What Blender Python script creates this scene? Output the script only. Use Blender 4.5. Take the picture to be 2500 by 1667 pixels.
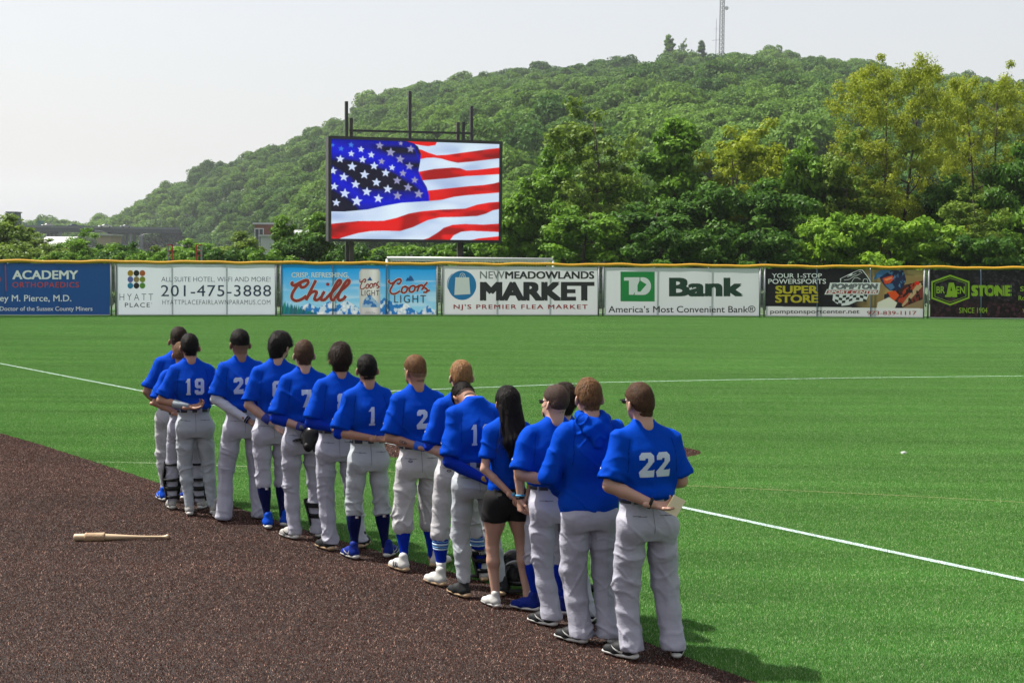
import bpy, bmesh, math, random
import numpy as np
from mathutils import Vector, Matrix
from mathutils.bvhtree import BVHTree

R = math.radians
random.seed(7)
rng = np.random.default_rng(7)
SC = bpy.context.scene
for o in list(bpy.data.objects):
    bpy.data.objects.remove(o)
COL = SC.collection

# ------------------------------------------------------------------ camera
CAM_H, FPX = 2.76, 3472.0
PITCH = math.atan(227.5 / FPX)
ROLL = 0.0080
cd = bpy.data.cameras.new('camera')
cd.lens = 50.0
cd.sensor_width = 36.0
cd.sensor_fit = 'HORIZONTAL'
cd.clip_start = 0.1
cd.clip_end = 6000
cam = bpy.data.objects.new('camera', cd)
COL.objects.link(cam)
CAMROT = Matrix.Rotation(math.pi / 2 - PITCH, 3, 'X') @ Matrix.Rotation(ROLL, 3, 'Z')
cam.matrix_world = Matrix.Translation((0, 0, CAM_H)) @ CAMROT.to_4x4()
SC.camera = cam

# ------------------------------------------------------------------ sky, sun, exposure
SUN_EL, SUN_AZ = R(57), R(294)          # azimuth clockwise from +Y
w = bpy.data.worlds.new('World')
SC.world = w
w.use_nodes = True
nt = w.node_tree
nt.nodes.clear()
wo = nt.nodes.new('ShaderNodeOutputWorld')
bg = nt.nodes.new('ShaderNodeBackground')
sky = nt.nodes.new('ShaderNodeTexSky')
sky.sky_type = 'NISHITA'
sky.sun_disc = False
sky.sun_elevation = SUN_EL
sky.sun_rotation = SUN_AZ
sky.altitude = 50
sky.air_density = 1.0
sky.dust_density = 5.0
sky.ozone_density = 1.0
hz = nt.nodes.new('ShaderNodeMix'); hz.data_type = 'RGBA'
hz.inputs[0].default_value = 0.42
hz.inputs[7].default_value = (10.2, 10.1, 9.9, 1)      # thin even veil of high cloud
nt.links.new(sky.outputs[0], hz.inputs[6])
nt.links.new(hz.outputs[2], bg.inputs[0])
bg.inputs[1].default_value = 0.060
nt.links.new(bg.outputs[0], wo.inputs[0])
sd = bpy.data.lights.new('sun', 'SUN')
sd.energy = 5.0
sd.angle = R(0.5)
sd.color = (1.0, 0.95, 0.87)
sun = bpy.data.objects.new('sun', sd)
COL.objects.link(sun)
SUNV = Vector((math.sin(SUN_AZ) * math.cos(SUN_EL), math.cos(SUN_AZ) * math.cos(SUN_EL), math.sin(SUN_EL)))
sun.rotation_euler = SUNV.to_track_quat('Z', 'Y').to_euler()
sun.location = (-20, 10, 40)
vs = SC.view_settings
vs.view_transform = 'Standard'
vs.look = 'None'
vs.exposure = 1.1
vs.gamma = 1.0
vs.use_curve_mapping = False
SC.cycles.use_denoising = True
SC.cycles.max_bounces = 6
SC.cycles.transparent_max_bounces = 8
SC.cycles.caustics_reflective = False
SC.cycles.caustics_refractive = False

# ------------------------------------------------------------------ placing by sight lines
def ray(x, y):
    return CAMROT @ Vector(((x - 1250) / FPX, -(y - 833.5) / FPX, -1.0))
def ground(x, y, z=0.0):
    r = ray(x, y)
    t = (z - CAM_H) / r.z
    return Vector((r.x * t, r.y * t, z))
def at(x, y, D):
    """point seen at photo position x,y whose distance ahead is D metres"""
    r = ray(x, y)
    t = D / r.y
    return Vector((r.x * t, D, CAM_H + r.z * t))
def hor(x):
    return 606 + (x - 1250) * ROLL

# ------------------------------------------------------------------ noise
def _h(ix, iy, iz, s):
    n = (ix.astype(np.int64) * 374761393 + iy.astype(np.int64) * 668265263 + iz.astype(np.int64) * 2147483647 + s * 974634777) & 0xffffffff
    n = ((n ^ (n >> 13)) * 1274126177) & 0xffffffff
    n = (n ^ (n >> 16)) & 0xffff
    return n / 65535.0 * 2 - 1
def vnoise(p, s=0):
    p = np.asarray(p, float)
    i = np.floor(p).astype(np.int64)
    f = p - i
    f = f * f * (3 - 2 * f)
    r = 0
    for a in (0, 1):
        for b in (0, 1):
            for c in (0, 1):
                wgt = (f[:, 0] if a else 1 - f[:, 0]) * (f[:, 1] if b else 1 - f[:, 1]) * (f[:, 2] if c else 1 - f[:, 2])
                r = r + wgt * _h(i[:, 0] + a, i[:, 1] + b, i[:, 2] + c, s)
    return r
def sstep(a, b, x):
    t = np.clip((x - a) / (b - a), 0, 1)
    return t * t * (3 - 2 * t)

# ------------------------------------------------------------------ objects
def setp(o, label=None, cat=None, group=None, kind=None):
    if label: o['label'] = label
    if cat: o['category'] = cat
    if group: o['group'] = group
    if kind: o['kind'] = kind
    return o
def empty(name, loc=(0, 0, 0), rz=0.0, **k):
    o = bpy.data.objects.new(name, None)
    o.empty_display_size = 0.2
    COL.objects.link(o)
    o.location = loc
    o.rotation_euler = (0, 0, rz)
    return setp(o, **k)
def mk(name, V, F, mat, parent=None, smooth=False, **k):
    me = bpy.data.meshes.new(name)
    V = np.asarray(V, float)
    if isinstance(F, np.ndarray) and F.ndim == 2:
        n, q = F.shape
        me.vertices.add(len(V)); me.vertices.foreach_set('co', V.ravel())
        me.loops.add(n * q); me.loops.foreach_set('vertex_index', F.ravel().astype(np.int32))
        me.polygons.add(n)
        me.polygons.foreach_set('loop_start', np.arange(0, n * q, q, dtype=np.int32))
        me.update(calc_edges=True)
    else:
        me.from_pydata([tuple(v) for v in V], [], [tuple(int(i) for i in f) for f in F])
        me.update()
    if smooth:
        me.polygons.foreach_set('use_smooth', np.ones(len(me.polygons), bool))
    if mat: me.materials.append(mat)
    o = bpy.data.objects.new(name, me)
    COL.objects.link(o)
    if parent: o.parent = parent
    return setp(o, **k)

class MB:
    """collects simple solids into one mesh"""
    def __init__(s): s.V = []; s.F = []
    def add(s, V, F):
        b = len(s.V)
        s.V += [tuple(v) for v in V]
        s.F += [tuple(i + b for i in f) for f in F]
        return s
    def box(s, c, d, rz=0.0, M=None):
        x, y, z = d[0] / 2, d[1] / 2, d[2] / 2
        V = [Vector(p) for p in ((-x, -y, -z), (x, -y, -z), (x, y, -z), (-x, y, -z), (-x, -y, z), (x, -y, z), (x, y, z), (-x, y, z))]
        Mr = (M or Matrix.Rotation(rz, 3, 'Z'))
        return s.add([Mr @ v + Vector(c) for v in V], [(0, 3, 2, 1), (4, 5, 6, 7), (0, 1, 5, 4), (1, 2, 6, 5), (2, 3, 7, 6), (3, 0, 4, 7)])
    def tube(s, pts, rad, n=8, cap=True, flat=1.0):
        pts = [Vector(p) for p in pts]
        if not hasattr(rad, '__len__'): rad = [rad] * len(pts)
        V = []; F = []
        up = Vector((0, 0, 1))
        prev = None
        for i, p in enumerate(pts):
            t = (pts[min(i + 1, len(pts) - 1)] - pts[max(i - 1, 0)]).normalized()
            if prev is None:
                a = t.cross(up if abs(t.z) < 0.9 else Vector((1, 0, 0))).normalized()
            else:
                a = (prev - t * prev.dot(t)).normalized()
            prev = a
            b = t.cross(a)
            for k in range(n):
                an = 2 * math.pi * k / n
                V.append(p + (a * math.cos(an) + b * math.sin(an) * flat) * rad[i])
        for i in range(len(pts) - 1):
            for k in range(n):
                k2 = (k + 1) % n
                F.append((i * n + k, i * n + k2, (i + 1) * n + k2, (i + 1) * n + k))
        if cap:
            F.append(tuple(range(n - 1, -1, -1)))
            F.append(tuple((len(pts) - 1) * n + k for k in range(n)))
        return s.add(V, F)
    def bar(s, a, b, wx, wy=None):
        """square bar between two points"""
        wy = wy or wx
        a = Vector(a); b = Vector(b); t = b - a
        q = t.to_track_quat('Z', 'Y').to_matrix()
        return s.box((a + b) / 2, (wx, wy, t.length), M=q)
    def build(s, name, mat, parent=None, smooth=False, **k):
        return mk(name, s.V, s.F, mat, parent, smooth, **k)

# ------------------------------------------------------------------ materials
def newmat(name):
    m = bpy.data.materials.new(name); m.use_nodes = True
    n = m.node_tree.nodes; L = m.node_tree.links
    return m, n, L, n['Principled BSDF']
def mat(name, c, rough=0.6, metal=0.0, var=0.12, vs_=8.0, bump=0.0, bs=60.0, spec=0.5, sss=0.0, sheen=0.0, coat=0.0, stretch=(1, 1, 1), detail=4):
    m, n, L, p = newmat(name)
    c = tuple(v * 0.70 for v in c)
    tc = n.new('ShaderNodeTexCoord')
    mp = n.new('ShaderNodeMapping'); mp.inputs['Scale'].default_value = stretch
    L.new(tc.outputs['Object'], mp.inputs[0])
    nz = n.new('ShaderNodeTexNoise'); nz.inputs['Scale'].default_value = vs_; nz.inputs['Detail'].default_value = detail
    L.new(mp.outputs[0], nz.inputs['Vector'])
    mx = n.new('ShaderNodeMix'); mx.data_type = 'RGBA'
    mx.inputs[6].default_value = tuple(max(0, v * (1 - var)) for v in c) + (1,)
    mx.inputs[7].default_value = tuple(min(1, v * (1 + var)) for v in c) + (1,)
    L.new(nz.outputs['Fac'], mx.inputs[0])
    L.new(mx.outputs[2], p.inputs['Base Color'])
    p.inputs['Roughness'].default_value = rough
    p.inputs['Metallic'].default_value = metal
    p.inputs['Specular IOR Level'].default_value = spec
    if sss:
        p.inputs['Subsurface Weight'].default_value = sss
        p.inputs['Subsurface Radius'].default_value = (1.0, 0.25, 0.12)
        p.inputs['Subsurface Scale'].default_value = 0.02
    if sheen: p.inputs['Sheen Weight'].default_value = sheen
    if coat: p.inputs['Coat Weight'].default_value = coat
    if bump:
        b2 = n.new('ShaderNodeTexNoise'); b2.inputs['Scale'].default_value = bs; b2.inputs['Detail'].default_value = 5
        L.new(mp.outputs[0], b2.inputs['Vector'])
        bn = n.new('ShaderNodeBump'); bn.inputs['Strength'].default_value = bump; bn.inputs['Distance'].default_value = 0.01
        L.new(b2.outputs['Fac'], bn.inputs['Height']); L.new(bn.outputs[0], p.inputs['Normal'])
    return m
def attrmat(name, rough=0.6, emit=0.0, spec=0.4, bump=False, transl=0.0):
    """colour comes from the mesh's own print (colour attribute 'print')"""
    m, n, L, p = newmat(name)
    a = n.new('ShaderNodeAttribute'); a.attribute_name = 'print'
    L.new(a.outputs['Color'], p.inputs['Base Color'])
    p.inputs['Roughness'].default_value = rough
    p.inputs['Specular IOR Level'].default_value = spec
    if emit:
        L.new(a.outputs['Color'], p.inputs['Emission Color'])
        p.inputs['Emission Strength'].default_value = emit
        p.inputs['Base Color'].default_value = (0.02, 0.02, 0.02, 1)
        L.remove(p.inputs['Base Color'].links[0])
    return m
_mc = {}
def M(name, *a, **k):
    if name not in _mc: _mc[name] = mat(name, *a, **k)
    return _mc[name]
# ================================================================== GROUND
EDGE_PX = [(0, 1058), (96, 1085), (236, 1130), (392, 1181), (574, 1238), (731, 1290), (821, 1318), (959, 1356), (1120, 1403), (1300, 1463), (1430, 1510), (1555, 1560), (1733, 1626), (1848, 1667)]
EDGE = [ground(*p) for p in EDGE_PX]
_d0 = (EDGE[0] - EDGE[2]).normalized(); _d1 = (EDGE[-1] - EDGE[-3]).normalized()
EDGE = [EDGE[0] + _d0 * 25] + EDGE + [EDGE[-1] + _d1 * 14]
EX = np.array([p.x for p in EDGE]); EY = np.array([p.y for p in EDGE])
CIRC = ground(1287, 1101); CIRC_RX = 2.37; CIRC_RY = 1.15
def is_brown(x, y):
    x = np.asarray(x, float); y = np.asarray(y, float)
    yb = np.interp(x, EX, EY)
    wob = 0.012 * np.sin(x * 23.0) + 0.01 * np.sin(x * 51 + 2)
    return (y < yb + wob) | (((x - CIRC.x) / CIRC_RX) ** 2 + ((y - CIRC.y) / CIRC_RY) ** 2 < 1)

def turf_mat(name, cols, scale=260, stripes=True, rough=0.75, bump=0.6):
    m, n, L, p = newmat(name)
    g = n.new('ShaderNodeNewGeometry')
    n1 = n.new('ShaderNodeTexNoise'); n1.inputs['Scale'].default_value = scale; n1.inputs['Detail'].default_value = 3
    L.new(g.outputs['Position'], n1.inputs['Vector'])
    cr = n.new('ShaderNodeValToRGB')
    cr.color_ramp.elements[0].position = 0.3; cr.color_ramp.elements[0].color = cols[0] + (1,)
    cr.color_ramp.elements[1].position = 0.7; cr.color_ramp.elements[1].color = cols[1] + (1,)
    L.new(n1.outputs['Fac'], cr.inputs[0])
    mp = n.new('ShaderNodeMapping'); mp.inputs['Scale'].default_value = (0.12, 1.3, 1)
    L.new(g.outputs['Position'], mp.inputs[0])
    n2 = n.new('ShaderNodeTexNoise'); n2.inputs['Scale'].default_value = 1.0; n2.inputs['Detail'].default_value = 5; n2.inputs['Roughness'].default_value = 0.6
    L.new(mp.outputs[0], n2.inputs['Vector'])
    mr = n.new('ShaderNodeMapRange'); mr.inputs[1].default_value = 0.3; mr.inputs[2].default_value = 0.7; mr.inputs[3].default_value = 0.78; mr.inputs[4].default_value = 1.18
    L.new(n2.outputs['Fac'], mr.inputs[0])
    mx = n.new('ShaderNodeVectorMath'); mx.operation = 'SCALE'
    L.new(cr.outputs[0], mx.inputs[0]); L.new(mr.outputs[0], mx.inputs['Scale'])
    L.new(mx.outputs[0], p.inputs['Base Color'])
    p.inputs['Roughness'].default_value = rough
    bn = n.new('ShaderNodeBump'); bn.inputs['Strength'].default_value = bump; bn.inputs['Distance'].default_value = 0.02
    L.new(n1.outputs['Fac'], bn.inputs['Height']); L.new(bn.outputs[0], p.inputs['Normal'])
    return m
def blade_mat(name, ramp, rough=0.45, transl=0.25, spec=0.5, broad=(0.80, 1.2)):
    """ramp: colours picked per fibre by the fibre's own random value"""
    m, n, L, p = newmat(name)
    a = n.new('ShaderNodeAttribute'); a.attribute_name = 'fibre'
    cr = n.new('ShaderNodeValToRGB'); cr.color_ramp.interpolation = 'LINEAR'
    els = cr.color_ramp.elements
    for i, (pos, c) in enumerate(ramp):
        e = els[i] if i < 2 else els.new(pos)
        e.position = pos; e.color = c + (1,)
    L.new(a.outputs['Fac'], cr.inputs[0])
    g = n.new('ShaderNodeNewGeometry')
    mp = n.new('ShaderNodeMapping'); mp.inputs['Scale'].default_value = (0.12, 1.3, 1)
    L.new(g.outputs['Position'], mp.inputs[0])
    n2 = n.new('ShaderNodeTexNoise'); n2.inputs['Scale'].default_value = 1.0; n2.inputs['Detail'].default_value = 5; n2.inputs['Roughness'].default_value = 0.6
    L.new(mp.outputs[0], n2.inputs['Vector'])
    mr = n.new('ShaderNodeMapRange'); mr.inputs[1].default_value = 0.3; mr.inputs[2].default_value = 0.7; mr.inputs[3].default_value = broad[0]; mr.inputs[4].default_value = broad[1]
    L.new(n2.outputs['Fac'], mr.inputs[0])
    mx = n.new('ShaderNodeVectorMath'); mx.operation = 'SCALE'
    L.new(cr.outputs[0], mx.inputs[0]); L.new(mr.outputs[0], mx.inputs['Scale'])
    L.new(mx.outputs[0], p.inputs['Base Color'])
    p.inputs['Roughness'].default_value = rough
    p.inputs['Specular IOR Level'].default_value = spec
    if transl:
        tr = n.new('ShaderNodeBsdfTranslucent'); L.new(mx.outputs[0], tr.inputs[0])
        ms = n.new('ShaderNodeMixShader'); ms.inputs[0].default_value = transl
        out = n['Material Output']
        L.new(p.outputs[0], ms.inputs[1]); L.new(tr.outputs[0], ms.inputs[2]); L.new(ms.outputs[0], out.inputs[0])
    return m
MT_GREEN = turf_mat('green_turf', ((0.016, 0.065, 0.010), (0.045, 0.17, 0.022)))
MT_BROWN = turf_mat('brown_turf', ((0.005, 0.002, 0.0015), (0.022, 0.009, 0.006)), scale=180)
MT_FAR = turf_mat('meadow', ((0.02, 0.05, 0.012), (0.06, 0.11, 0.03)), scale=3)
MB_GREEN = blade_mat('green_fibre', [(0.0, (0.032, 0.108, 0.014)), (0.5, (0.068, 0.215, 0.029)), (0.9, (0.14, 0.35, 0.065)), (0.96, (0.60, 0.68, 0.38))], rough=0.5, transl=0.3, spec=0.25)  # palest end of the ramp: sun highlights painted onto a few fibres
MB_BROWN = blade_mat('brown_fibre', [(0.0, (0.009, 0.003, 0.002)), (0.5, (0.050, 0.0150, 0.0085)), (0.90, (0.11, 0.036, 0.023)), (0.965, (0.80, 0.50, 0.38))], rough=0.65, transl=0.1, spec=0.12)  # a few pale tan fibres coloured as sunlit glints
MB_WHITE = blade_mat('white_fibre', [(0.0, (0.55, 0.58, 0.6)), (0.5, (0.75, 0.78, 0.8)), (0.8, (0.8, 0.82, 0.84)), (1.0, (0.85, 0.85, 0.85))], rough=0.6, transl=0.2, broad=(0.92, 1.0))

# far ground: one sheet to the horizon, falling away behind the left part of the fence
def ground_z(x, y):
    x = np.asarray(x, float); y = np.asarray(y, float)
    drop = sstep(64, 92, y) * (2.2 - 0.9 * sstep(-14, 8, x))
    return -0.02 - drop
xs = np.concatenate([[-3000, -1500, -700, -300], np.arange(-120, 121, 8), [300, 700, 1500, 3000]])
ys = np.concatenate([[-300, -60, 0], np.arange(62, 130, 3), [200, 400, 900, 1800, 4000]])
X, Y = np.meshgrid(xs, ys)
V = np.stack([X.ravel(), Y.ravel(), ground_z(X.ravel(), Y.ravel())], 1)
nx = len(xs)
F = np.array([(j * nx + i, j * nx + i + 1, (j + 1) * nx + i + 1, (j + 1) * nx + i) for j in range(len(ys) - 1) for i in range(nx - 1)])
mk('ground', V, F, MT_FAR, kind='structure', smooth=True)
# the turf field
mk('field', [(-80, -8, 0), (80, -8, 0), (80, 61.5, 0), (-80, 61.5, 0)], [(0, 1, 2, 3)], MT_GREEN, kind='structure')
# brown turf by the dugout and the brown circle
bp = [(p.x, p.y, 0.004) for p in EDGE]
bv = bp + [(EDGE[-1].x, -7.5, 0.004), (-78, -7.5, 0.004), (-78, EDGE[0].y, 0.004)]
mk('dirt_track', bv, [tuple(range(len(bv) - 1, -1, -1))], MT_BROWN, kind='structure')
cv = [(CIRC.x + CIRC_RX * math.cos(a), CIRC.y + CIRC_RY * math.sin(a), 0.004) for a in np.linspace(0, 2 * math.pi, 65)[:-1]]
mk('dirt_circle', cv, [tuple(range(64))], MT_BROWN, kind='structure')

# painted lines (white fibres, standing almost as high as the green ones)
def strip(name, px, width, m, z=0.0115, ext=0.0):
    P = [ground(*p) for p in px]
    if ext:
        P = [P[0] + (P[0] - P[1]).normalized() * ext] + P + [P[-1] + (P[-1] - P[-2]).normalized() * ext]
    # resample
    Q = []
    for a, b in zip(P[:-1], P[1:]):
        n_ = max(1, int((b - a).length / 0.25))
        Q += [a.lerp(b, k / n_) for k in range(n_)]
    Q.append(P[-1])
    V = []; F = []
    for i, p in enumerate(Q):
        t = (Q[min(i + 1, len(Q) - 1)] - Q[max(i - 1, 0)]).normalized()
        s = Vector((-t.y, t.x, 0))
        wv = width / 2 * (1 + 0.06 * math.sin(i * 1.7))
        V += [p + s * wv + Vector((0, 0, z)), p - s * wv + Vector((0, 0, z))]
    for i in range(len(Q) - 1):
        F.append((2 * i, 2 * i + 1, 2 * i + 3, 2 * i + 2))
    mk(name, V, F, m, kind='structure')
    return P
MW = mat('line_white', (0.58, 0.68, 0.74), rough=0.8, var=0.22, vs_=220, bump=0.5, bs=300)
MWO = mat('line_worn', (0.34, 0.38, 0.27), rough=0.8, var=0.55, vs_=90, bump=0.5, bs=300)
MYL = mat('line_yellow', (0.16, 0.17, 0.05), rough=0.8, var=0.5, vs_=60)
L1 = strip('foul_line', [(0, 888), (550, 995), (1652, 1237), (2500, 1418)], 0.088, MW, ext=12)
L2 = strip('arc_line', [(452, 979.5), (511, 976), (951, 955.5), (1238, 944.6), (1472, 934.5), (1800, 927.7), (2150, 922.5), (2500, 918.5), (2900, 914)], 0.09, MW)
L3 = strip('worn_line', [(236, 1129), (392, 1132), (542, 1138), (634, 1141), (690, 1144)], 0.035, MWO)
L4 = strip('yellow_line', [(1700, 1188), (1978, 1201), (2250, 1214), (2500, 1228)], 0.04, MYL, ext=4)

# ---- fibres: small patches instanced over the field
def blades(n, size, h0, h1, lean, wd, seed, keep=None, at0=(0, 0)):
    r = np.random.default_rng(seed)
    x = r.uniform(-size / 2, size / 2, n); y = r.uniform(-size / 2, size / 2, n)
    if keep is not None:
        k = keep(x + at0[0], y + at0[1]); x = x[k]; y = y[k]; n = len(x)
    a = r.uniform(0, 2 * math.pi, n); h = r.uniform(h0, h1, n)
    la = r.uniform(0, 2 * math.pi, n); ll = r.uniform(0.1, 1, n) * lean * h
    ww = r.uniform(0.6, 1.2, n) * wd
    V = np.empty((n, 3, 3))
    V[:, 0] = np.stack([x - np.cos(a) * ww, y - np.sin(a) * ww, np.zeros(n)], 1)
    V[:, 1] = np.stack([x + np.cos(a) * ww, y + np.sin(a) * ww, np.zeros(n)], 1)
    V[:, 2] = np.stack([x + np.cos(la) * ll, y + np.sin(la) * ll, h], 1)
    V = V.reshape(-1, 3)
    F = np.arange(3 * n).reshape(n, 3)
    fib = r.uniform(0, 1, n)
    return V, F, np.repeat(fib, 3)
def set_fibre(me, vals):
    at_ = me.attributes.new('fibre', 'FLOAT', 'POINT')
    at_.data.foreach_set('value', np.asarray(vals, np.float32))
def loose(name, V, F, m, attr=None, smooth=False):
    """a source mesh object kept out of the scene, used only as an instance"""
    o = mk(name, V, F, m, smooth=smooth)
    if attr is not None: set_fibre(o.data, attr)
    COL.objects.unlink(o)
    return o
def instancer(name, pts, rots, scales, idx, sources, m=None, tint=None, **k):
    me = bpy.data.meshes.new(name)
    P = np.asarray(pts, np.float32)
    me.vertices.add(len(P)); me.vertices.foreach_set('co', P.ravel())
    def ad(nm, ty, vals, key='value'):
        t = me.attributes.new(nm, ty, 'POINT'); t.data.foreach_set(key, np.asarray(vals).ravel())
    ad('rot', 'FLOAT_VECTOR', np.asarray(rots, np.float32), 'vector')
    ad('scl', 'FLOAT_VECTOR', np.asarray(scales, np.float32), 'vector')
    ad('idx', 'INT', np.asarray(idx, np.int32))
    ad('tint', 'FLOAT', np.asarray(tint if tint is not None else rng.uniform(0, 1, len(P)), np.float32))
    o = bpy.data.objects.new(name, me); COL.objects.link(o)
    sc = bpy.data.collections.new(name + '_source')
    for i, s in enumerate(sources):
        s.name = '%s_%02d' % (s.name.split('.')[0], i)
        sc.objects.link(s)
    ng = bpy.data.node_groups.new(name + '_spread', 'GeometryNodeTree')
    ng.interface.new_socket('Geometry', in_out='INPUT', socket_type='NodeSocketGeometry')
    ng.interface.new_socket('Geometry', in_out='OUTPUT', socket_type='NodeSocketGeometry')
    N = ng.nodes; L = ng.links
    gi = N.new('NodeGroupInput'); go = N.new('NodeGroupOutput')
    ci = N.new('GeometryNodeCollectionInfo'); ci.inputs[0].default_value = sc
    ci.inputs['Separate Children'].default_value = True
    ci.inputs['Reset Children'].default_value = True
    m2p = N.new('GeometryNodeMeshToPoints')
    iop = N.new('GeometryNodeInstanceOnPoints')
    L.new(gi.outputs[0], m2p.inputs['Mesh'])
    L.new(m2p.outputs[0], iop.inputs['Points'])
    L.new(ci.outputs[0], iop.inputs['Instance'])
    iop.inputs['Pick Instance'].default_value = True
    def na(nm, ty):
        a = N.new('GeometryNodeInputNamedAttribute'); a.data_type = ty; a.inputs[0].default_value = nm
        return [s for s in a.outputs if s.enabled][0]
    L.new(na('idx', 'INT'), iop.inputs['Instance Index'])
    e2r = N.new('FunctionNodeEulerToRotation')
    L.new(na('rot', 'FLOAT_VECTOR'), e2r.inputs[0])
    L.new(e2r.outputs[0], iop.inputs['Rotation'])
    L.new(na('scl', 'FLOAT_VECTOR'), iop.inputs['Scale'])
    L.new(iop.outputs[0], go.inputs[0])
    md = o.modifiers.new('spread', 'NODES'); md.node_group = ng
    if m: me.materials.append(m)
    return setp(o, **k)

S = 0.5
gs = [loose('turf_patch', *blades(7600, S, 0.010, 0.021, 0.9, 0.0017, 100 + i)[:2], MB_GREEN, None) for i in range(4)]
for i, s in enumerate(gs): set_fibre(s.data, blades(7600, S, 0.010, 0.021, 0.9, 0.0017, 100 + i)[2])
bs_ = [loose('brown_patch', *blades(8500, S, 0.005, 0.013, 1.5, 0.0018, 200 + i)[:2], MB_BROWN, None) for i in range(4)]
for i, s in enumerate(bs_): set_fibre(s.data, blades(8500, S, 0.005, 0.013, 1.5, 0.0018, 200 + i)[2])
gp = []; bpnt = []; eg = []; eb = []
y = 7.4
while y < 60:
    hw = 0.39 * y + 1.0
    nx_ = int(hw / S) + 1
    for i in range(-nx_, nx_ + 1):
        x = i * S
        c = is_brown([x - S / 2, x + S / 2, x - S / 2, x + S / 2, x], [y - S / 2, y - S / 2, y + S / 2, y + S / 2, y])
        # cells cut by an edge get fibres of their own
        if y < 27 and (c.any() != c.all() or (not c.any() and abs(x - CIRC.x) < CIRC_RX + .4 and abs(y - CIRC.y) < CIRC_RY + .4) or (c.all() and abs(np.interp(x, EX, EY) - y) < 0.3)):
            eg.append((x, y)); eb.append((x, y))
        elif c.all(): bpnt.append((x, y))
        else: gp.append((x, y))
    y += S
def spread(name, pts, src, **k):
    P = np.array([(a, b, 0.003) for a, b in pts])
    rz = np.array([(0, 0, random.choice((0, 1, 2, 3)) * math.pi / 2) for _ in pts])
    return instancer(name, P, rz, np.ones((len(P), 3)), [random.randrange(len(src)) for _ in pts], src, **k)
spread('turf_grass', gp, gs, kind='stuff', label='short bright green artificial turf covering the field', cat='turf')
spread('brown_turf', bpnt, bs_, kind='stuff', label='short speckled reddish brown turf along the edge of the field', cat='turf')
def edge_mesh(name, cells, brown, m, n, h0, h1, lean, wd, **k):
    Vs = []; Fs = []; At = []; b = 0
    for q, (x, y) in enumerate(cells):
        keep = (lambda a, c: is_brown(a, c)) if brown else (lambda a, c: ~is_brown(a, c))
        V, F, A = blades(n, S, h0, h1, lean, wd, 900 + q, keep, (x, y))
        V = V + np.array([x, y, 0.003])
        Vs.append(V); Fs.append(F + b); At.append(A); b += len(V)
    o = mk(name, np.concatenate(Vs), np.concatenate(Fs), m, **k)
    set_fibre(o.data, np.concatenate(At))
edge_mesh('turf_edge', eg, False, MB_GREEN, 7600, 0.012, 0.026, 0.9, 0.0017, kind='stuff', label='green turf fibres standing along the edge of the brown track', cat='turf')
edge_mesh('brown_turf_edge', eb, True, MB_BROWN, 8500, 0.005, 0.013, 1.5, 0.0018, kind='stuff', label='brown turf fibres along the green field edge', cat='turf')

# ================================================================== HILL WITH FOREST
SKY_PX = [(-900, 500), (-400, 505), (0, 512), (60, 520), (120, 507), (180, 520), (300, 492), (390, 440), (470, 398), (600, 357), (740, 305), (850, 262), (905, 222), (1000, 190), (1200, 160), (1400, 143), (1480, 130), (1620, 122), (1850, 112), (1950, 116), (2100, 135), (2300, 170), (2500, 197), (3000, 300), (3600, 420)]
SX = [p[0] for p in SKY_PX]
def hill(pxs, D):
    """terrain height for a sight line column pxs at distance D"""
    pxs = np.asarray(pxs, float); D = np.asarray(D, float)
    ys_ = np.interp(pxs, SX, [p[1] for p in SKY_PX])
    Dr = np.interp(pxs, [-900, 300, 500, 900, 1400, 3600], [800, 800, 780, 740, 720, 740])
    D0 = np.interp(pxs, [-900, 450, 760, 1200, 3600], [670, 640, 330, 190, 190])
    zr = CAM_H + (606 + (pxs - 1250) * ROLL - ys_) / FPX * Dr - 15.0
    t = (D - D0) / (Dr - D0)
    z = -2.2 + (zr + 2.2) * np.clip(t, 0, 1) ** 0.9
    z = np.where(t > 1, zr - (t - 1) * (Dr - D0) * 0.25, z)
    return z, D0, Dr
pc = np.arange(-900, 3601, 45); dc = np.arange(150, 940, 14)
PX_, DD = np.meshgrid(pc, dc)
zz, _, _ = hill(PX_.ravel(), DD.ravel())
zz = zz + 2.5 * vnoise(np.stack([PX_.ravel() / 130.0, DD.ravel() / 45.0, DD.ravel() * 0], 1), 3) * (zz > -2)
V = np.stack([(PX_.ravel() - 1250) / FPX * DD.ravel(), DD.ravel(), zz - 0.6], 1)
nx = len(pc)
F = np.array([(j * nx + i, j * nx + i + 1, (j + 1) * nx + i + 1, (j + 1) * nx + i) for j in range(len(dc) - 1) for i in range(nx - 1)])
mk('hillside', V, F, MT_FAR, kind='structure', smooth=True)

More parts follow.
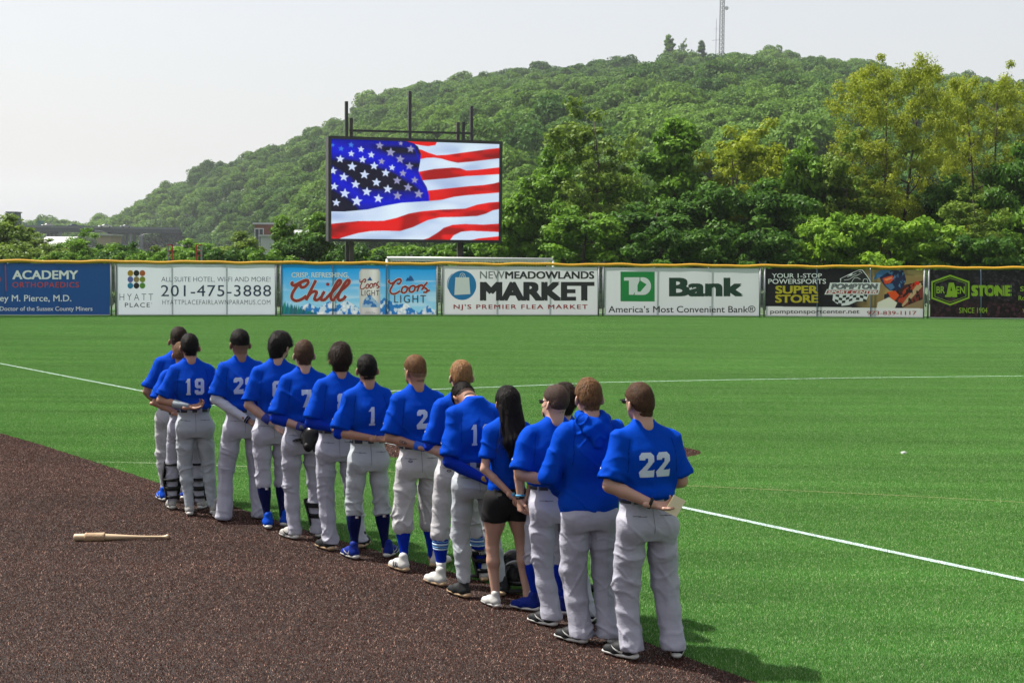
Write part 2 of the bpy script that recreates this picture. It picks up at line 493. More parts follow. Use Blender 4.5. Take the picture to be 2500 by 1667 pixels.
def leaf_mat(name, dark, light, transl=0.35, rough=0.5):
    m, n, L, p = newmat(name)
    a = n.new('ShaderNodeAttribute'); a.attribute_name = 'fibre'
    t = n.new('ShaderNodeAttribute'); t.attribute_name = 'tint'; t.attribute_type = 'INSTANCER'
    mx = n.new('ShaderNodeMix'); mx.data_type = 'RGBA'
    mx.inputs[6].default_value = dark + (1,); mx.inputs[7].default_value = light + (1,)
    ad = n.new('ShaderNodeMath'); ad.operation = 'MULTIPLY_ADD'; ad.inputs[1].default_value = 0.72
    sb = n.new('ShaderNodeMath'); sb.operation = 'MULTIPLY'; sb.inputs[1].default_value = 0.28
    L.new(a.outputs['Fac'], sb.inputs[0]); L.new(t.outputs['Fac'], ad.inputs[0]); L.new(sb.outputs[0], ad.inputs[2])
    return m, n, L, p, a, t, mx, ad, sb, transl, rough
def finish_leaf(m, n, L, p, src, transl, rough):
    L.new(src, p.inputs['Base Color'])
    p.inputs['Roughness'].default_value = rough
    p.inputs['Specular IOR Level'].default_value = 0.12
    tr = n.new('ShaderNodeBsdfTranslucent'); L.new(src, tr.inputs[0])
    ms = n.new('ShaderNodeMixShader'); ms.inputs[0].default_value = transl
    L.new(p.outputs[0], ms.inputs[1]); L.new(tr.outputs[0], ms.inputs[2]); L.new(ms.outputs[0], n['Material Output'].inputs[0])
    return m
m, n, L, p, a, t, mx, ad, sb, tl, ro = leaf_mat('forest_leaf', (0.028, 0.090, 0.011), (0.135, 0.245, 0.028), 0.38, 0.6)
L.new(ad.outputs[0], mx.inputs[0])
MF = finish_leaf(m, n, L, p, mx.outputs[2], tl, ro)
def tree_leaf(name, dark, light, transl=0.38):
    m, n, L, p, a, t, mx, ad, sb, tl, ro = leaf_mat(name, dark, light, transl)
    L.new(a.outputs['Fac'], mx.inputs[0])
    return finish_leaf(m, n, L, p, mx.outputs[2], tl, ro)

def leaf_cloud(centres, radii, nper, size, seed, up=0.5, shell=0.55, flat=0.75):
    """many small leaf quads spread through clumps"""
    r = np.random.default_rng(seed)
    C = np.repeat(np.asarray(centres, float), nper, 0); Rr = np.repeat(np.asarray(radii, float), nper)
    n = len(C)
    d = r.normal(size=(n, 3)); d /= np.linalg.norm(d, axis=1)[:, None]
    rad = r.uniform(shell, 1.0, n) ** 0.6
    P = C + d * (Rr * rad)[:, None] * np.array([1, 1, flat])
    nrm = d * 0.9 + r.normal(size=(n, 3)) * 0.55 + np.array([0, 0, up])
    nrm /= np.linalg.norm(nrm, axis=1)[:, None]
    a = np.cross(nrm, r.normal(size=(n, 3))); a /= np.linalg.norm(a, axis=1)[:, None]
    b = np.cross(nrm, a)
    s = size * r.uniform(0.6, 1.35, n)[:, None]
    V = np.empty((n, 4, 3))
    V[:, 0] = P - a * s; V[:, 1] = P + b * s * 0.55; V[:, 2] = P + a * s; V[:, 3] = P - b * s * 0.55
    clump = np.repeat(r.uniform(0, 1, len(centres)), nper)
    fib = np.clip(0.45 * clump + 0.55 * r.uniform(0, 1, n), 0, 1)
    return V.reshape(-1, 3), np.arange(4 * n).reshape(n, 4), np.repeat(fib, 4)

def far_crown(seed):
    r = np.random.default_rng(seed)
    cs = []; rs = []
    for i in range(24):
        d = r.normal(size=3); d /= np.linalg.norm(d); d[2] = abs(d[2]) * 0.95 - 0.15
        cs.append(d * np.array([3.9, 3.9, 3.4]) * r.uniform(0.75, 1.05) + np.array([0, 0, 5.5])); rs.append(r.uniform(1.0, 1.8))
    cs.append((0, 0, 5)); rs.append(3.6)
    return leaf_cloud(cs, rs, 105, 0.34, seed, up=0.35, shell=0.8)
fs = []
for i in range(5):
    V, F, A = far_crown(300 + i)
    fs.append(loose('forest_crown', V, F, MF, A))
pts = []; 
gx = np.arange(-1.0, 1.0, 1)
D = 190.0
while D < 830:
    sp = 7.0 * (0.8 + 0.35 * (D / 700))
    lim = 0.46 * D
    for x in np.arange(-lim, lim, sp):
        xx = x + random.uniform(-0.45, 0.45) * sp; dd = D + random.uniform(-0.45, 0.45) * sp
        px = 1250 + xx / dd * FPX
        z, D0, Dr = hill(px, dd)
        if dd < D0 or dd > Dr + 26: continue
        if 520 < px < 590 and 0.22 < (dd - D0) / (Dr - D0) < 0.40: continue     # grassy clearing
        pts.append((xx, dd, float(z) - 0.8))
    D += sp * 0.95
P = np.array(pts)
npnt = len(P)
rz = np.stack([rng.uniform(-0.12, 0.12, npnt), rng.uniform(-0.12, 0.12, npnt), rng.uniform(0, 6.28, npnt)], 1)
sc_ = rng.uniform(0.62, 1.3, npnt) * np.where(rng.uniform(0, 1, npnt) > 0.93, 1.22, 1.0)
SCL = np.stack([sc_ * rng.uniform(0.85, 1.2, npnt), sc_ * rng.uniform(0.85, 1.2, npnt), sc_ * rng.uniform(0.8, 1.25, npnt)], 1)
tn = np.clip(0.5 + 0.55 * vnoise(P / 40.0, 5) + rng.uniform(-0.5, 0.5, npnt) * 0.8, 0, 1)
instancer('forest', P, rz, SCL, rng.integers(0, 5, npnt), fs, tint=tn, kind='stuff', label='green leafy forest covering the long hill behind the field', cat='forest')

# ================================================================== HAZE
hb = MB().box((0, 1850, 80), (6200, 4340, 180))
m_h = bpy.data.materials.new('haze_air'); m_h.use_nodes = True
nh = m_h.node_tree.nodes; nh.clear()
oh = nh.new('ShaderNodeOutputMaterial'); ph = nh.new('ShaderNodeVolumePrincipled')
ph.inputs['Color'].default_value = (0.80, 0.86, 0.95, 1)
ph.inputs['Density'].default_value = 0.00013
ph.inputs['Anisotropy'].default_value = 0.3
m_h.node_tree.links.new(ph.outputs[0], oh.inputs['Volume'])
hb.build('haze', m_h, kind='stuff')
# ================================================================== FAR LEFT: BRIDGE, BUILDINGS
M_STEEL_G = M('bridge_steel', (0.03, 0.05, 0.06), rough=0.6, var=0.2, vs_=0.6)
M_CONC = M('concrete', (0.15, 0.17, 0.19), rough=0.85, var=0.2, vs_=0.5, bump=0.3, bs=4)
M_ASPH = M('asphalt', (0.06, 0.06, 0.06), rough=0.9)
M_GREY = M('grey_metal', (0.32, 0.33, 0.34), rough=0.5, var=0.1)
M_GLASS = M('dark_glass', (0.03, 0.045, 0.06), rough=0.08, var=0.05)
M_WHITE = M('white_paint', (0.75, 0.75, 0.73), rough=0.5, var=0.06)
M_BLACK = M('black_paint', (0.012, 0.012, 0.013), rough=0.4, var=0.2)
M_RUB = M('black_rubber', (0.015, 0.015, 0.015), rough=0.8)

BR = at(100, 553, 600); BR2 = at(470, 553, 640)
bd = (BR2 - BR); bd.z = 0; bl = bd.length; bdn = bd.normalized()
bside = Vector((-bdn.y, bdn.x, 0))
br = empty('highway_bridge', (BR.x, BR.y, -6), label='long highway bridge on concrete columns crossing beyond the trees at left', cat='bridge')
def lb(u, v, z): p = BR + bdn * u + bside * v; return Vector((p.x - BR.x, p.y - BR.y, z + 6))
zt = BR.z
def beam(name, u0, u1, v, z0, z1, th, m, parent):
    mb = MB(); a = lb(u0, v, (z0 + z1) / 2); b = lb(u1, v, (z0 + z1) / 2)
    mb.bar(a, b, th, z1 - z0) if False else mb.box((a + b) / 2, ((b - a).length, th, z1 - z0), rz=math.atan2(bdn.y, bdn.x))
    return mb.build(name, m, parent)
beam('deck', -60, bl + 25, 8, zt - 0.5, zt - 0.1, 18, M_ASPH, br)
for v in (-0.6, 5, 11, 16): beam('girder', -40, bl + 25, v, zt - 2.1, zt - 0.5, 0.5, M_STEEL_G, br)
beam('parapet', -40, bl + 25, -0.9, zt - 0.5, zt + 0.45, 0.3, M_CONC, br)
beam('parapet', -40, bl + 25, 16.9, zt - 0.5, zt + 0.45, 0.3, M_CONC, br)
for u in (-30, 8, 39, 44, 75):
    for v in (0, 5.3, 10.6, 16):
        p = lb(u if v == 0 or u < 10 else u - v * 0.25, v, 0)
        MB().tube([(p.x, p.y, 0), (p.x, p.y, zt - 2.1 + 6)], 0.62, 10).build('column', M_CONC, br, smooth=True)
    a = lb(u, 0, zt - 2.5); b = lb(u - 3, 16, zt - 2.5)
    MB().bar(a, b, 1.0, 0.9).build('cap_beam', M_CONC, br)
# things on the bridge
def lamp_post(px, D, ytop, ybase, left, lab):
    b = at(px, ybase, D); t = at(px, ytop, D)
    e = empty('street_lamp', b, label=lab, cat='street lamp', group='lamp posts along the highway bridge')
    h = t.z - b.z; s = -1 if left else 1
    MB().tube([(0, 0, 0), (0, 0, h)], [0.13, 0.08], 6).build('pole', M_GREY, e)
    MB().tube([(0, 0, h), (s * 1.2, 0, h + 0.5), (s * 2.4, 0, h + 0.7)], 0.06, 5).build('arm', M_GREY, e)
    MB().box((s * 2.8, 0, h + 0.7), (0.9, 0.3, 0.14)).build('lamp_head', M_GREY, e)
lamp_post(262, 612, 529, 553, True, 'grey lamp post left of the others on the highway bridge')
lamp_post(394, 628, 526, 551, True, 'double height lamp post by the middle of the bridge parapet')
lamp_post(464, 638, 528, 550, True, 'lamp post at the right end of the highway bridge')
lamp_post(127, 601, 530, 555, True, 'lamp post near the green highway sign at the left end')
lamp_post(262, 380, 570, 610, True, 'pale lamp post standing low among the trees under the bridge')
lamp_post(340, 380, 577, 615, False, 'single pale lamp post below the bridge between two leafy trees')
M_SIGN = M('sign_green', (0.0, 0.16, 0.12), rough=0.5, var=0.1)
for (x0, x1, y0, y1, D, lab) in ((91, 107, 539, 553, 614, 'tall green highway sign above the left end of the bridge'), (182, 207, 550, 556, 620, 'low wide green highway sign behind the bridge parapet')):
    a = at(x0, y0, D); b = at(x1, y1, D)
    e = empty('highway_sign', ((a.x + b.x) / 2, D, zt - 0.1), label=lab, cat='sign')
    zc = (a.z + b.z) / 2 - (zt - 0.1)
    MB().box((0, 0, zc), (b.x - a.x, 0.1, a.z - b.z)).build('panel', M_SIGN, e)
    for s in (-0.35, 0.35): MB().box((s * (b.x - a.x), 0.12, zc / 2), (0.12, 0.1, abs(zc) + 0.3)).build('post', M_GREY, e)
def car(px, D, L_, m, lab):
    p = at(px, 553, D)
    e = empty('car', (p.x, D + 4, zt - 0.1), rz=math.atan2(bdn.y, bdn.x), label=lab, cat='car', group='cars driving over the highway bridge')
    prof = [(-.5, .3), (-.5, .75), (-.47, .9), (-.2, .98), (-.08, 1.42), (.22, 1.45), (.38, 1.0), (.5, .92), (.5, .3)]
    n_ = len(prof); V = [(a * L_, s * 0.88, z) for s in (-1, 1) for a, z in prof]
    F = [tuple(range(n_))[::-1], tuple(range(n_, 2 * n_))] + [(i, (i + 1) % n_, n_ + (i + 1) % n_, n_ + i) for i in range(n_)]
    mk('body', V, F, m, e)
    MB().box((.07 * L_, 0, 1.2), (.26 * L_, 1.79, .26)).build('window', M_GLASS, e)
    for a in (-.31, .31):
        for s in (-.85, .85): MB().tube([(a * L_, s - .1, .33), (a * L_, s + .1, .33)], .33, 12).build('wheel', M_RUB, e)
car(108, 601, 4.6, M_WHITE, 'white car at the left end of the bridge')
car(250, 611, 5.6, M_WHITE, 'long white car near the middle of the bridge')
car(300, 617, 4.4, M_GREY, 'pale grey car right of the long white one on the bridge')
car(170, 606, 4.4, M('car_blue', (0.05, 0.07, 0.12), rough=0.3), 'dark blue car on the left half of the bridge')

M_BRICK = M('red_brick', (0.21, 0.085, 0.06), rough=0.85, var=0.35, vs_=2.5)
M_ROOF = M('pale_roof', (0.45, 0.46, 0.47), rough=0.6, var=0.12, vs_=1.5)
M_CREAM = M('cream_wall', (0.42, 0.38, 0.32), rough=0.85, var=0.15, vs_=1)
M_SLATE = M('blue_slate', (0.10, 0.13, 0.17), rough=0.7)
def house(name, x0, x1, ytop, yeave, D, depth, mw, mr, lab, wins=(), gable=False):
    a = at(x0, yeave, D); b = at(x1, yeave, D); t = at(x0, ytop, D)
    zb = -7.0; W = b.x - a.x; H = a.z - zb
    e = empty(name, ((a.x + b.x) / 2, D, zb), label=lab, cat='building')
    MB().box((0, depth / 2, H / 2), (W, depth, H)).build('wall', mw, e)
    r = t.z - a.z
    if gable:
        V = [(-W / 2 - .4, -.4, H), (W / 2 + .4, -.4, H), (W / 2 + .4, depth / 2, H + r), (-W / 2 - .4, depth / 2, H + r), (-W / 2 - .4, depth + .4, H), (W / 2 + .4, depth + .4, H)]
        mk('roof', [(x, y, z + .02) for x, y, z in V], [(0, 1, 2, 3), (3, 2, 5, 4), (0, 3, 4), (1, 5, 2), (0, 4, 5, 1)], mr, e)
    else:
        MB().box((0, depth / 2, H + r / 2 + .01), (W + .6, depth + .6, max(r, .3))).build('roof', mr, e)
    for (u, v, ww, wh) in wins:
        f = MB().box((u * W, -.03, H - v), (ww, .1, wh)).build('window_frame', M_WHITE, e)
        MB().box((u * W, -.1, H - v), (ww - .25, .06, wh - .25)).build('pane', M_GLASS, f)
        MB().box((u * W, -.14, H - v), (.08, .04, wh - .25)).build('mullion', M_WHITE, f)
    return e
house('warehouse', 84, 150, 577, 601, 215, 14, M_BRICK, M_ROOF, 'low building with a pale metal roof behind the leftmost trees', gable=True)
house('brick_building', 622, 682, 545, 547, 235, 12, M_BRICK, M_ROOF, 'tall red brick building with one large window', wins=((-.32, 2.3, 1.5, 3.2),))
house('annex_building', 636, 700, 573, 578, 228, 8, M('white_wall', (0.5, 0.52, 0.54), rough=0.8), M_ROOF, 'white flat roofed annex in front of the brick building')
house('cream_building', 690, 760, 561, 574, 245, 10, M_CREAM, M_ROOF, 'cream building with a shallow pale roof right of the brick one', gable=True)
house('shed', 236, 272, 572, 575, 240, 6, M('tan_wall', (0.4, 0.33, 0.26), rough=0.8), M_ROOF, 'small tan building seen under the bridge')
house('office_block', 17, 37, 517, 519, 420, 5, M_SLATE, M_SLATE, 'blue grey block above the trees at the far left', wins=((0, 2, 1.6, 1.2),))

# red posts beyond the fence
for px, sgn, lab in ((411, 1, 'left of the two grey posts with a red climbing frame'), (492, -1, 'right of the two grey posts with a red climbing frame')):
    b = at(px, 640, 64); t = at(px, 597, 64)
    e = empty('net_post', (b.x, 64, -0.1), label=lab + ' above the fence', cat='post', group='red posts beyond the fence')
    h = t.z + .1
    MB().box((0, 0, h / 2), (.07, .07, h)).build('pole', M_GREY, e)
    mr = M('red_paint', (0.55, 0.03, 0.015), rough=0.45)
    mb = MB(); s = sgn * .2
    mb.box((s * 0.5, -.06, h - .02), (.26, .04, .04)); mb.box((s, -.06, h - .42), (.05, .04, .84))
    for k in (.28, .5): mb.box((s * .55, -.06, h - k), (.18, .04, .03))
    mb.build('bracket', mr, e)

# ================================================================== RADIO MAST AND HILL TOP TREES
tp = at(1762, 112, 712)
e = empty('radio_mast', (tp.x, 712, tp.z - 9), label='tall grey lattice radio mast with dishes on top of the hill', cat='mast')
H = 44.0; mb = MB(); c3 = [(1.35 * math.cos(a), 1.35 * math.sin(a)) for a in (0.5, 2.6, 4.7)]
for k, (x, y) in enumerate(c3): MB().bar((x, y, 0), (x * .8, y * .8, H), .34).build('leg', M_GREY, e)
for i in range(22):
    z = i * 2
    for k in range(3):
        a = c3[k]; b = c3[(k + 1) % 3]
        mb.bar((a[0] * .95, a[1] * .95, z), (b[0] * .95, b[1] * .95, z + 2), .16); mb.bar((a[0] * .95, a[1] * .95, z), (b[0] * .95, b[1] * .95, z), .13)
mb.build('bracing', M_GREY, e)
for x, z in ((1.9, 27), (-1.7, 33), (2.0, 36)):
    MB().tube([(x, -1.5, z), (x, -.9, z)], [1.0, .85], 14).build('dish', M_WHITE, e)
tp = at(1748, 112, 708)
e = empty('small_antenna', (tp.x, 708, tp.z - 9), label='thin whip antenna left of the radio mast', cat='antenna')
MB().tube([(0, 0, 0), (0, 0, 22)], [.2, .1], 5).build('pole', M_GREY, e)
MB().bar((-2, 0, 11.5), (2, 0, 11.8), .15).build('crossarm', M_GREY, e)
MB().bar((-1.2, 0, 17), (1.2, 0, 17), .12).build('crossarm', M_GREY, e)

# ================================================================== TREES BEHIND THE FENCE
M_BARK = mat('bark', (0.075, 0.055, 0.042), rough=0.9, var=0.4, vs_=6, bump=0.8, bs=20, stretch=(1, 1, .2))
LEAF = {
    'green': tree_leaf('leaf_green', (0.042, 0.115, 0.009), (0.175, 0.33, 0.028)),
    'dark': tree_leaf('leaf_dark', (0.018, 0.062, 0.008), (0.085, 0.19, 0.02)),
    'bright': tree_leaf('leaf_bright', (0.080, 0.19, 0.012), (0.25, 0.41, 0.035), 0.42),
    'yellow': tree_leaf('leaf_yellow', (0.115, 0.17, 0.008), (0.30, 0.36, 0.022), 0.42),
    'locust': tree_leaf('leaf_locust', (0.13, 0.18, 0.010), (0.33, 0.38, 0.028), 0.45),
    'olive': tree_leaf('leaf_olive', (0.060, 0.115, 0.012), (0.18, 0.27, 0.032), 0.38),
}
def tree_model(seed, H=10.0, W=6.0, base=0.18, shape='round', nclump=90, nper=150, lsize=0.13, crad=(0.5, 0.95), trunks=1, open_=0.0, lean=0.25):
    """trunk + limbs reaching into the crown; clumps sit at the limb ends"""
    r = np.random.default_rng(seed)
    wood = MB(); C = []; Rd = []
    def prof(t):
        if shape == 'round': return (math.sin(math.pi * min(1, (t * 0.93 + 0.10))) ** 0.6)
        if shape == 'cone': return max(.12, (1 - t) ** 0.8 * 1.0) * (0.6 + .4 * min(1, t * 4))
        if shape == 'vase': return 0.35 + 0.75 * math.sin(math.pi * min(1, t * .8 + .05)) * (.4 + .6 * t)
        return 1.0
    for tr in range(trunks):
        a0 = r.uniform(0, 6.28); off = lean * W * (0.3 + tr * 0.25)
        top = np.array([math.cos(a0 + tr * 2.4) * off, math.sin(a0 + tr * 2.4) * off, H * r.uniform(.82, .95)])
        mid = top * np.array([.45, .45, .5]) + r.normal(size=3) * np.array([.25, .25, 0])
        P = [np.array([tr * .25, 0, 0]), mid * np.array([.4, .4, .5]), mid, (mid + top) / 2 + r.normal(size=3) * .2, top]
        r0 = 0.022 * H / (trunks ** .4)
        wood.tube(P, [r0, r0 * .8, r0 * .55, r0 * .32, r0 * .08], 7)
        nl = int(16 / trunks) + 6
        for i in range(nl):
            t = r.uniform(base, .97)
            seg = t * 4; k = min(3, int(seg)); s0 = P[k] * (1 - (seg - k)) + P[k + 1] * (seg - k)
            an = r.uniform(0, 6.28); tt = (t - base) / (1 - base)
            rr = W / 2 * prof(tt) * r.uniform(.55, 1.0)
            e1 = s0 + np.array([math.cos(an) * rr, math.sin(an) * rr, rr * r.uniform(.25, .8)])
            e1[2] = min(e1[2], H * .98)
            m1 = (s0 + e1) / 2 + np.array([0, 0, -rr * .12]) + r.normal(size=3) * .12
            rb = r0 * .38 * (1.1 - tt)
            wood.tube([s0, m1, e1], [rb, rb * .6, rb * .15], 5, cap=False)
            for j in range(3):
                q = m1 * (1 - j / 3) + e1 * (j / 3); e2 = q + r.normal(size=3) * np.array([.8, .8, .5]) * .7 + np.array([0, 0, .25])
                wood.tube([q, e2], [rb * .4, rb * .1], 4, cap=False)
                C.append(e2); Rd.append(r.uniform(*crad) * .8)
            C.append(e1); Rd.append(r.uniform(*crad))
    while len(C) < nclump:
        t = r.uniform(0, 1) ** .9; an = r.uniform(0, 6.28); q = prof(t) * W / 2 * r.uniform(.55, 1.02) ** .7
        lump = 1 + .22 * math.sin(an * 3 + seed) + .15 * math.sin(an * 5 + t * 7 + seed)
        C.append(np.array([math.cos(an) * q * lump, math.sin(an) * q * lump, H * (base + (1 - base) * t * .97)])); Rd.append(r.uniform(*crad))
    C = np.array(C); Rd = np.array(Rd)
    if open_:
        k = r.uniform(0, 1, len(C)) > open_; C = C[k]; Rd = Rd[k]
    V, F, A = leaf_cloud(C, Rd, nper, lsize, seed + 1, up=.55, shell=.02, flat=.6)
    return wood, (V, F, A)
MODELS = {
    'broad': tree_model(11, 10, 7.0, .12, 'round', 120, 150, .15, (.55, 1.0)),
    'tall': tree_model(12, 11, 5.0, .14, 'cone', 110, 140, .15, (.5, .9)),
    'loose': tree_model(13, 11, 6.0, .2, 'vase', 120, 120, .125, (.45, .9), 2, .05),
    'bush': tree_model(14, 7, 7.0, .03, 'round', 120, 150, .15, (.5, .9), 3),
    'locust': tree_model(15, 14, 9.0, .26, 'vase', 380, 150, .085, (.45, 1.0), 2, .0, .35),
    'maple': tree_model(16, 10, 6.0, .08, 'round', 110, 150, .17, (.5, 1.0)),
    'thick': tree_model(17, 10, 8.0, .05, 'round', 130, 150, .17, (.7, 1.2), 2),
}
TW = {}
HW = {'broad': (10, 7.0), 'tall': (11, 5.0), 'loose': (11, 6.0), 'bush': (7, 7.0), 'locust': (14, 9.0), 'maple': (10, 6.0), 'thick': (10, 8.0)}
def mesh_of(name, V, F, m, A=None, smooth=False):
    o = mk(name, V, F, m, smooth=smooth)
    if A is not None: set_fibre(o.data, A)
    me = o.data; bpy.data.objects.remove(o); return me
def tree(model, leaf, px, ytop, wpx, D, lab, group='trees beyond the outfield fence', name='tree', zb=None, rz=None):
    if model not in TW:
        wd, (V, F, A) = MODELS[model]
        TW[model] = (mesh_of('trunk', wd.V, wd.F, M_BARK, smooth=True), V, F, A, {})
    tw, V, F, A, cache = TW[model]
    if leaf not in cache: cache[leaf] = mesh_of('crown', V, F, LEAF[leaf], A)
    t = at(px, ytop, D)
    if zb is None: zb = float(ground_z(t.x, D)) - .1
    e = empty(name, (t.x, D, zb), rz=random.uniform(0, 6.28) if rz is None else rz, label=lab, cat='tree', group=group)
    h, wdt = HW[model]
    sz = (t.z - zb) / (h * 1.04); sx = wpx / FPX * D / (wdt * 1.08)
    for nm, me in (('trunk', tw), ('crown', cache[leaf])):
        o = bpy.data.objects.new(nm, me); COL.objects.link(o); o.parent = e; o.scale = (sx, sx, sz)
    return e
BG_ = 'trees beyond the outfield fence'
RT = [
 ('maple', 'green', 1262, 440, 170, 80, 'green tree right beside the video board edge'),
 ('broad', 'green', 1345, 345, 190, 88, 'rounded green tree between the video board and the tall leaning tree'),
 ('loose', 'olive', 1470, 243, 200, 86, 'tall leaning tree with bare upper limbs right of the video board'),
 ('bush', 'green', 1305, 505, 190, 76, 'green bush low behind the goal end of the fence'),
 ('maple', 'green', 1430, 480, 170, 77, 'mid green tree under the tall leaning tree'),
 ('broad', 'green', 1540, 400, 170, 90, 'green tree in the gap between the two tallest green crowns'),
 ('tall', 'green', 1648, 258, 170, 85, 'tall pointed green tree standing above its neighbours'),
 ('maple', 'dark', 1590, 470, 200, 79, 'dark green tree in front of the tall pointed tree'),
 ('loose', 'yellow', 1775, 288, 190, 84, 'yellow topped tree right of the tall pointed green one'),
 ('loose', 'yellow', 1890, 303, 190, 87, 'second yellow topped tree, with a wider flatter crown'),
 ('thick', 'dark', 1730, 440, 210, 80, 'dark dense tree below the first yellow crown'),
 ('maple', 'green', 1975, 300, 150, 84, 'slender green tree between the yellow crowns and the big locust'),
 ('loose', 'olive', 2062, 330, 160, 83, 'olive tree with a dark branching trunk left of the big locust'),
 ('thick', 'dark', 1880, 430, 220, 78, 'dark tree in shade under the second yellow crown'),
 ('bush', 'bright', 2010, 500, 180, 75, 'light green bush low in front of the olive tree'),
 ('locust', 'locust', 2195, 134, 270, 84, 'big golden green locust tree, tallest left one of the pair'),
 ('locust', 'locust', 2412, 170, 250, 88, 'golden locust tree at the right, second of the pair'),
 ('bush', 'bright', 2210, 505, 210, 74, 'bright leafy bush under the big golden locust'),
 ('thick', 'dark', 2330, 420, 190, 82, 'dark dense tree between the two locust trunks'),
 ('thick', 'dark', 2490, 340, 170, 80, 'dark dense tree at the right edge of the picture'),
 ('loose', 'olive', 2390, 460, 150, 76, 'olive green sapling before the dark tree at the right'),
 ('maple', 'green', 2130, 400, 180, 90, 'green tree filling the space behind the big locust'),
 ('thick', 'dark', 1505, 470, 200, 92, 'dark tree deep behind the tall leaning tree'),
 ('thick', 'dark', 2080, 470, 220, 92, 'dark tree deep behind the light green bushes'),
 ('thick', 'green', 1390, 440, 210, 92, 'broad green tree at the back left of the tree belt'),
 ('bush', 'dark', 1850, 545, 180, 74, 'low dark bush under the dark shaded tree'),
 ('bush', 'dark', 1660, 540, 190, 73, 'low dark bush behind the bank banner'),
 ('bush', 'dark', 2420, 560, 190, 72, 'low dark bush at the foot of the right hand locust'),
 ('bush', 'green', 2560, 470, 190, 76, 'green bush cut by the right edge of the picture'),
 ('broad', 'dark', 2640, 300, 260, 86, 'dark broad tree beyond the right edge of the picture'),
 ('thick', 'dark', 1240, 500, 130, 95, 'dark tree close behind the right edge of the video board'),
]
for (mo, lf, px, yt, wp, D, lab) in RT: tree(mo, lf, px, yt - 6, wp * (1.12 if mo == 'locust' else 1.38) * (.8 if px < 1320 else 1), max(D, 87) if px < 1320 else D, lab)
LT = [
 ('broad', 'olive', 25, 512, 170, 96, 'olive tree at the left edge of the picture'),
 ('loose', 'olive', 118, 553, 120, 100, 'thin olive tree before the pale roofed building'),
 ('loose', 'green', 214, 553, 120, 98, 'light feathery green tree in front of the bridge left half'),
 ('bush', 'dark', 305, 572, 110, 100, 'dark bushy tree left of the bridge columns'),
 ('bush', 'olive', 395, 582, 130, 104, 'low olive tree under the bridge columns'),
 ('maple', 'green', 470, 562, 130, 102, 'green tree above the right red post'),
 ('broad', 'olive', 590, 556, 130, 100, 'rounded light olive tree left of the brick building'),
 ('tall', 'green', 690, 508, 80, 96, 'slim spiky green tree in front of the brick building'),
 ('tall', 'green', 775, 500, 110, 95, 'taller spiky green tree touching the video board'),
 ('bush', 'bright', 905, 590, 170, 98, 'yellow green bush under the left part of the video board'),
 ('bush', 'green', 1040, 585, 180, 96, 'green bush under the middle of the video board'),
 ('bush', 'green', 1150, 575, 150, 92, 'green bush under the right part of the video board'),
 ('bush', 'olive', 60, 585, 140, 92, 'low olive bush behind the blue banner'),
 ('bush', 'green', 160, 598, 120, 92, 'low green bush between the thin olive and feathery trees'),
 ('bush', 'dark', 260, 600, 110, 92, 'low dark bush behind the hotel banner'),
 ('bush', 'green', 350, 600, 110, 92, 'low green bush between the dark tree and the left red post'),
 ('bush', 'green', 450, 598, 110, 92, 'low green bush between the two red posts'),
 ('bush', 'dark', 545, 590, 130, 92, 'low dark bush right of the red posts'),
 ('bush', 'green', 650, 592, 120, 92, 'low green bush before the white annex'),
 ('thick', 'dark', 740, 555, 130, 94, 'dark low tree left of the video board post'),
 ('bush', 'dark', 830, 575, 120, 93, 'dark bush behind the left post of the video board'),
 ('bush', 'dark', 980, 600, 160, 93, 'dark bush low behind the goal'),
 ('broad', 'olive', -90, 520, 170, 98, 'olive tree beyond the left edge of the picture'),
 ('bush', 'green', 540, 580, 110, 108, 'green bush behind the low dark bush'),
 ('bush', 'dark', 1200, 560, 140, 90, 'dark bush at the foot of the trees beside the video board'),
]
for (mo, lf, px, yt, wp, D, lab) in LT: tree(mo, lf, px, yt if yt < 584 else yt - 8, wp * 1.5, D, lab, group='trees beyond the left part of the fence')
# trees that stand clear of the forest on the hill top
def hz_(px, D): return float(hill(px, D)[0]) - .5
tree('tall', 'green', 1633, 76, 46, 705, 'tall single tree rising above the hill top', 'trees standing on the hill top', zb=hz_(1633, 690))
tree('loose', 'green', 1664, 92, 26, 706, 'thin open tree right of the tall single tree', 'trees standing on the hill top', zb=hz_(1664, 690))
tree('tall', 'dark', 1712, 92, 40, 700, 'dark conical tree left of the radio mast', 'trees standing on the hill top', zb=hz_(1712, 690))
# ================================================================== OUTFIELD FENCE
WB = [(0, 772.5), (320, 771.5), (640, 771), (1060, 770.3), (1500, 772), (1900, 774.3), (2200, 777), (2500, 780.5)]
wp = [ground(*p) for p in WB]
WPOLY = np.polyfit([p.x for p in wp], [p.y for p in wp], 3)
def wy(X):
    Xc = np.clip(X, -25, 25)
    return float(np.polyval(WPOLY, Xc) - abs(X - Xc) * 0.2)
WALL_H = 2.14
def wpt(x, y, off=0.0):
    """the point of the fence plane on the sight line x,y, moved `off` metres towards the field"""
    r = ray(x, y); t = 58 / r.y
    for _ in range(6): t = wy(r.x * t) / r.y
    X = r.x * t
    s = (wy(X + .05) - wy(X - .05)) / .1
    nrm = Vector((s, -1, 0)).normalized()
    p = Vector((X, wy(X), CAM_H + r.z * t)) + nrm * off
    return p
def wx(x): return wpt(x, 700).x
def wxyz(X, z, off=0.0):
    s = (wy(X + .05) - wy(X - .05)) / .1
    return Vector((X, wy(X), z)) + Vector((s, -1, 0)).normalized() * off
# where the picture's top and bottom of a banner fall (photo rows) at column x
def ytop(x): return np.interp(x, [0, 700, 1060, 1500, 1900, 2500], [643, 646, 649, 653, 656, 661])
def ybot(x): return np.interp(x, [0, 640, 1060, 1500, 1900, 2500], [769, 768.5, 768, 769, 771.5, 777.5])

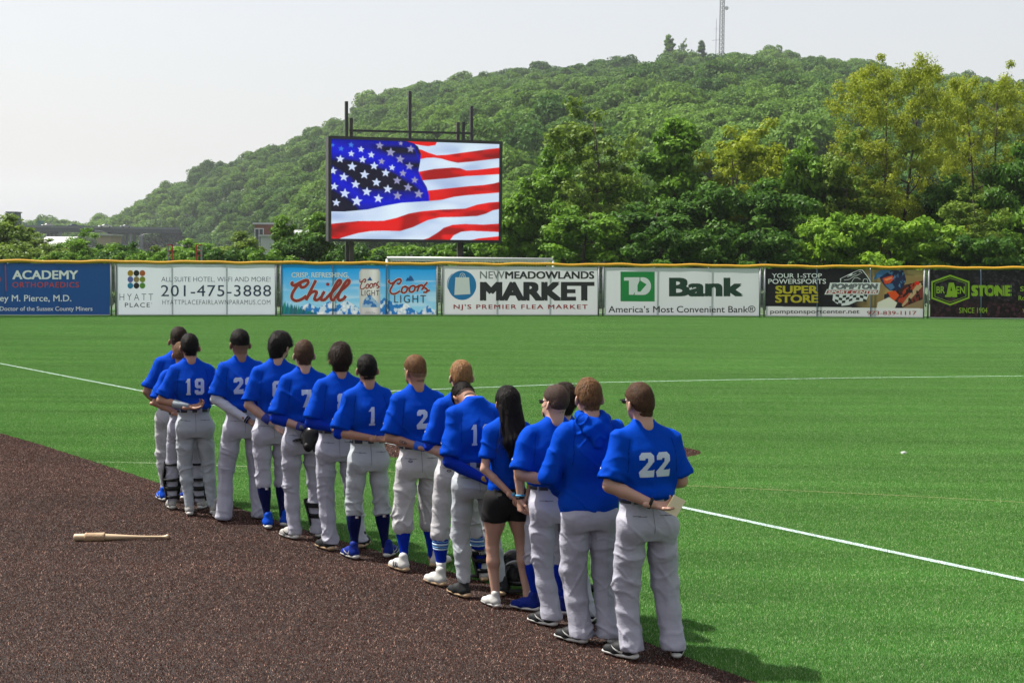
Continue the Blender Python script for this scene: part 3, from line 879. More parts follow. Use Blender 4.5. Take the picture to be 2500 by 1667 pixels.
fence = empty('outfield_fence', (0, wy(0), 0), label='long outfield fence of galvanised posts with a padded yellow top', cat='fence')
org = Vector((0, wy(0), 0))
M_GALV = M('galvanised', (0.42, 0.44, 0.46), rough=0.4, metal=0.6, var=0.15, vs_=20)
M_YEL = mat('yellow_cap', (0.80, 0.42, 0.012), rough=0.35, var=0.07, vs_=3)
XS = np.arange(-34, 34.01, 0.25)
def wav(X): return 0.018 * math.sin(X * 1.9) + 0.012 * math.sin(X * 4.3 + 1)
MB().tube([wxyz(X, WALL_H - 0.035 + wav(X), 0.015) - org for X in XS], 0.062, 10).build('top_cap', M_YEL, fence, smooth=True)
MB().tube([wxyz(X, 0.09, -0.03) - org for X in XS], 0.022, 6).build('bottom_rail', M_GALV, fence, smooth=True)
GAPS = [-130, 277, 679.5, 1073, 1467, 1861, 2261.5, 2665]
MIDS = [6, 139, 414, 547, 812, 942, 1207, 1336, 1597.5, 1730, 1994, 2125, 2394, 2530]
for g in GAPS:
    for dx in (-5.5, 5.5):
        p = wpt(g + dx, 700); p.z = 0
        MB().tube([p - org, p - org + Vector((0, 0, WALL_H))], 0.036, 8).build('post', M_GALV, fence, smooth=True)
for g in MIDS:
    p = wpt(g, 700, -0.05); p.z = 0
    MB().tube([p - org, p - org + Vector((0, 0, WALL_H))], 0.022, 8).build('post', M_GALV, fence, smooth=True)
# wire mesh in the gaps between banners
mb = MB()
for g in GAPS:
    x0 = wx(g - 9); x1 = wx(g + 9)
    z = 0.05
    while z < WALL_H - .1:
        for (a, b) in (((x0, z), (x1, z + (x1 - x0))), ((x1, z), (x0, z + (x1 - x0)))):
            mb.bar(wxyz(a[0], a[1], .0) - org, wxyz(b[0], b[1], .0) - org, .006)
        z += .07
mb.build('wire_mesh', M_GALV, fence, kind='stuff')
for s, nm in ((-1, 'left'), (1, 'right')):
    XX = np.arange(0, 15.5, .5)
    x0 = wx(-135) if s < 0 else wx(2670)
    V = []; 
    for q in XX: V += [wxyz(x0 + s * q, .03, .02) - org, wxyz(x0 + s * q, WALL_H - .06, .02) - org]
    mk('windscreen', V, [(2 * i, 2 * i + 2, 2 * i + 3, 2 * i + 1) for i in range(len(XX) - 1)], M('windscreen_green', (0.02, 0.06, 0.035), rough=0.8), fence)

# ------------------------------------------------------------------ banners
def thin(m, k=.5):
    """thin sheet: lets part of the sun from behind through"""
    n = m.node_tree.nodes; L = m.node_tree.links; p = n['Principled BSDF']
    tr = n.new('ShaderNodeBsdfTranslucent'); ms = n.new('ShaderNodeMixShader'); ms.inputs[0].default_value = k
    L.new(p.inputs['Base Color'].links[0].from_socket, tr.inputs[0])
    L.new(p.outputs[0], ms.inputs[1]); L.new(tr.outputs[0], ms.inputs[2]); L.new(ms.outputs[0], n['Material Output'].inputs[0])
    return m
def ban_mat(name, c, rough=0.55):
    return thin(mat(name, c, rough=rough, var=0.06, vs_=1.2, bump=1.0, bs=2.2, stretch=(1, 1, .35)))
def tex_mat(name, transl=True):
    m = attrmat(name, rough=0.5)
    n = m.node_tree.nodes; L = m.node_tree.links
    tc = n.new('ShaderNodeTexCoord'); nz = n.new('ShaderNodeTexNoise'); nz.inputs['Scale'].default_value = 1.6
    bn = n.new('ShaderNodeBump'); bn.inputs['Strength'].default_value = .8; bn.inputs['Distance'].default_value = .02
    L.new(tc.outputs['Object'], nz.inputs[0]); L.new(nz.outputs['Fac'], bn.inputs['Height']); L.new(bn.outputs[0], n['Principled BSDF'].inputs['Normal'])
    return m
M_PRINT = thin(tex_mat('printed_vinyl'))
M_SCREEN = attrmat('led_screen', rough=0.8, emit=.46, spec=.04)
def srgb(c): return tuple(((v / 255) / 12.92 if v / 255 <= .04045 else ((v / 255 + .055) / 1.055) ** 2.4) for v in c)
class Paint:
    """a picture printed on a sheet: painted cell by cell into a fine grid"""
    def __init__(s, x0, x1, y0, y1, res=.6, ss=2):
        s.x0, s.x1, s.y0, s.y1 = x0, x1, y0, y1
        s.nx = int((x1 - x0) * res); s.ny = int((y1 - y0) * res); s.ss = ss
        gx = np.linspace(x0, x1, s.nx * ss + 1)[:-1] + (x1 - x0) / (s.nx * ss) / 2
        gy = np.linspace(y0, y1, s.ny * ss + 1)[:-1] + (y1 - y0) / (s.ny * ss) / 2
        s.X, s.Y = np.meshgrid(gx, gy)
        s.C = np.zeros(s.X.shape + (3,))
    def inside(s, poly):
        X, Y = s.X, s.Y; r = np.zeros(X.shape, bool); n = len(poly)
        for i in range(n):
            x1, y1 = poly[i]; x2, y2 = poly[(i + 1) % n]
            if y1 == y2: continue
            c = ((Y < y1) != (Y < y2)) & (X < (x2 - x1) * (Y - y1) / (y2 - y1) + x1)
            r ^= c
        return r
    def fill(s, mask, c): s.C[mask] = np.array(srgb(c)); return s
    def poly(s, p, c): return s.fill(s.inside(p), c)
    def blend(s, k, c): s.C = s.C * (1 - k[..., None]) + np.array(srgb(c)) * k[..., None]; return s
    def noise(s, sx, sy, seed, oct=1):
        v = 0; a = 1
        for o in range(oct):
            v = v + a * vnoise(np.stack([s.X.ravel() / sx * 2 ** o, s.Y.ravel() / sy * 2 ** o, s.X.ravel() * 0 + seed], 1), seed + o).reshape(s.X.shape); a *= .5
        return v
    def build(s, name, mp, m, parent, **k):
        C = s.C.reshape(s.ny, s.ss, s.nx, s.ss, 3).mean((1, 3)) * (1.0 if m.name.startswith('led') else .72)
        vx = np.linspace(s.x0, s.x1, s.nx + 1); vy = np.linspace(s.y0, s.y1, s.ny + 1)
        V = np.array([mp(a, b) for b in vy for a in vx])
        n1 = s.nx + 1
        j, i = np.meshgrid(np.arange(s.ny), np.arange(s.nx), indexing='ij')
        a = (j * n1 + i).ravel()
        F = np.stack([a + n1, a + n1 + 1, a + 1, a], 1)
        o = mk(name, V, F, m, parent, **k)
        ca = o.data.color_attributes.new('print', 'FLOAT_COLOR', 'CORNER')
        cc = np.ones((len(F), 4, 4)); cc[:, :, :3] = C.reshape(-1, 1, 3)
        ca.data.foreach_set('color', cc.ravel().astype(np.float32))
        return o
def text_geo(s, bold=0.0, shear=0.0, spacing=1.0):
    cu = bpy.data.curves.new('t', 'FONT'); cu.body = s; cu.size = 1; cu.offset = bold; cu.shear = shear; cu.space_character = spacing
    cu.resolution_u = 4; cu.fill_mode = 'BOTH'; cu.dimensions = '2D'
    o = bpy.data.objects.new('t', cu); COL.objects.link(o)
    me = o.to_mesh()
    V = np.array([v.co[:] for v in me.vertices]); F = [tuple(p.vertices) for p in me.polygons]
    o.to_mesh_clear(); bpy.data.objects.remove(o); bpy.data.curves.remove(cu)
    k = V[:, 2] > -1
    return V, F
_lv = [0]
def text_on(parent, s, box, m, mp, bold=.015, shear=0., spacing=1.0, name='lettering', slope=0.0, off=.012):
    """lettering fitted to the photo box (x0,x1,y0,y1), laid on the surface mp"""
    V, F = text_geo(s, min(bold, 0.0), shear, spacing)
    x0, x1, y0, y1 = box
    a, b = V[:, 0].min(), V[:, 0].max(); c, d = V[:, 1].min(), V[:, 1].max()
    W = []; FF = []
    bx_ = max(bold, 0) * (x1 - x0) / (b - a); by_ = max(bold, 0) * (y1 - y0) / (d - c) * .6
    # heavier faces: the same letter shapes stacked a hair apart with a small shift
    for k, (sx, sy) in enumerate([(-1, -1), (1, -1), (-1, 1), (1, 1), (0, 0)] if bold > 0 else [(0, 0)]):
        n0 = len(W)
        for v in V:
            px = x0 + bx_ + (v[0] - a) / (b - a) * (x1 - x0 - 2 * bx_) + sx * bx_
            py = y1 - by_ - (v[1] - c) / (d - c) * (y1 - y0 - 2 * by_) + sy * by_ + slope * (px - x0)
            W.append(mp(px, py, off + .0007 * k))
        FF += [tuple(i + n0 for i in f) for f in F]
    return mk(name, W, FF, m, parent)
def poly_on(parent, pts, m, mp, name='emblem', off=.010):
    W = [mp(x, y, off) for x, y in pts]
    bm = bmesh.new(); vs_ = [bm.verts.new(p) for p in W]
    f = bm.faces.new(vs_); bmesh.ops.triangulate(bm, faces=[f])
    me = bpy.data.meshes.new(name); bm.to_mesh(me); bm.free(); me.materials.append(m)
    o = bpy.data.objects.new(name, me); COL.objects.link(o); o.parent = parent
    return o
def stroke_poly(pts, wd):
    """quads along a polyline with varying width; returns list of quads"""
    out = []; P = [Vector((a, b)) for a, b in pts]
    if not hasattr(wd, '__len__'): wd = [wd] * len(P)
    L_ = []; R_ = []
    for i, p in enumerate(P):
        t = (P[min(i + 1, len(P) - 1)] - P[max(i - 1, 0)]); t.normalize(); n_ = Vector((-t.y, t.x))
        L_.append(p + n_ * wd[i] / 2); R_.append(p - n_ * wd[i] / 2)
    for i in range(len(P) - 1): out.append((L_[i], L_[i + 1], R_[i + 1], R_[i]))
    return out
def smooth_line(pts, k=6):
    P = [Vector((a, b, 0)) for a, b in pts]; Q = []
    P = [P[0] * 2 - P[1]] + P + [P[-1] * 2 - P[-2]]
    for i in range(1, len(P) - 2):
        for j in range(k):
            t = j / k
            q = .5 * ((2 * P[i]) + (P[i + 1] - P[i - 1]) * t + (2 * P[i - 1] - 5 * P[i] + 4 * P[i + 1] - P[i + 2]) * t * t + (3 * P[i] - P[i - 1] - 3 * P[i + 1] + P[i + 2]) * t ** 3)
            Q.append((q.x, q.y))
    Q.append((P[-2].x, P[-2].y)); return Q
def strokes_on(parent, lines, wd, m, mp, name, off=.014):
    V = []; F = []
    for q_, ln in enumerate(lines):
        sm = smooth_line(ln)
        wl = wd if not callable(wd) else [wd(i / (len(sm) - 1)) for i in range(len(sm))]
        for qd in stroke_poly(sm, wl):
            b = len(V); V += [mp(p.x, p.y, off + .0006 * q_) for p in qd]; F.append((b, b + 1, b + 2, b + 3))
    return mk(name, V, F, m, parent)

def banner(g0, g1, m, lab, paint=None):
    x0 = g0 + 8.5; x1 = g1 - 8.5
    c = wpt((x0 + x1) / 2, 700); c.z = 0
    e = empty('banner', c, label=lab, cat='banner', group='advertising banners along the outfield fence')
    def mp(x, y, off=0.0):
        return wpt(x, y, .03 + off) - c
    if paint is None:
        V = []; n_ = 24; rows = 6
        for i in range(n_ + 1):
            x = x0 + (x1 - x0) * i / n_
            for j in range(rows + 1):
                y = ytop(x) + (ybot(x) - ytop(x)) * j / rows
                V.append(mp(x, y))
        F = [(i * (rows + 1) + j, i * (rows + 1) + j + 1, (i + 1) * (rows + 1) + j + 1, (i + 1) * (rows + 1) + j) for i in range(n_) for j in range(rows)]
        mk('vinyl_sheet', V, F, m, e, smooth=True)
    else:
        P = Paint(x0, x1, 0, 1, 1); 
        P = paint(x0, x1)
        P.build('vinyl_sheet', lambda x, v: mp(x, ytop(x) + (ybot(x) - ytop(x)) * (v - P.y0) / (P.y1 - P.y0)), M_PRINT, e)
    # pale hem strips and grommet-side fold
    V = []
    for i in range(25):
        x = x0 + (x1 - x0) * i / 24; V += [mp(x, ybot(x) - 1.2, .004), mp(x, ybot(x) + .6, .004)]
    mk('hem', V, [(2 * i, 2 * i + 1, 2 * i + 3, 2 * i + 2) for i in range(24)], M('hem_white', (0.6, 0.62, 0.64)), e)
    # grey strips laid on to stand in for the fence posts' shadow lines
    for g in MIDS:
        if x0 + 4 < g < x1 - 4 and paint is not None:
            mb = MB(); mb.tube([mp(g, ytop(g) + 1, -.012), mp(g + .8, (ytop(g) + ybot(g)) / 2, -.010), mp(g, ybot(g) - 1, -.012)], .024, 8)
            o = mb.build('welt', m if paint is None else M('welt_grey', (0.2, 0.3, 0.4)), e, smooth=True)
    return e, mp
INK = {k: mat('ink_' + k, tuple(v * (1.2 if k == 'white' else 1) for v in srgb(c)), rough=.5, var=.02) for k, c in dict(
    white=(255, 255, 255), red=(205, 60, 50), navy=(40, 66, 98), grey=(92, 96, 106), dark=(44, 44, 48), blue=(10, 150, 225), green=(0, 165, 75),
    dgreen=(18, 70, 50), silver=(150, 152, 156), lime=(160, 205, 10), yellow=(235, 215, 20), coral=(225, 75, 70), black=(20, 20, 22), mblue=(30, 105, 190), crimson=(190, 45, 40)).items()}
for k, c in dict(d1=(215, 165, 20), d2=(30, 30, 32), d3=(220, 115, 50), d4=(115, 125, 205), d5=(185, 160, 100), d6=(160, 175, 45), d7=(35, 155, 210), d9=(110, 175, 60)).items():
    INK[k] = mat('ink_' + k, srgb(c), rough=.5, var=.04)
def circle(cx, cy, rx, ry=None, n=28): ry = ry or rx; return [(cx + rx * math.cos(a), cy + ry * math.sin(a)) for a in np.linspace(0, 2 * math.pi, n + 1)[:-1]]

# 1 blue orthopaedics banner
b, mp = banner(-130, 277, thin(mat('vinyl_blue', srgb((0, 78, 150)), rough=.5, var=.05), .2), 'dark blue academy orthopaedics banner at the left end of the fence')
T = lambda s, x0, x1, y0, y1, c, **k: text_on(b, s, (x0, x1, y0, y1), INK[c], mp, **k)
T('ACADEMY', 30.5, 191, 660, 682, 'white', bold=.03)
T('ORTHOPAEDICS', 30.5, 193, 688.5, 702, 'coral', bold=.012, spacing=1.15)
T('ey M. Pierce, M.D.', 0, 174.5, 720, 740.5, 'white', bold=.01)
T('Doctor of the Sussex County Miners', 0, 226, 748, 762, 'white', bold=.01)
poly_on(b, [(12.3, 647), (14.3, 647), (16, 710), (14, 710)], INK['coral'], mp, 'rule')
poly_on(b, circle(-14, 682, 16, 14), INK['coral'], mp, 'emblem')

# 2 hotel banner
b, mp = banner(277, 679.5, ban_mat('vinyl_white', (0.72, 0.79, 0.86)), 'white hotel banner with nine coloured dots and a phone number')
cols = ['d1', 'd2', 'd3', 'd4', 'd5', 'd6', 'd7', 'd2', 'd9']
for i, c in enumerate(cols):
    poly_on(b, circle(318.5 + (i % 3) * 14.7, 667 + (i // 3) * 15.2, 7, 7.4), INK[c], mp, 'dot')
T('HYATT', 292, 374, 717, 733, 'grey', bold=-.012, spacing=1.45)
T('PLACE', 305, 366, 739, 750, 'dark', bold=.004, spacing=1.2)
T('\u00ae', 369, 371.5, 739, 741.5, 'dark')
T('ALL SUITE HOTEL, WI-FI AND MORE!', 394, 660, 676, 689.5, 'navy', bold=-.008)
T('201-475-3888', 393, 662, 696, 723.5, 'navy', bold=.002, spacing=1.08)
T('HYATTPLACEFAIRLAWNPARAMUS.COM', 396.5, 660, 732, 743.5, 'grey', bold=-.006, spacing=1.1)

# 3 blue beer banner
def paint3(x0, x1):
    P = Paint(x0, x1, 647, 768, .75, 2)
    t = (P.Y - 647) / 121
    P.fill(t > -1, (25, 160, 235))
    P.blend(np.clip(t * 1.2 - .1, 0, 1), (150, 215, 245))
    P.blend(np.clip(P.noise(60, 12, 3, 2) * .5, 0, .4) * (t > .3), (225, 240, 250))
    n = P.noise(7, 9, 8, 3)
    for pk in ([(728, 770), (735, 748), (755, 740), (776, 752), (790, 770)], [(757, 770), (780, 750), (808, 732), (826, 744), (846, 733), (862, 742), (880, 756), (900, 770)],
               [(920, 770), (940, 752), (968, 742), (992, 741), (1010, 756), (1030, 768), (1040, 770)], [(1018, 770), (1030, 756), (1045, 745), (1058, 756), (1075, 765), (1075, 770)], [(928, 770), (926, 735), (938, 726), (958, 737), (968, 750), (990, 770)]):
        k = P.inside(pk); P.fill(k, (205, 225, 240)); P.fill(k & (n > .12), (40, 125, 200)); P.fill(k & (n < -.5), (245, 248, 250))
    for i in range(34):
        x = 683 + i * 2.6 + random.uniform(-1, 1); h = (38 - i * .85) * random.uniform(.7, 1.1)
        P.poly([(x - 3.5 - h * .05, 769), (x, 769 - h), (x + 3.5 + h * .05, 769)], (20 + random.randint(0, 30), 95 + random.randint(0, 40), 105 + random.randint(0, 40)))
    # the can
    k = P.inside([(878, 769), (877, 664), (882, 657), (924, 657), (928.5, 664), (928, 769)])
    P.fill(k, (205, 205, 203))
    P.blend(k * np.clip(1 - np.abs(P.X - 912) / 14, 0, 1) * .6, (240, 240, 240)); P.blend(k * np.clip((P.X - 918) / 12, 0, 1) * .5, (120, 120, 125)); P.blend(k * np.clip((886 - P.X) / 10, 0, 1) * .4, (130, 130, 135))
    P.poly([(879, 657), (881, 655), (925, 655), (927, 657)], (120, 122, 126))
    k = P.inside([(884, 742), (890, 730), (898, 721), (905, 720), (914, 730), (926, 742), (926, 750), (884, 750)]); P.fill(k, (150, 185, 215)); P.fill(k & (n > 0), (55, 115, 180))
    return P
b, mp = banner(679.5, 1073, INK['blue'], 'bright blue beer banner with a silver can and snowy mountains', paint3)
T('CRISP. REFRESHING.', 711.5, 852, 665, 677.5, 'white', bold=.03)
def script(lines, wd, w2):
    strokes_on(b, lines, w2, INK['white'], mp, 'lettering_outline', off=.010)
    strokes_on(b, lines, wd, INK['red'], mp, 'lettering', off=.018)
chill = [[(716, 688), (712, 692), (716, 697), (724, 694), (740, 686), (750, 684), (752, 691), (744, 700), (735, 701), (733, 695)],
         [(748, 685), (738, 688), (724, 700), (714, 716), (713, 728), (722, 734), (735, 731), (748, 722)],
         [(771, 684), (763, 700), (755, 716), (747, 733)], [(749, 728), (758, 716), (768, 711), (773, 714), (769, 724), (768, 731), (775, 732), (784, 725)],
         [(792, 711), (786, 722), (784, 731), (791, 732), (799, 726)],
         [(797, 727), (812, 712), (829, 694), (832, 686), (826, 685), (815, 703), (808, 722), (810, 732), (818, 731)],
         [(816, 729), (830, 712), (848, 696), (853, 687), (848, 684), (838, 697), (830, 712), (825, 727), (829, 733), (838, 730), (844, 722)]]
script(chill, 7.0, 9.6)
poly_on(b, circle(800, 694, 4.2), INK['red'], mp, 'lettering', off=.019)
def coors(x0, y0, s, sy):
    L_ = [[(2, 8), (0, 13), (5, 17), (12, 14), (20, 8), (27, 6), (30, 11), (25, 18), (20, 16)], [(28, 6), (17, 11), (8, 24), (3, 35), (8, 42), (18, 41), (27, 35)],
          [(42, 24), (34, 27), (31, 36), (36, 40), (43, 36), (45, 27), (40, 24)], [(45, 28), (52, 28)], [(61, 22), (53, 25), (50, 34), (55, 38), (62, 34), (64, 25), (59, 22)],
          [(64, 27), (71, 24), (74, 22), (72, 29), (69, 37)], [(71, 28), (78, 21), (82, 22), (82, 25)], [(94, 14), (86, 25), (93, 31), (92, 38), (84, 38)], [(86, 25), (80, 33)], [(92, 37), (100, 33)]]
    return [[(x0 + a * s, y0 + c * sy) for a, c in l] for l in L_]
script(coors(949, 675, 1.0, 1.0), 4.6, 6.8)
script(coors(878, 677, .49, .68), 2.4, 3.4)
T('LIGHT', 962, 1040, 720, 739.5, 'grey', bold=.012, spacing=1.25)
T('LIGHT', 882, 926, 708.5, 722, 'dark', bold=.006, spacing=1.15)
poly_on(b, [(990, 686), (995, 677), (998, 679), (1000, 672), (1004, 679), (1006, 676), (1011, 686)], INK['mblue'], mp)
poly_on(b, [(896, 685), (901, 678), (903, 675), (909, 685)], INK['mblue'], mp)
T('COLD AS', 893, 911, 760, 762, 'grey'); T('THE ROCKIES', 890, 916, 763.5, 765.5, 'grey')

# 4 market banner
b, mp = banner(1073, 1467, ban_mat('vinyl_pale', (0.76, 0.79, 0.82)), 'white flea market banner with a round blue shopping bag logo')
poly_on(b, circle(1128, 696.5, 34.5, 35.8, 44), INK['blue'], mp)
poly_on(b, [(1111.5, 677), (1145, 677), (1148, 718), (1109, 720)], INK['white'], mp, 'bag', off=.014)
strokes_on(b, [[(1122, 677), (1124, 669), (1129, 667), (1134, 670), (1136, 677)], [(1126, 677), (1129, 671), (1133, 677)]], 1.3, INK['white'], mp, 'bag_handle', .016)
strokes_on(b, [[(1104, 668), (1094, 682), (1092, 698), (1096, 708)]], 1.6, INK['blue'], mp, 'swirl', .014)
T('NEW', 1171.5, 1232, 662, 680.5, 'silver', bold=.01)
T('MEADOWLANDS', 1233, 1450.5, 662.5, 681, 'dark', bold=.035)
T('MARKET', 1171.5, 1451, 688, 734, 'dark', bold=.055)
T("NJ'S PREMIER FLEA MARKET", 1107, 1434.5, 743, 757.5, 'crimson', bold=.02, spacing=1.2)

# 5 bank banner
b, mp = banner(1467, 1861, ban_mat('vinyl_white2', (0.75, 0.79, 0.83)), 'white bank banner with a green square logo')
poly_on(b, [(1514.5, 663), (1598, 663.5), (1598, 736), (1514.5, 735.5)], INK['green'], mp)
for pl in ([(1523, 677), (1561, 677), (1561, 685), (1546, 685), (1546, 719.5), (1535, 719.5), (1535, 685), (1523, 685)],
           [(1549, 689), (1556, 689), (1556, 712), (1570, 712), (1570, 720), (1549, 720)]):
    poly_on(b, pl, INK['white'], mp, 'lettering', .016)
dd = [(1563, 677)] + [(1570 + 19 * math.sin(a), 698.5 - 21.5 * math.cos(a)) for a in np.linspace(0, math.pi, 14)] + [(1563, 720), (1563, 712)] + [(1569 + 11 * math.sin(a), 698.5 + 13.5 * math.cos(a)) for a in np.linspace(0, math.pi, 12)] + [(1563, 685)]
poly_on(b, dd, INK['white'], mp, 'lettering', .017)
T('Bank', 1633, 1814, 678, 724, 'dgreen', bold=.045)
T("America\u2019s Most Convenient Bank\u00ae", 1485, 1844, 746, 763, 'dark', bold=.008)

# 6 powersports banner
def paint6(x0, x1):
    P = Paint(x0, x1, 656, 774, .75, 2)
    P.fill(P.X > 0, (24, 24, 27))
    P.blend(np.clip((P.X - 2085) / 60, 0, 1) * .9, (150, 128, 80)); P.blend(np.clip((P.X - 2085) / 60, 0, 1) * np.clip(P.noise(25, 20, 4, 2) + .2, 0, .6), (185, 165, 110))
    n = P.noise(6, 10, 9, 3)
    P.poly([(2170, 752), (2158, 738), (2168, 726), (2180, 708), (2200, 695), (2225, 690), (2262, 680), (2262, 752)], (70, 32, 25))
    P.poly([(2190, 735), (2206, 706), (2236, 684), (2248, 690), (2230, 715), (2214, 745)], (170, 60, 32))
    P.poly([(2205, 752), (2222, 718), (2240, 690), (2262, 688), (2262, 752)], (120, 50, 34))
    for i in range(7): P.poly([(2200 + i * 3, 745 - i * 3), (2240 + i * 3, 690 - i), (2243 + i * 3, 692 - i), (2204 + i * 3, 748 - i * 3)], (185, 160, 120))
    P.fill(P.inside([(2165, 752), (2158, 738), (2168, 720), (2190, 700), (2262, 678), (2262, 752)]) & (n > .45), (35, 25, 25))
    P.poly([(2200, 752), (2220, 742), (2262, 725), (2262, 752)], (140, 120, 85))
    # helmet with peak and goggles
    P.poly([(2132, 682), (2142, 663), (2152, 658), (2205, 657), (2212, 680), (2205, 700), (2188, 708), (2172, 708), (2160, 698), (2150, 684), (2146, 674)], (28, 40, 74))
    P.poly([(2131, 683), (2138, 666), (2150, 657), (2178, 657), (2158, 668), (2148, 675)], (60, 115, 165))
    P.poly([(2154, 678), (2178, 670), (2183, 678), (2172, 690), (2160, 692)], (205, 75, 38)); P.poly([(2158, 680), (2176, 674), (2178, 678), (2164, 684)], (235, 140, 90))
    P.poly([(2160, 694), (2178, 690), (2184, 700), (2174, 708)], (70, 110, 150))
    P.fill(P.inside([(2165, 658), (2205, 657), (2212, 680), (2200, 702), (2184, 690)]) & (P.noise(4, 7, 21, 2) > .35), (80, 130, 175))
    P.poly([(2165, 712), (2185, 708), (2195, 720), (2182, 735), (2165, 735)], (215, 80, 30)); P.poly([(2158, 718), (2168, 714), (2176, 732), (2168, 745), (2158, 735)], (30, 32, 42))
    P.poly([(2140, 752), (2142, 738), (2170, 724), (2190, 738), (2184, 752)], (215, 218, 200)); P.poly([(2190, 752), (2192, 736), (2200, 738), (2204, 752)], (30, 30, 32))
    P.poly([(2234, 686), (2243, 684), (2244, 693), (2236, 694)], (220, 40, 25))
    yb = 750 + (P.X - 1861) * .004
    P.fill(P.Y > yb, (226, 228, 228))
    return P
b, mp = banner(1861, 2261.5, INK['black'], 'black powersports banner with a motocross rider and white bottom strip', paint6)
T('YOUR 1-STOP', 1884, 2006, 667.5, 678.5, 'white', bold=.01); T('POWERSPORTS', 1875, 2016, 681, 693, 'white', bold=.01)
T('SUPER', 1892.5, 1997, 697.5, 717, 'yellow', bold=.035); T('STORE', 1892, 1997, 719.5, 739, 'yellow', bold=.035)
T('pomptonsportcenter.net', 1880, 2098, 757, 768.5, 'dark', bold=.012); T('973-839-1117', 2116, 2237, 759, 768.5, 'crimson', bold=.012)
def rider(mt, off, g):
    P0 = [(2052, 689), (2056, 684), (2053, 680), (2068, 673), (2078, 672), (2082, 666), (2092, 662), (2096, 660), (2104, 660), (2109, 666), (2116, 675), (2122, 685), (2124, 692)]
    c = Vector((2090, 678)); P1 = [((p[0] - c.x) * g + c.x, (p[1] - c.y) * g + c.y) for p in P0]
    poly_on(b, P1 + [(2124, 694), (2052, 692)], mt, mp, 'emblem', off)
rider(INK['white'], .012, 1.08); rider(INK['black'], .016, 1.0)
strokes_on(b, [[(2060, 684), (2072, 682), (2082, 676), (2092, 672), (2100, 668)], [(2078, 690), (2084, 680), (2092, 678), (2100, 682)], [(2096, 664), (2100, 663), (2104, 667)], [(2106, 690), (2108, 682), (2116, 682), (2118, 690)], [(2068, 676), (2080, 672), (2090, 668)]], 1.1, INK['white'], mp, 'emblem_detail', .020)
flag = [(2036, 715), (2034, 732), (2044, 740), (2056, 745), (2072, 743), (2090, 735), (2104, 732), (2112, 734), (2119, 718)]
poly_on(b, [((x - 2076) * 1.05 + 2076, (y - 725) * 1.08 + 725) for x, y in flag] , INK['white'], mp, 'emblem', .0115)
for i in range(9):
    for j in range(4):
        if (i + j) % 2 == 0:
            x = 2040 + i * 8.6 - j * 1.0; dy = 4 * math.sin((i) * .75)
            if 2 < i < 9 and j == 3: continue
            poly_on(b, [(x, 717 + j * 6.5 + dy), (x + 8.4, 717 + j * 6.5 + 4 * math.sin((i + 1) * .75)), (x + 7.6, 723 + j * 6.5 + 4 * math.sin((i + 1) * .75)), (x - .8, 723 + j * 6.5 + dy)], INK['black'], mp, 'check', .016)
poly_on(b, [(2026, 690), (2149, 690), (2143, 706), (2147, 708), (2143, 719), (2012, 719), (2018, 706), (2022, 706)], INK['white'], mp, 'emblem', .018)
poly_on(b, [(2020, 708), (2144, 708), (2141, 717), (2016, 717)], INK['red'], mp, 'emblem', .021)
T('POMPTON', 2028, 2143, 692.5, 706, 'dark', bold=.06, shear=.2, off=.024); T('POMPTON', 2028.8, 2142, 693.5, 705, 'silver', bold=.01, shear=.2, off=.028)
T('SPORT CENTER', 2020, 2140, 709, 716.5, 'white', bold=.03, shear=.2, off=.026)

# 7 stone banner
def paint7(x0, x1):
    P = Paint(x0, x1, 660, 778, .75, 2)
    rr = np.random.default_rng(5); S_ = np.stack([rr.uniform(x0 - 10, x1 + 10, 900), rr.uniform(650, 785, 900)], 1)
    sh = P.X.shape; X_ = P.X.ravel(); Y_ = P.Y.ravel(); best = np.full(len(X_), 1e9); sec = best.copy(); idx = np.zeros(len(X_), int)
    for i, (sx, sy) in enumerate(S_):
        k = np.abs(X_ - sx) < 22
        d = np.where(k, np.hypot(X_ - sx, (Y_ - sy) * 1.2), 1e9)
        m_ = d < best; sec = np.where(m_, best, np.minimum(sec, d)); idx = np.where(m_, i, idx); best = np.where(m_, d, best)
    tone = rr.uniform(.3, 1.25, 900)[idx] * np.clip((sec - best) / 2.2, .15, 1)
    red = sstep(728, 738, Y_)
    base = np.stack([52 + 14 * red, 46 - 8 * red, 54 - 8 * red], 1) / 255 * tone[:, None]
    P.C = (np.where(base <= .04045, base / 12.92, ((base + .055) / 1.055) ** 2.4)).reshape(sh + (3,))
    return P
b, mp = banner(2261.5, 2665, INK['black'], 'dark crushed stone banner with lime green lettering at the right end', paint7)
hexo = [(2319, 670.5), (2366.5, 687), (2366.5, 728), (2319, 746), (2273, 729), (2273, 687)]
hexi = [(2319, 675), (2362.5, 690), (2362.5, 725.5), (2319, 741.5), (2277, 726), (2277, 690)]
for k in range(6):
    poly_on(b, [hexo[k], hexo[(k + 1) % 6], hexi[(k + 1) % 6], hexi[k]], INK['lime'], mp, 'emblem')
h2 = [((x - 2319.5) * .90 + 2319.5, (y - 708) * .90 + 708) for x, y in hexi]; h3 = [((x - 2319.5) * .87 + 2319.5, (y - 708) * .87 + 708) for x, y in hexi]
for k in range(6): poly_on(b, [h2[k], h2[(k + 1) % 6], h3[(k + 1) % 6], h3[k]], INK['lime'], mp, 'emblem')
T('BR', 2285.5, 2306, 699, 716, 'lime', bold=.02); T('EN', 2334, 2355, 699, 717, 'lime', bold=.02)
for pl in ([(2306, 725), (2307, 720), (2310, 720), (2316, 690), (2328, 690), (2334, 720), (2336, 720), (2336, 725), (2324, 725), (2324, 714), (2318, 714), (2318, 720), (2319, 725)],): poly_on(b, pl, INK['lime'], mp, 'lettering', .014)
poly_on(b, [(2319.5, 710), (2321.5, 699), (2324, 710)], INK['black'], mp, 'lettering_counter', .02)
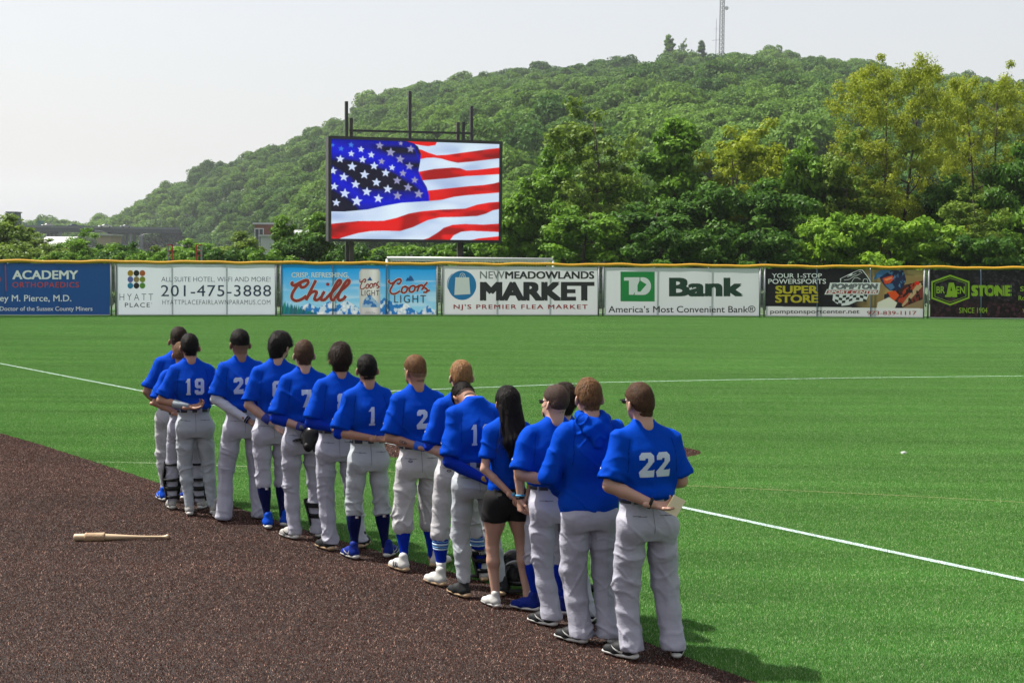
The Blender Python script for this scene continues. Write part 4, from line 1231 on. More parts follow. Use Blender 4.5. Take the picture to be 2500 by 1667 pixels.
T('STONE', 2371, 2469, 696, 723, 'lime', bold=.07)
for x in (2388, 2411, 2424, 2447, 2452, 2466): poly_on(b, [(x - 1, 696), (x + .4, 696), (x + 1.4, 723), (x, 723)], INK['black'], mp, 'stencil_gap', .022)
T('SINCE 1904', 2341, 2410, 751, 764, 'lime', bold=.012)
T('S', 2490, 2499, 699, 711, 'lime'); T('Ro', 2486, 2502, 722, 733, 'lime'); T('V', 2496, 2504, 754, 764, 'yellow')

# ================================================================== VIDEO BOARD
c = at(802, 605, 80); c2 = at(1222, 608, 83.2)
board = empty('video_board', (c.x, 80, -2.5), rz=math.atan2(3.2, c2.x - c.x), label='large video board on black steel posts showing a waving striped flag', cat='video board')
bw = math.hypot(3.2, c2.x - c.x)
# local frame: x along the board, z up. photo-zoom coordinates of the board (72..1448, 435..1270) -> metres
bh_top = at(802, 200 + 435 / 3.267, 80).z + 2.5; bh_bot = at(800, 200 + 1270 / 3.267, 80).z + 2.5
def bz(y, x=72.0):
    t = (x - 72) / 1376.0
    ya = 435 + 45 * t; yb = 1270 + 13 * t
    return bh_bot + (yb - y) / (yb - ya) * (bh_top - bh_bot)
def bx(x): # perspective along the board
    p = at(780 + x / 3.267, 500, 80)
    dx, dy = math.cos(board.rotation_euler.z), math.sin(board.rotation_euler.z)
    # intersection of sight line with the board line
    k = p.x / 80.0
    u = (k * 80 - c.x) / (dx - k * dy)
    return u
M_BK = mat('board_black', (0.018, 0.017, 0.018), rough=.45, var=.3, vs_=4)
M_BR = mat('board_brown', (0.06, 0.045, 0.04), rough=.6, var=.3, vs_=4)
X0, X1 = bx(72), bx(1448)
MB().box(((X0 + X1) / 2, .42, (bh_top + bh_bot) / 2), (X1 - X0, .78, bh_top - bh_bot)).build('cabinet', M_BK, board)
fr = .17
for nm, cc, dd_ in (('frame_rail', ((X0 + X1) / 2, -.03, bh_top - fr / 2 + .03), (X1 - X0 + .06, .16, fr)), ('frame_rail', ((X0 + X1) / 2, -.03, bh_bot + fr / 2 - .03), (X1 - X0 + .06, .16, fr)),
                    ('frame_rail', (X0 + fr / 2 - .03, -.03, (bh_top + bh_bot) / 2), (fr, .154, bh_top - bh_bot - .28)), ('frame_rail', (X1 - fr / 2 + .03, -.03, (bh_top + bh_bot) / 2), (fr, .154, bh_top - bh_bot - .28))):
    MB().box(cc, dd_).build(nm, M_BK, board)
# posts
for x, y, wd, m_, yy in ((242, 175, .17, M_BK, .6), (283, 308, .18, M_BR, .75), (750, 93, .17, M_BK, .6), (1145, 340, .17, M_BR, .8), (1180, 340, .17, M_BK, .62), (1246, 210, .17, M_BK, .62)):
    top = bz(y, x)
    MB().box((bx(x), yy + .35, (top + bh_bot) / 2 + .2), (wd, .2, top - bh_bot)).build('mast_post', m_, board)
MB().bar((bx(262), .84, bz(380, 262)), (bx(1232), .84, bz(404, 1232)), .12, .12).build('cross_beam', M_BK, board)
for x, wd, m_ in ((244, .16, M_BK), (274, .24, M_BR), (1142, .24, M_BR), (1168, .18, M_BK)):
    MB().box((bx(x), .9 if m_ is M_BK else .65, bh_bot / 2 + .1), (wd, .25, bh_bot + .2)).build('support_post', m_, board)
# the picture on the screen
def flagpic():
    P = Paint(92, 1430, 460, 1260, .2, 3)
    P.Yo = P.Y
    X = P.X; Y = P.Y
    W_ = (205, 222, 245); Rd = (225, 28, 26)
    f = lambda pts: np.interp(X, [p[0] for p in pts], [p[1] for p in pts])
    B = [f([(700, 476), (800, 492), (850, 497), (910, 486), (930, 440)]),
         f([(795, 525), (850, 547), (920, 568), (1000, 562), (1100, 545), (1250, 520), (1350, 503), (1430, 492)]),
         f([(795, 602), (840, 592), (900, 588), (960, 595), (1020, 612), (1090, 625), (1200, 612), (1430, 578)]),
         f([(778, 706), (900, 680), (1050, 664), (1110, 668), (1160, 686), (1250, 678), (1430, 652)]),
         f([(790, 778), (1000, 755), (1150, 733), (1430, 710)]),
         f([(850, 858), (1000, 838), (1200, 812), (1300, 802), (1380, 788), (1430, 774)]),
         f([(90, 1040), (200, 1040), (380, 1020), (500, 990), (640, 962), (862, 943), (960, 932), (1060, 905), (1160, 890), (1430, 862)]),
         f([(90, 1140), (300, 1115), (500, 1110), (600, 1085), (700, 1048), (800, 1028), (950, 1012), (1150, 1000), (1250, 965), (1350, 945), (1430, 938)]),
         f([(90, 1290), (180, 1250), (300, 1213), (400, 1195), (500, 1190), (630, 1192), (730, 1160), (850, 1100), (950, 1075), (1100, 1070), (1250, 1060), (1320, 1040), (1380, 1010), (1430, 1000)]),
         f([(700, 1300), (800, 1265), (860, 1245), (930, 1200), (980, 1160), (1050, 1135), (1150, 1127), (1300, 1130), (1430, 1120)]),
         f([(1000, 1310), (1030, 1262), (1060, 1222), (1120, 1192), (1200, 1183), (1430, 1190)]),
         f([(1100, 1300), (1190, 1262), (1260, 1245), (1430, 1225)])]
    cnt = sum((Y > b_).astype(int) for b_ in B)
    red = (cnt % 2 == 0)
    P.fill(~red, W_); P.fill(red, Rd)
    P.blend(np.clip(P.noise(260, 120, 5, 2) * .5 + .15, 0, .5) * (~red), (120, 150, 205)); P.blend(np.clip(P.noise(200, 90, 15, 1), 0, .8) * (~red), (225, 242, 252))
    dk = np.clip((X - 1150) / 280, 0, 1) * np.clip(1 - np.abs(Y - 560) / 80, 0, 1) + np.clip(1 - X / 420, 0, 1) * np.clip(1 - np.abs(Y - 1190) / 70, 0, 1) + np.clip(P.noise(180, 70, 31, 2), 0, .55) + np.clip((X - 1150) / 250, 0, 1) * np.clip(1 - np.abs(Y - 1155) / 45, 0, 1) * .6 + np.exp(-((X - 1120) / 130) ** 2) * (cnt == 6) * .4
    P.blend(np.clip(dk, 0, .75) * red, (62, 8, 14))
    ce = np.interp(Y, [460, 475, 500, 560, 620, 700, 760, 830, 900, 950], [680, 735, 770, 795, 790, 776, 800, 842, 860, 862])
    can = (X < ce) & (Y < B[6])
    P.fill(can, (14, 10, 38))
    def band(pts, wd, k):
        yc = np.interp(X, [p[0] for p in pts], [p[1] for p in pts]); P.blend(can * np.clip(1 - np.abs(Y - yc) / wd, 0, 1) ** .7 * k, (4, 12, 205))
    band([(90, 520), (250, 570), (400, 610), (560, 660), (700, 720), (800, 830), (860, 900)], 62, .95)
    band([(90, 760), (250, 860), (330, 950), (600, 960)], 105, 1.0); band([(380, 560), (560, 640), (700, 740)], 75, .9); band([(640, 480), (740, 500), (780, 600)], 36, .6); band([(90, 530), (300, 545), (420, 600)], 45, .5)
    P.blend(can * np.clip(1 - np.hypot((X - 450) / 200, (Y - 770) / 75), 0, 1) ** .5 * .85, (20, 14, 40)); P.blend(can * np.clip(1 - np.hypot((X - 120) / 130, (Y - 1000) / 50), 0, 1) * .8, (22, 14, 40))
    stars = [(108, 510, 18), (172, 537, 25), (248, 505, 26), (325, 538, 28), (470, 503, 34), (555, 555, 40), (635, 480, 20), (713, 523, 34), (165, 620, 34), (250, 575, 28), (337, 620, 32), (405, 580, 30), (485, 630, 30), (630, 608, 38), (703, 663, 36), (110, 715, 34), (256, 678, 40), (352, 740, 40), (427, 668, 36), (517, 722, 36), (567, 678, 28), (653, 722, 32), (193, 763, 38), (283, 820, 38), (445, 800, 38), (607, 782, 36), (745, 775, 32), (120, 840, 34), (200, 895, 42), (370, 877, 40), (533, 853, 38), (693, 835, 38), (135, 970, 34), (293, 955, 46), (460, 930, 40), (610, 905, 38), (778, 887, 40)]
    for (sx, sy, r_) in stars:
        pl = []
        for k in range(10):
            a = -math.pi / 2 + k * math.pi / 5 + .08; q = r_ if k % 2 == 0 else r_ * .42
            pl.append((sx + q * math.cos(a), sy + q * math.sin(a)))
        dim = sy < 560 and sx < 300
        P.poly(pl, (60, 120, 225) if dim else ((150, 150, 190) if (sy < 640 and sx > 440) or (sx > 600) else (205, 220, 250)))
    return P
FP = flagpic()
sx0, sx1 = X0 + .12, X1 - .12; sz1, sz0 = bh_top - .13, bh_bot + .13
FP.build('screen', lambda x, y: (sx0 + (x - 92) / 1338 * (sx1 - sx0), -.02, sz1 - (y - 460) / 800 * (sz1 - sz0)), M_SCREEN, board)

# ================================================================== SOCCER GOAL BEHIND THE FENCE
a = at(945, 629.5, 63); b_ = at(1350, 633, 63)
goal = empty('soccer_goal', ((a.x + b_.x) / 2, 63, 0), label='white soccer goal frame with net just showing above the fence', cat='goal')
W = b_.x - a.x; Hh = a.z
MB().tube([(-W / 2, 0, Hh), (W / 2, 0, Hh - .01)], .06, 10).build('crossbar', M_WHITE, goal, smooth=True)
for s in (-1, 1):
    MB().tube([(s * W / 2, 0, 0), (s * W / 2, 0, Hh - .055)], .06, 10).build('post', M_WHITE, goal, smooth=True)
    MB().tube([(s * (W / 2 - .12), 0, Hh - .03), (s * (W / 2 - .12), .9, Hh - .12), (s * (W / 2 - .12), 2.0, 0)], .035, 8).build('net_support', M_WHITE, goal, smooth=True)
mb = MB()
for i in range(60):
    x = -W / 2 + .12 + (W - .24) * i / 59
    for (p, q) in (((x, .0, Hh - .03), (x, .9, Hh - .16)), ((x, .9, Hh - .16), (x, 2.0, 0.02))): mb.bar(p, q, .012)
for j in range(8): mb.bar((-W / 2 + .12, j * .12, Hh - .03 - j * .017), (W / 2 - .12, j * .12, Hh - .03 - j * .017), .012)
for j in range(1, 17): mb.bar((-W / 2 + .12, .9 + j * .065, (Hh - .16) * (1 - j / 17)), (W / 2 - .12, .9 + j * .065, (Hh - .16) * (1 - j / 17)), .012)
mb.build('net', M_WHITE, goal, kind='stuff')
# ================================================================== PEOPLE
# each body and garment is grown as one smooth surface from a blended distance field
BIG = 9.0
class Field:
    def __init__(s, lo, hi, h):
        s.lo = np.array(lo, float); s.h = h
        s.n = np.ceil((np.array(hi) - s.lo) / h).astype(int) + 1
        s.D = np.full(s.n, BIG, np.float32)
    def _win(s, lo, hi, m):
        a = np.clip(np.floor((np.array(lo) - m - s.lo) / s.h).astype(int), 0, s.n)
        b = np.clip(np.ceil((np.array(hi) + m - s.lo) / s.h).astype(int) + 1, 0, s.n)
        if (b <= a).any(): return None
        ax = [s.lo[k] + s.h * np.arange(a[k], b[k]) for k in range(3)]
        return tuple(slice(a[k], b[k]) for k in range(3)), ax[0][:, None, None], ax[1][None, :, None], ax[2][None, None, :]
    def put(s, sl, d, k, op='u'):
        o = s.D[sl]
        if op == 'u':
            if k <= 0: s.D[sl] = np.minimum(o, d); return
            hh = np.clip(.5 + .5 * (o - d) / k, 0, 1)
            s.D[sl] = o * (1 - hh) + d * hh - k * hh * (1 - hh)
        elif op == 's':
            hh = np.clip(.5 - .5 * (o + d) / k, 0, 1)
            s.D[sl] = o * (1 - hh) - d * hh + k * hh * (1 - hh)
    def cone(s, a, b, r1, r2, k=.02, flat=None, fk=1.0, op='u'):
        """round cone a->b; flat = axis along which it is squeezed by fk"""
        a = np.array(a, float); b = np.array(b, float); m = max(r1, r2)
        w_ = s._win(np.minimum(a, b), np.maximum(a, b), m * max(1, 1 / fk if fk > 1 else 1) + k + 2 * s.h)
        if w_ is None: return s
        sl, X, Y, Z = w_
        def sq(x, y, z):
            if flat is None: return x, y, z
            f = np.array(flat, float); f = f / np.linalg.norm(f)
            q = (x * f[0] + y * f[1] + z * f[2]) * (1 / fk - 1)
            return x + q * f[0], y + q * f[1], z + q * f[2]
        px, py, pz = sq(X - a[0], Y - a[1], Z - a[2]); bx_, by_, bz_ = sq(*(b - a))
        L2 = bx_ ** 2 + by_ ** 2 + bz_ ** 2 + 1e-12
        t = np.clip((px * bx_ + py * by_ + pz * bz_) / L2, 0, 1)
        d = np.sqrt((px - t * bx_) ** 2 + (py - t * by_) ** 2 + (pz - t * bz_) ** 2) - (r1 + (r2 - r1) * t)
        s.put(sl, d, k, op); return s
    def ell(s, c, r, k=.02, rot=None, op='u'):
        c = np.array(c, float); r = np.array(r, float); m = r.max() + k + 2 * s.h
        w_ = s._win(c - m, c + m, 0)
        if w_ is None: return s
        sl, X, Y, Z = w_
        x, y, z = X - c[0], Y - c[1], Z - c[2]
        if rot is not None:
            q = np.array(rot); x, y, z = (x * q[0, 0] + y * q[1, 0] + z * q[2, 0], x * q[0, 1] + y * q[1, 1] + z * q[2, 1], x * q[0, 2] + y * q[1, 2] + z * q[2, 2])
        k0 = np.sqrt((x / r[0]) ** 2 + (y / r[1]) ** 2 + (z / r[2]) ** 2) + 1e-9
        k1 = np.sqrt((x / r[0] ** 2) ** 2 + (y / r[1] ** 2) ** 2 + (z / r[2] ** 2) ** 2) + 1e-9
        s.put(sl, k0 * (k0 - 1) / k1, k, op); return s
    def loft(s, rows, k=.02, p=2.3, op='u'):
        """upright body: rows of (z, cx, cy, half width, half depth)"""
        R_ = np.array(sorted(rows)); m = R_[:, 3:].max() + abs(R_[:, 1:3]).max() + .05
        w_ = s._win((-m, -m, R_[0, 0]), (m, m, R_[-1, 0]), k + 2 * s.h)
        if w_ is None: return s
        sl, X, Y, Z = w_
        z = Z.ravel()
        def it(c):
            # smooth interpolation of the rows
            zz = R_[:, 0]; v = R_[:, c]; d = np.gradient(v, zz) if len(zz) > 2 else np.full(len(zz), (v[-1] - v[0]) / (zz[-1] - zz[0]))
            i = np.clip(np.searchsorted(zz, z) - 1, 0, len(zz) - 2); hh = zz[i + 1] - zz[i]; t = np.clip((z - zz[i]) / hh, 0, 1)
            return (v[i] * (2 * t ** 3 - 3 * t ** 2 + 1) + v[i + 1] * (3 * t ** 2 - 2 * t ** 3) + d[i] * hh * (t ** 3 - 2 * t ** 2 + t) + d[i + 1] * hh * (t ** 3 - t ** 2))[None, None, :]
        hw, hd = np.maximum(it(3), .004), np.maximum(it(4), .004)
        q = (np.abs((X - it(1)) / hw) ** p + np.abs((Y - it(2)) / hd) ** p + 1e-9) ** (1 / p)
        d = (q - 1) * np.minimum(hw, hd)
        cap = np.maximum(R_[0, 0] - Z, Z - R_[-1, 0])
        d = np.maximum(d, cap) if True else d
        s.put(sl, d, k, op); return s
    def mesh(s):
        D = s.D; h = s.h; n = D.shape
        I = D < 0
        c = np.zeros(np.array(n) - 1, np.int8)
        for a in (0, 1):
            for b in (0, 1):
                for e in (0, 1): c += I[a:n[0] - 1 + a, b:n[1] - 1 + b, e:n[2] - 1 + e]
        act = (c > 0) & (c < 8)
        ijk = np.argwhere(act)
        idx = np.full(act.shape, -1, np.int64); idx[act] = np.arange(len(ijk))
        acc = np.zeros((len(ijk), 3)); cnt = np.zeros(len(ijk))
        cor = [(a, b, e) for a in (0, 1) for b in (0, 1) for e in (0, 1)]
        for p in cor:
            for ax in range(3):
                if p[ax]: continue
                q = list(p); q[ax] = 1
                v0 = D[ijk[:, 0] + p[0], ijk[:, 1] + p[1], ijk[:, 2] + p[2]]; v1 = D[ijk[:, 0] + q[0], ijk[:, 1] + q[1], ijk[:, 2] + q[2]]
                k = (v0 < 0) != (v1 < 0)
                t = np.where(k, v0 / np.where(k, v0 - v1, 1), 0)
                pt = np.tile(np.array(p, float), (len(ijk), 1)); pt[:, ax] += t
                acc[k] += pt[k]; cnt[k] += 1
        V = s.lo + h * (ijk + acc / cnt[:, None])
        Fs = []
        for ax in range(3):
            b_, c_ = (ax + 1) % 3, (ax + 2) % 3
            sl0 = [slice(1, -1)] * 3; sl0[ax] = slice(0, n[ax] - 1)
            A = I[tuple(sl0)]; sl1 = list(sl0); sl1[ax] = slice(1, n[ax]); B = I[tuple(sl1)]
            for flip, mk_ in ((False, A & ~B), (True, ~A & B)):
                e = np.argwhere(mk_)
                if not len(e): continue
                off = np.ones(3, int); off[ax] = 0; e = e + off
                def cell(db, dc_):
                    q = e.copy(); q[:, b_] -= db; q[:, c_] -= dc_
                    return idx[q[:, 0], q[:, 1], q[:, 2]]
                f = np.stack([cell(1, 1), cell(0, 1), cell(0, 0), cell(1, 0)], 1)
                Fs.append(f[:, ::-1] if flip else f)
        F = np.concatenate(Fs); F = F[(F >= 0).all(1)]
        return V, F
def relax(V, F, it=2, lam=.5):
    e = np.concatenate([F[:, [0, 1]], F[:, [1, 2]], F[:, [2, 3]], F[:, [3, 0]]])
    for _ in range(it):
        S_ = np.zeros_like(V); c = np.zeros(len(V))
        for a, b in ((0, 1), (1, 0)):
            for k in range(3): S_[:, k] += np.bincount(e[:, a], V[e[:, b], k], len(V))
            c += np.bincount(e[:, a], minlength=len(V))
        V = V + lam * (S_ / np.maximum(c, 1)[:, None] - V)
    return V
def vnormals(V, F):
    fn = np.cross(V[F[:, 2]] - V[F[:, 0]], V[F[:, 3]] - V[F[:, 1]])
    N_ = np.zeros_like(V)
    for j in range(4):
        for k in range(3): N_[:, k] += np.bincount(F[:, j], fn[:, k], len(V))
    return N_ / (np.linalg.norm(N_, axis=1)[:, None] + 1e-12)
def ridge(p, s=0):
    return 1 - 2 * np.abs(vnoise(p, s)) ** .8

# ---- fabrics and skins
def cloth(name, c, bump=.25, rough=.75, sheen=.0, bs=35):
    return M(name, c, rough=rough, var=.10, vs_=5, bump=bump, bs=bs, spec=.3, sheen=sheen)
M_ROYAL = mat('royal_jersey', (0.0002, 0.058, 0.50), rough=.75, var=.18, vs_=4, bump=.8, bs=12, spec=.03)
M_ROYAL_D = mat('royal_compression', (0.0005, 0.030, 0.40), rough=.65, var=.1, vs_=6, bump=.3, bs=30, spec=.06)
M_SOCKR = mat('royal_sock', (0.001, 0.022, 0.36), rough=.8, var=.12, vs_=12, bump=.3, bs=60, spec=.05)
M_NAVY = mat('navy_sock', (0.003, 0.006, 0.060), rough=.8, var=.12, vs_=12, bump=.3, bs=60, spec=.06)
PANTS = {'grey': mat('grey_trousers', (0.43, 0.43, 0.52), rough=.7, var=.06, vs_=6, bump=.65, bs=13, stretch=(1, 1, 1.7)), 'cool': mat('cool_grey_trousers', (0.42, 0.455, 0.50), rough=.7, var=.06, vs_=6, bump=.65, bs=13, stretch=(1, 1, 1.7)),
         'warm': mat('pale_grey_trousers', (0.49, 0.485, 0.51), rough=.7, var=.06, vs_=6, bump=.65, bs=13, stretch=(1, 1, 1.7)), 'black': mat('black_shorts', (0.010, 0.010, 0.011), rough=.85, var=.2, vs_=8, bump=.2, bs=20, spec=.15)}
M_SEAM = mat('seam_shade', (0.0, 0.02, 0.22), rough=.9, spec=.02)  # darker jersey blue, painted for the shade in the sleeve creases
M_NUM = mat('number_twill', (0.62, 0.72, 0.86), rough=.6, var=.04)
M_BELT = mat('navy_belt', (0.012, 0.020, 0.045), rough=.45, var=.15)
M_DKIN = mat('dark_trim', (0.01, 0.01, 0.012), rough=.6, var=.2, spec=.2)
SKIN = {'fair': mat('skin_fair', (0.52, 0.30, 0.22), rough=.5, var=.10, vs_=9, bump=.1, bs=50, sss=.12), 'tan': mat('skin_tan', (0.40, 0.20, 0.125), rough=.5, var=.10, vs_=9, bump=.1, bs=50, sss=.12),
        'brown': mat('skin_brown', (0.25, 0.115, 0.068), rough=.5, var=.10, vs_=9, bump=.1, bs=50, sss=.1)}
def hairmat(n_, c, k=.5):
    return mat('hair_' + n_, c, rough=.6, var=k, vs_=50, bump=.6, bs=220, stretch=(1, 1, .25), spec=.06)
HAIR = {'black': hairmat('black', (0.010, 0.008, 0.008)), 'dark': hairmat('dark_brown', (0.030, 0.018, 0.012)), 'brown': hairmat('brown', (0.085, 0.045, 0.025)), 'auburn': hairmat('auburn', (0.19, 0.095, 0.042)),
        'ginger': hairmat('ginger', (0.33, 0.17, 0.075)), 'crop': hairmat('cropped', (0.085, 0.055, 0.045), .3), 'cropl': hairmat('cropped_light', (0.24, 0.14, 0.085), .3)}
def lockmat(n_, a, b):
    m, n, L, p = newmat('locks_' + n_); t = n.new('ShaderNodeAttribute'); t.attribute_name = 'fibre'
    mx = n.new('ShaderNodeMix'); mx.data_type = 'RGBA'; mx.inputs[6].default_value = a + (1,); mx.inputs[7].default_value = b + (1,)
    L.new(t.outputs['Fac'], mx.inputs[0]); L.new(mx.outputs[2], p.inputs['Base Color']); p.inputs['Roughness'].default_value = .6; p.inputs['Specular IOR Level'].default_value = .12
    return m
LOCK = {'black': lockmat('black', (.003, .003, .003), (.009, .007, .006)), 'dark': lockmat('dark', (.007, .004, .003), (.026, .016, .011)), 'brown': lockmat('brown', (.02, .011, .007), (.075, .042, .026)),
        'auburn': lockmat('auburn', (.04, .020, .009), (.15, .080, .038)), 'ginger': lockmat('ginger', (.09, .045, .018), (.27, .15, .07)), 'crop': lockmat('crop', (.02, .013, .010), (.065, .044, .034)), 'cropl': lockmat('cropl', (.06, .03, .02), (.17, .10, .06))}
M_SHOEW = M('shoe_white', (0.62, 0.62, 0.60), rough=.6, var=.08); M_SHOEB = M('shoe_black', (0.018, 0.02, 0.022), rough=.6, spec=.15); M_SHOEBL = M('shoe_blue', (0.001, 0.07, 0.55), rough=.6, spec=.08)
M_SHOENV = M('shoe_navy', (0.004, 0.02, 0.22), rough=.6, spec=.1); M_SOLE = M('sole_white', (0.66, 0.65, 0.62), rough=.6, var=.1); M_SHOEG = M('shoe_grey', (0.40, 0.39, 0.37), rough=.65); M_GUM = M('tan_sole', (0.55, 0.38, 0.22), rough=.6); M_SOCKW = M('sock_white', (0.6, 0.6, 0.6), rough=.8)

# ---- block digits, unit box 1 wide 1.45 high (x right, y up)
def _digit(ch):
    if ch == '1': return [[(.18, 1.12), (.46, 1.45), (.74, 1.45), (.74, .14), (.82, .14), (.82, 0), (.30, 0), (.30, .14), (.40, .14), (.40, 1.12)]], []
    if ch == '2': return [[(.04, 1.02), (.04, 1.25), (.22, 1.45), (.76, 1.45), (.97, 1.25), (.97, .95), (.50, .40), (.86, .40), (.99, .46), (.99, 0), (.10, 0), (.02, .30), (.58, .92), (.58, 1.12), (.42, 1.12), (.38, 1.02)]], []
    if ch == '9': return [[(.04, .98), (.04, 1.25), (.22, 1.45), (.78, 1.45), (.97, 1.25), (.97, .20), (.78, 0), (.22, 0), (.04, .20), (.04, .44), (.38, .44), (.38, .30), (.62, .30), (.62, .58), (.22, .58), (.04, .76)]], [[(.38, .86), (.62, .86), (.62, 1.17), (.38, 1.17)]]
    if ch == '6': return [[(1 - x, 1.45 - y) for x, y in _digit('9')[0][0]]], [[(1 - x, 1.45 - y) for x, y in _digit('9')[1][0]]]
    if ch == '7': return [[(.04, 1.45), (.97, 1.45), (.97, 1.10), (.56, 0), (.16, 0), (.56, 1.08), (.30, 1.08), (.20, .98), (.04, .98)]], []
    if ch == '8': return [[(.04, .18), (.22, 0), (.78, 0), (.96, .18), (.96, .60), (.86, .73), (.96, .86), (.96, 1.27), (.78, 1.45), (.22, 1.45), (.04, 1.27), (.04, .86), (.14, .73), (.04, .60)]], [[(.38, .28), (.62, .28), (.62, .58), (.38, .58)], [(.38, .88), (.62, .88), (.62, 1.17), (.38, 1.17)]]
def inpoly(X, Y, poly):
    r = np.zeros(X.shape, bool); n = len(poly)
    for i in range(n):
        x1, y1 = poly[i]; x2, y2 = poly[(i + 1) % n]
        if y1 == y2: continue
        r ^= ((Y < y1) != (Y < y2)) & (X < (x2 - x1) * (Y - y1) / (y2 - y1) + x1)
    return r
def decal(name, bvh, polys, holes, origin, ux, uz, d, cell, m, parent, lift=.003):
    """a cut-out applied to the cloth: cells inside the outline are projected on the surface"""
    o = Vector(origin); ux = Vector(ux).normalized(); uz = Vector(uz).normalized(); d = Vector(d).normalized()
    al = [p for q in polys for p in q]
    x0, x1 = min(p[0] for p in al), max(p[0] for p in al); y0, y1 = min(p[1] for p in al), max(p[1] for p in al)
    nx = max(2, int((x1 - x0) / cell)); ny = max(2, int((y1 - y0) / cell))
    gx = np.linspace(x0, x1, nx + 1); gy = np.linspace(y0, y1, ny + 1)
    cx, cy = np.meshgrid((gx[1:] + gx[:-1]) / 2, (gy[1:] + gy[:-1]) / 2, indexing='ij')
    ins = np.zeros(cx.shape, bool)
    for p in polys: ins |= inpoly(cx, cy, p)
    for p in holes: ins &= ~inpoly(cx, cy, p)
    vid = {}; V = []; F = []
    def vv(i, j):
        if (i, j) not in vid:
            st = o + ux * gx[i] + uz * gy[j] - d * .5
            loc, nr, _, _ = bvh.ray_cast(st, d, 1.2)
            vid[(i, j)] = None if loc is None else len(V)
            if loc is not None: V.append(loc + (nr if nr.dot(d) < 0 else -nr) * lift)
        return vid[(i, j)]
    for i in range(nx):
        for j in range(ny):
            if ins[i, j]:
                f = [vv(i, j), vv(i + 1, j), vv(i + 1, j + 1), vv(i, j + 1)]
                if None not in f: F.append(tuple(f))
    if not F: return None
    return mk(name, V, F, m, parent, smooth=True)

# ---- shoes (shared shapes), heel at origin, toe towards +y, length 0.29
def shoe_shapes():
    f = Field((-.08, -.06, -.01), (.08, .32, .17), .006)
    f.cone((0, .015, .05), (0, .05, .06), .036, .036, .02).cone((0, .05, .05), (0, .14, .045), .038, .043, .03).cone((0, .14, .04), (0, .235, .028), .043, .034, .03)
    f.cone((0, .03, .06), (0, .045, .125), .036, .040, .03).cone((0, .06, .085), (0, .15, .055), .030, .028, .03)
    f.loft([(-.02, 0, 0, .2, .4), (.004, 0, 0, .2, .4)], .004, op='s')
    V, F = f.mesh(); V = relax(V, F, 2)
    f = Field((-.08, -.06, -.01), (.08, .34, .06), .005)
    f.cone((0, .010, .016), (0, .12, .014), .034, .041, .01, flat=(0, 0, 1), fk=.5).cone((0, .12, .014), (0, .245, .014), .042, .034, .01, flat=(0, 0, 1), fk=.45)
    f.cone((0, -.002, .024), (0, .06, .022), .034, .034, .01, flat=(0, 0, 1), fk=.62)
    V2, F2 = f.mesh(); V2 = relax(V2, F2, 1); V2[:, 2] = np.maximum(V2[:, 2], .001)
    return (V, F), (V2, F2)
SHOE, SOLE = shoe_shapes()

def hand(f, w, d, n, side, curl=.5, size=1.0, grip=0.0, k=.006):
    """w wrist, d towards the fingers, n out of the back of the hand, side +1: thumb on the d x n side"""
    w = Vector(w); d = Vector(d).normalized(); n = Vector(n); n = (n - d * n.dot(d)).normalized(); s_ = d.cross(n) * side
    q = size
    f.cone(w - d * .05, w + d * .012, .026 * q, .025 * q, k * 2, flat=n, fk=.78)
    for a in (-.026, -.009, .009, .026):
        f.cone(w + d * .012 + s_ * a * .5, w + d * .085 * q + s_ * a, .0155 * q, .0125 * q, .012, flat=n, fk=.95)
    L_ = [(.036, .023, .019), (.041, .027, .021), (.038, .025, .020), (.030, .019, .017)]
    for i, a in enumerate((.027, .009, -.009, -.026)):
        p = w + d * (.085 + (0.004 if i in (1, 2) else -.004)) * q + s_ * a * q
        ang = curl * (.55 + .12 * i)
        sp = s_ * (.10 * (1.5 - i) / 1.5)
        for j, ln in enumerate(L_[i]):
            dr = (d * math.cos(ang) - n * math.sin(ang) + sp).normalized()
            e = p + dr * ln * q
            f.cone(p, e, (.0092 - .0009 * j) * q, (.0085 - .001 * j) * q, k * .5)
            p = e; ang += curl * (1.0 if j == 0 else .8)
    t0 = w + d * .025 * q + s_ * .022 * q; t1 = t0 + (d * .55 + s_ * .65 - n * .30).normalized() * .042 * q
    f.cone(t0, t1, .014 * q, .0115 * q, k * 1.5)
    t2 = t1 + (d * .85 + s_ * (.30 - grip) - n * .35).normalized() * .032 * q; f.cone(t1, t2, .011 * q, .0095 * q, k)
    t3 = t2 + (d * .95 + s_ * (-.05 - grip) - n * .35).normalized() * .026 * q; f.cone(t2, t3, .0095 * q, .008 * q, k)

def band(name, a, b, r1, r2, m, parent, n=18, th=.004, flat=None):
    """a band of cloth round a limb from a to b"""
    a = Vector(a); b = Vector(b); mb = MB(); e = (b - a) * .02
    mb.tube([a, a + e, b - e, b], [r1 + th * .4, r1 + th, r2 + th, r2 + th * .4], n)
    return mb.build(name, m, parent, smooth=True)

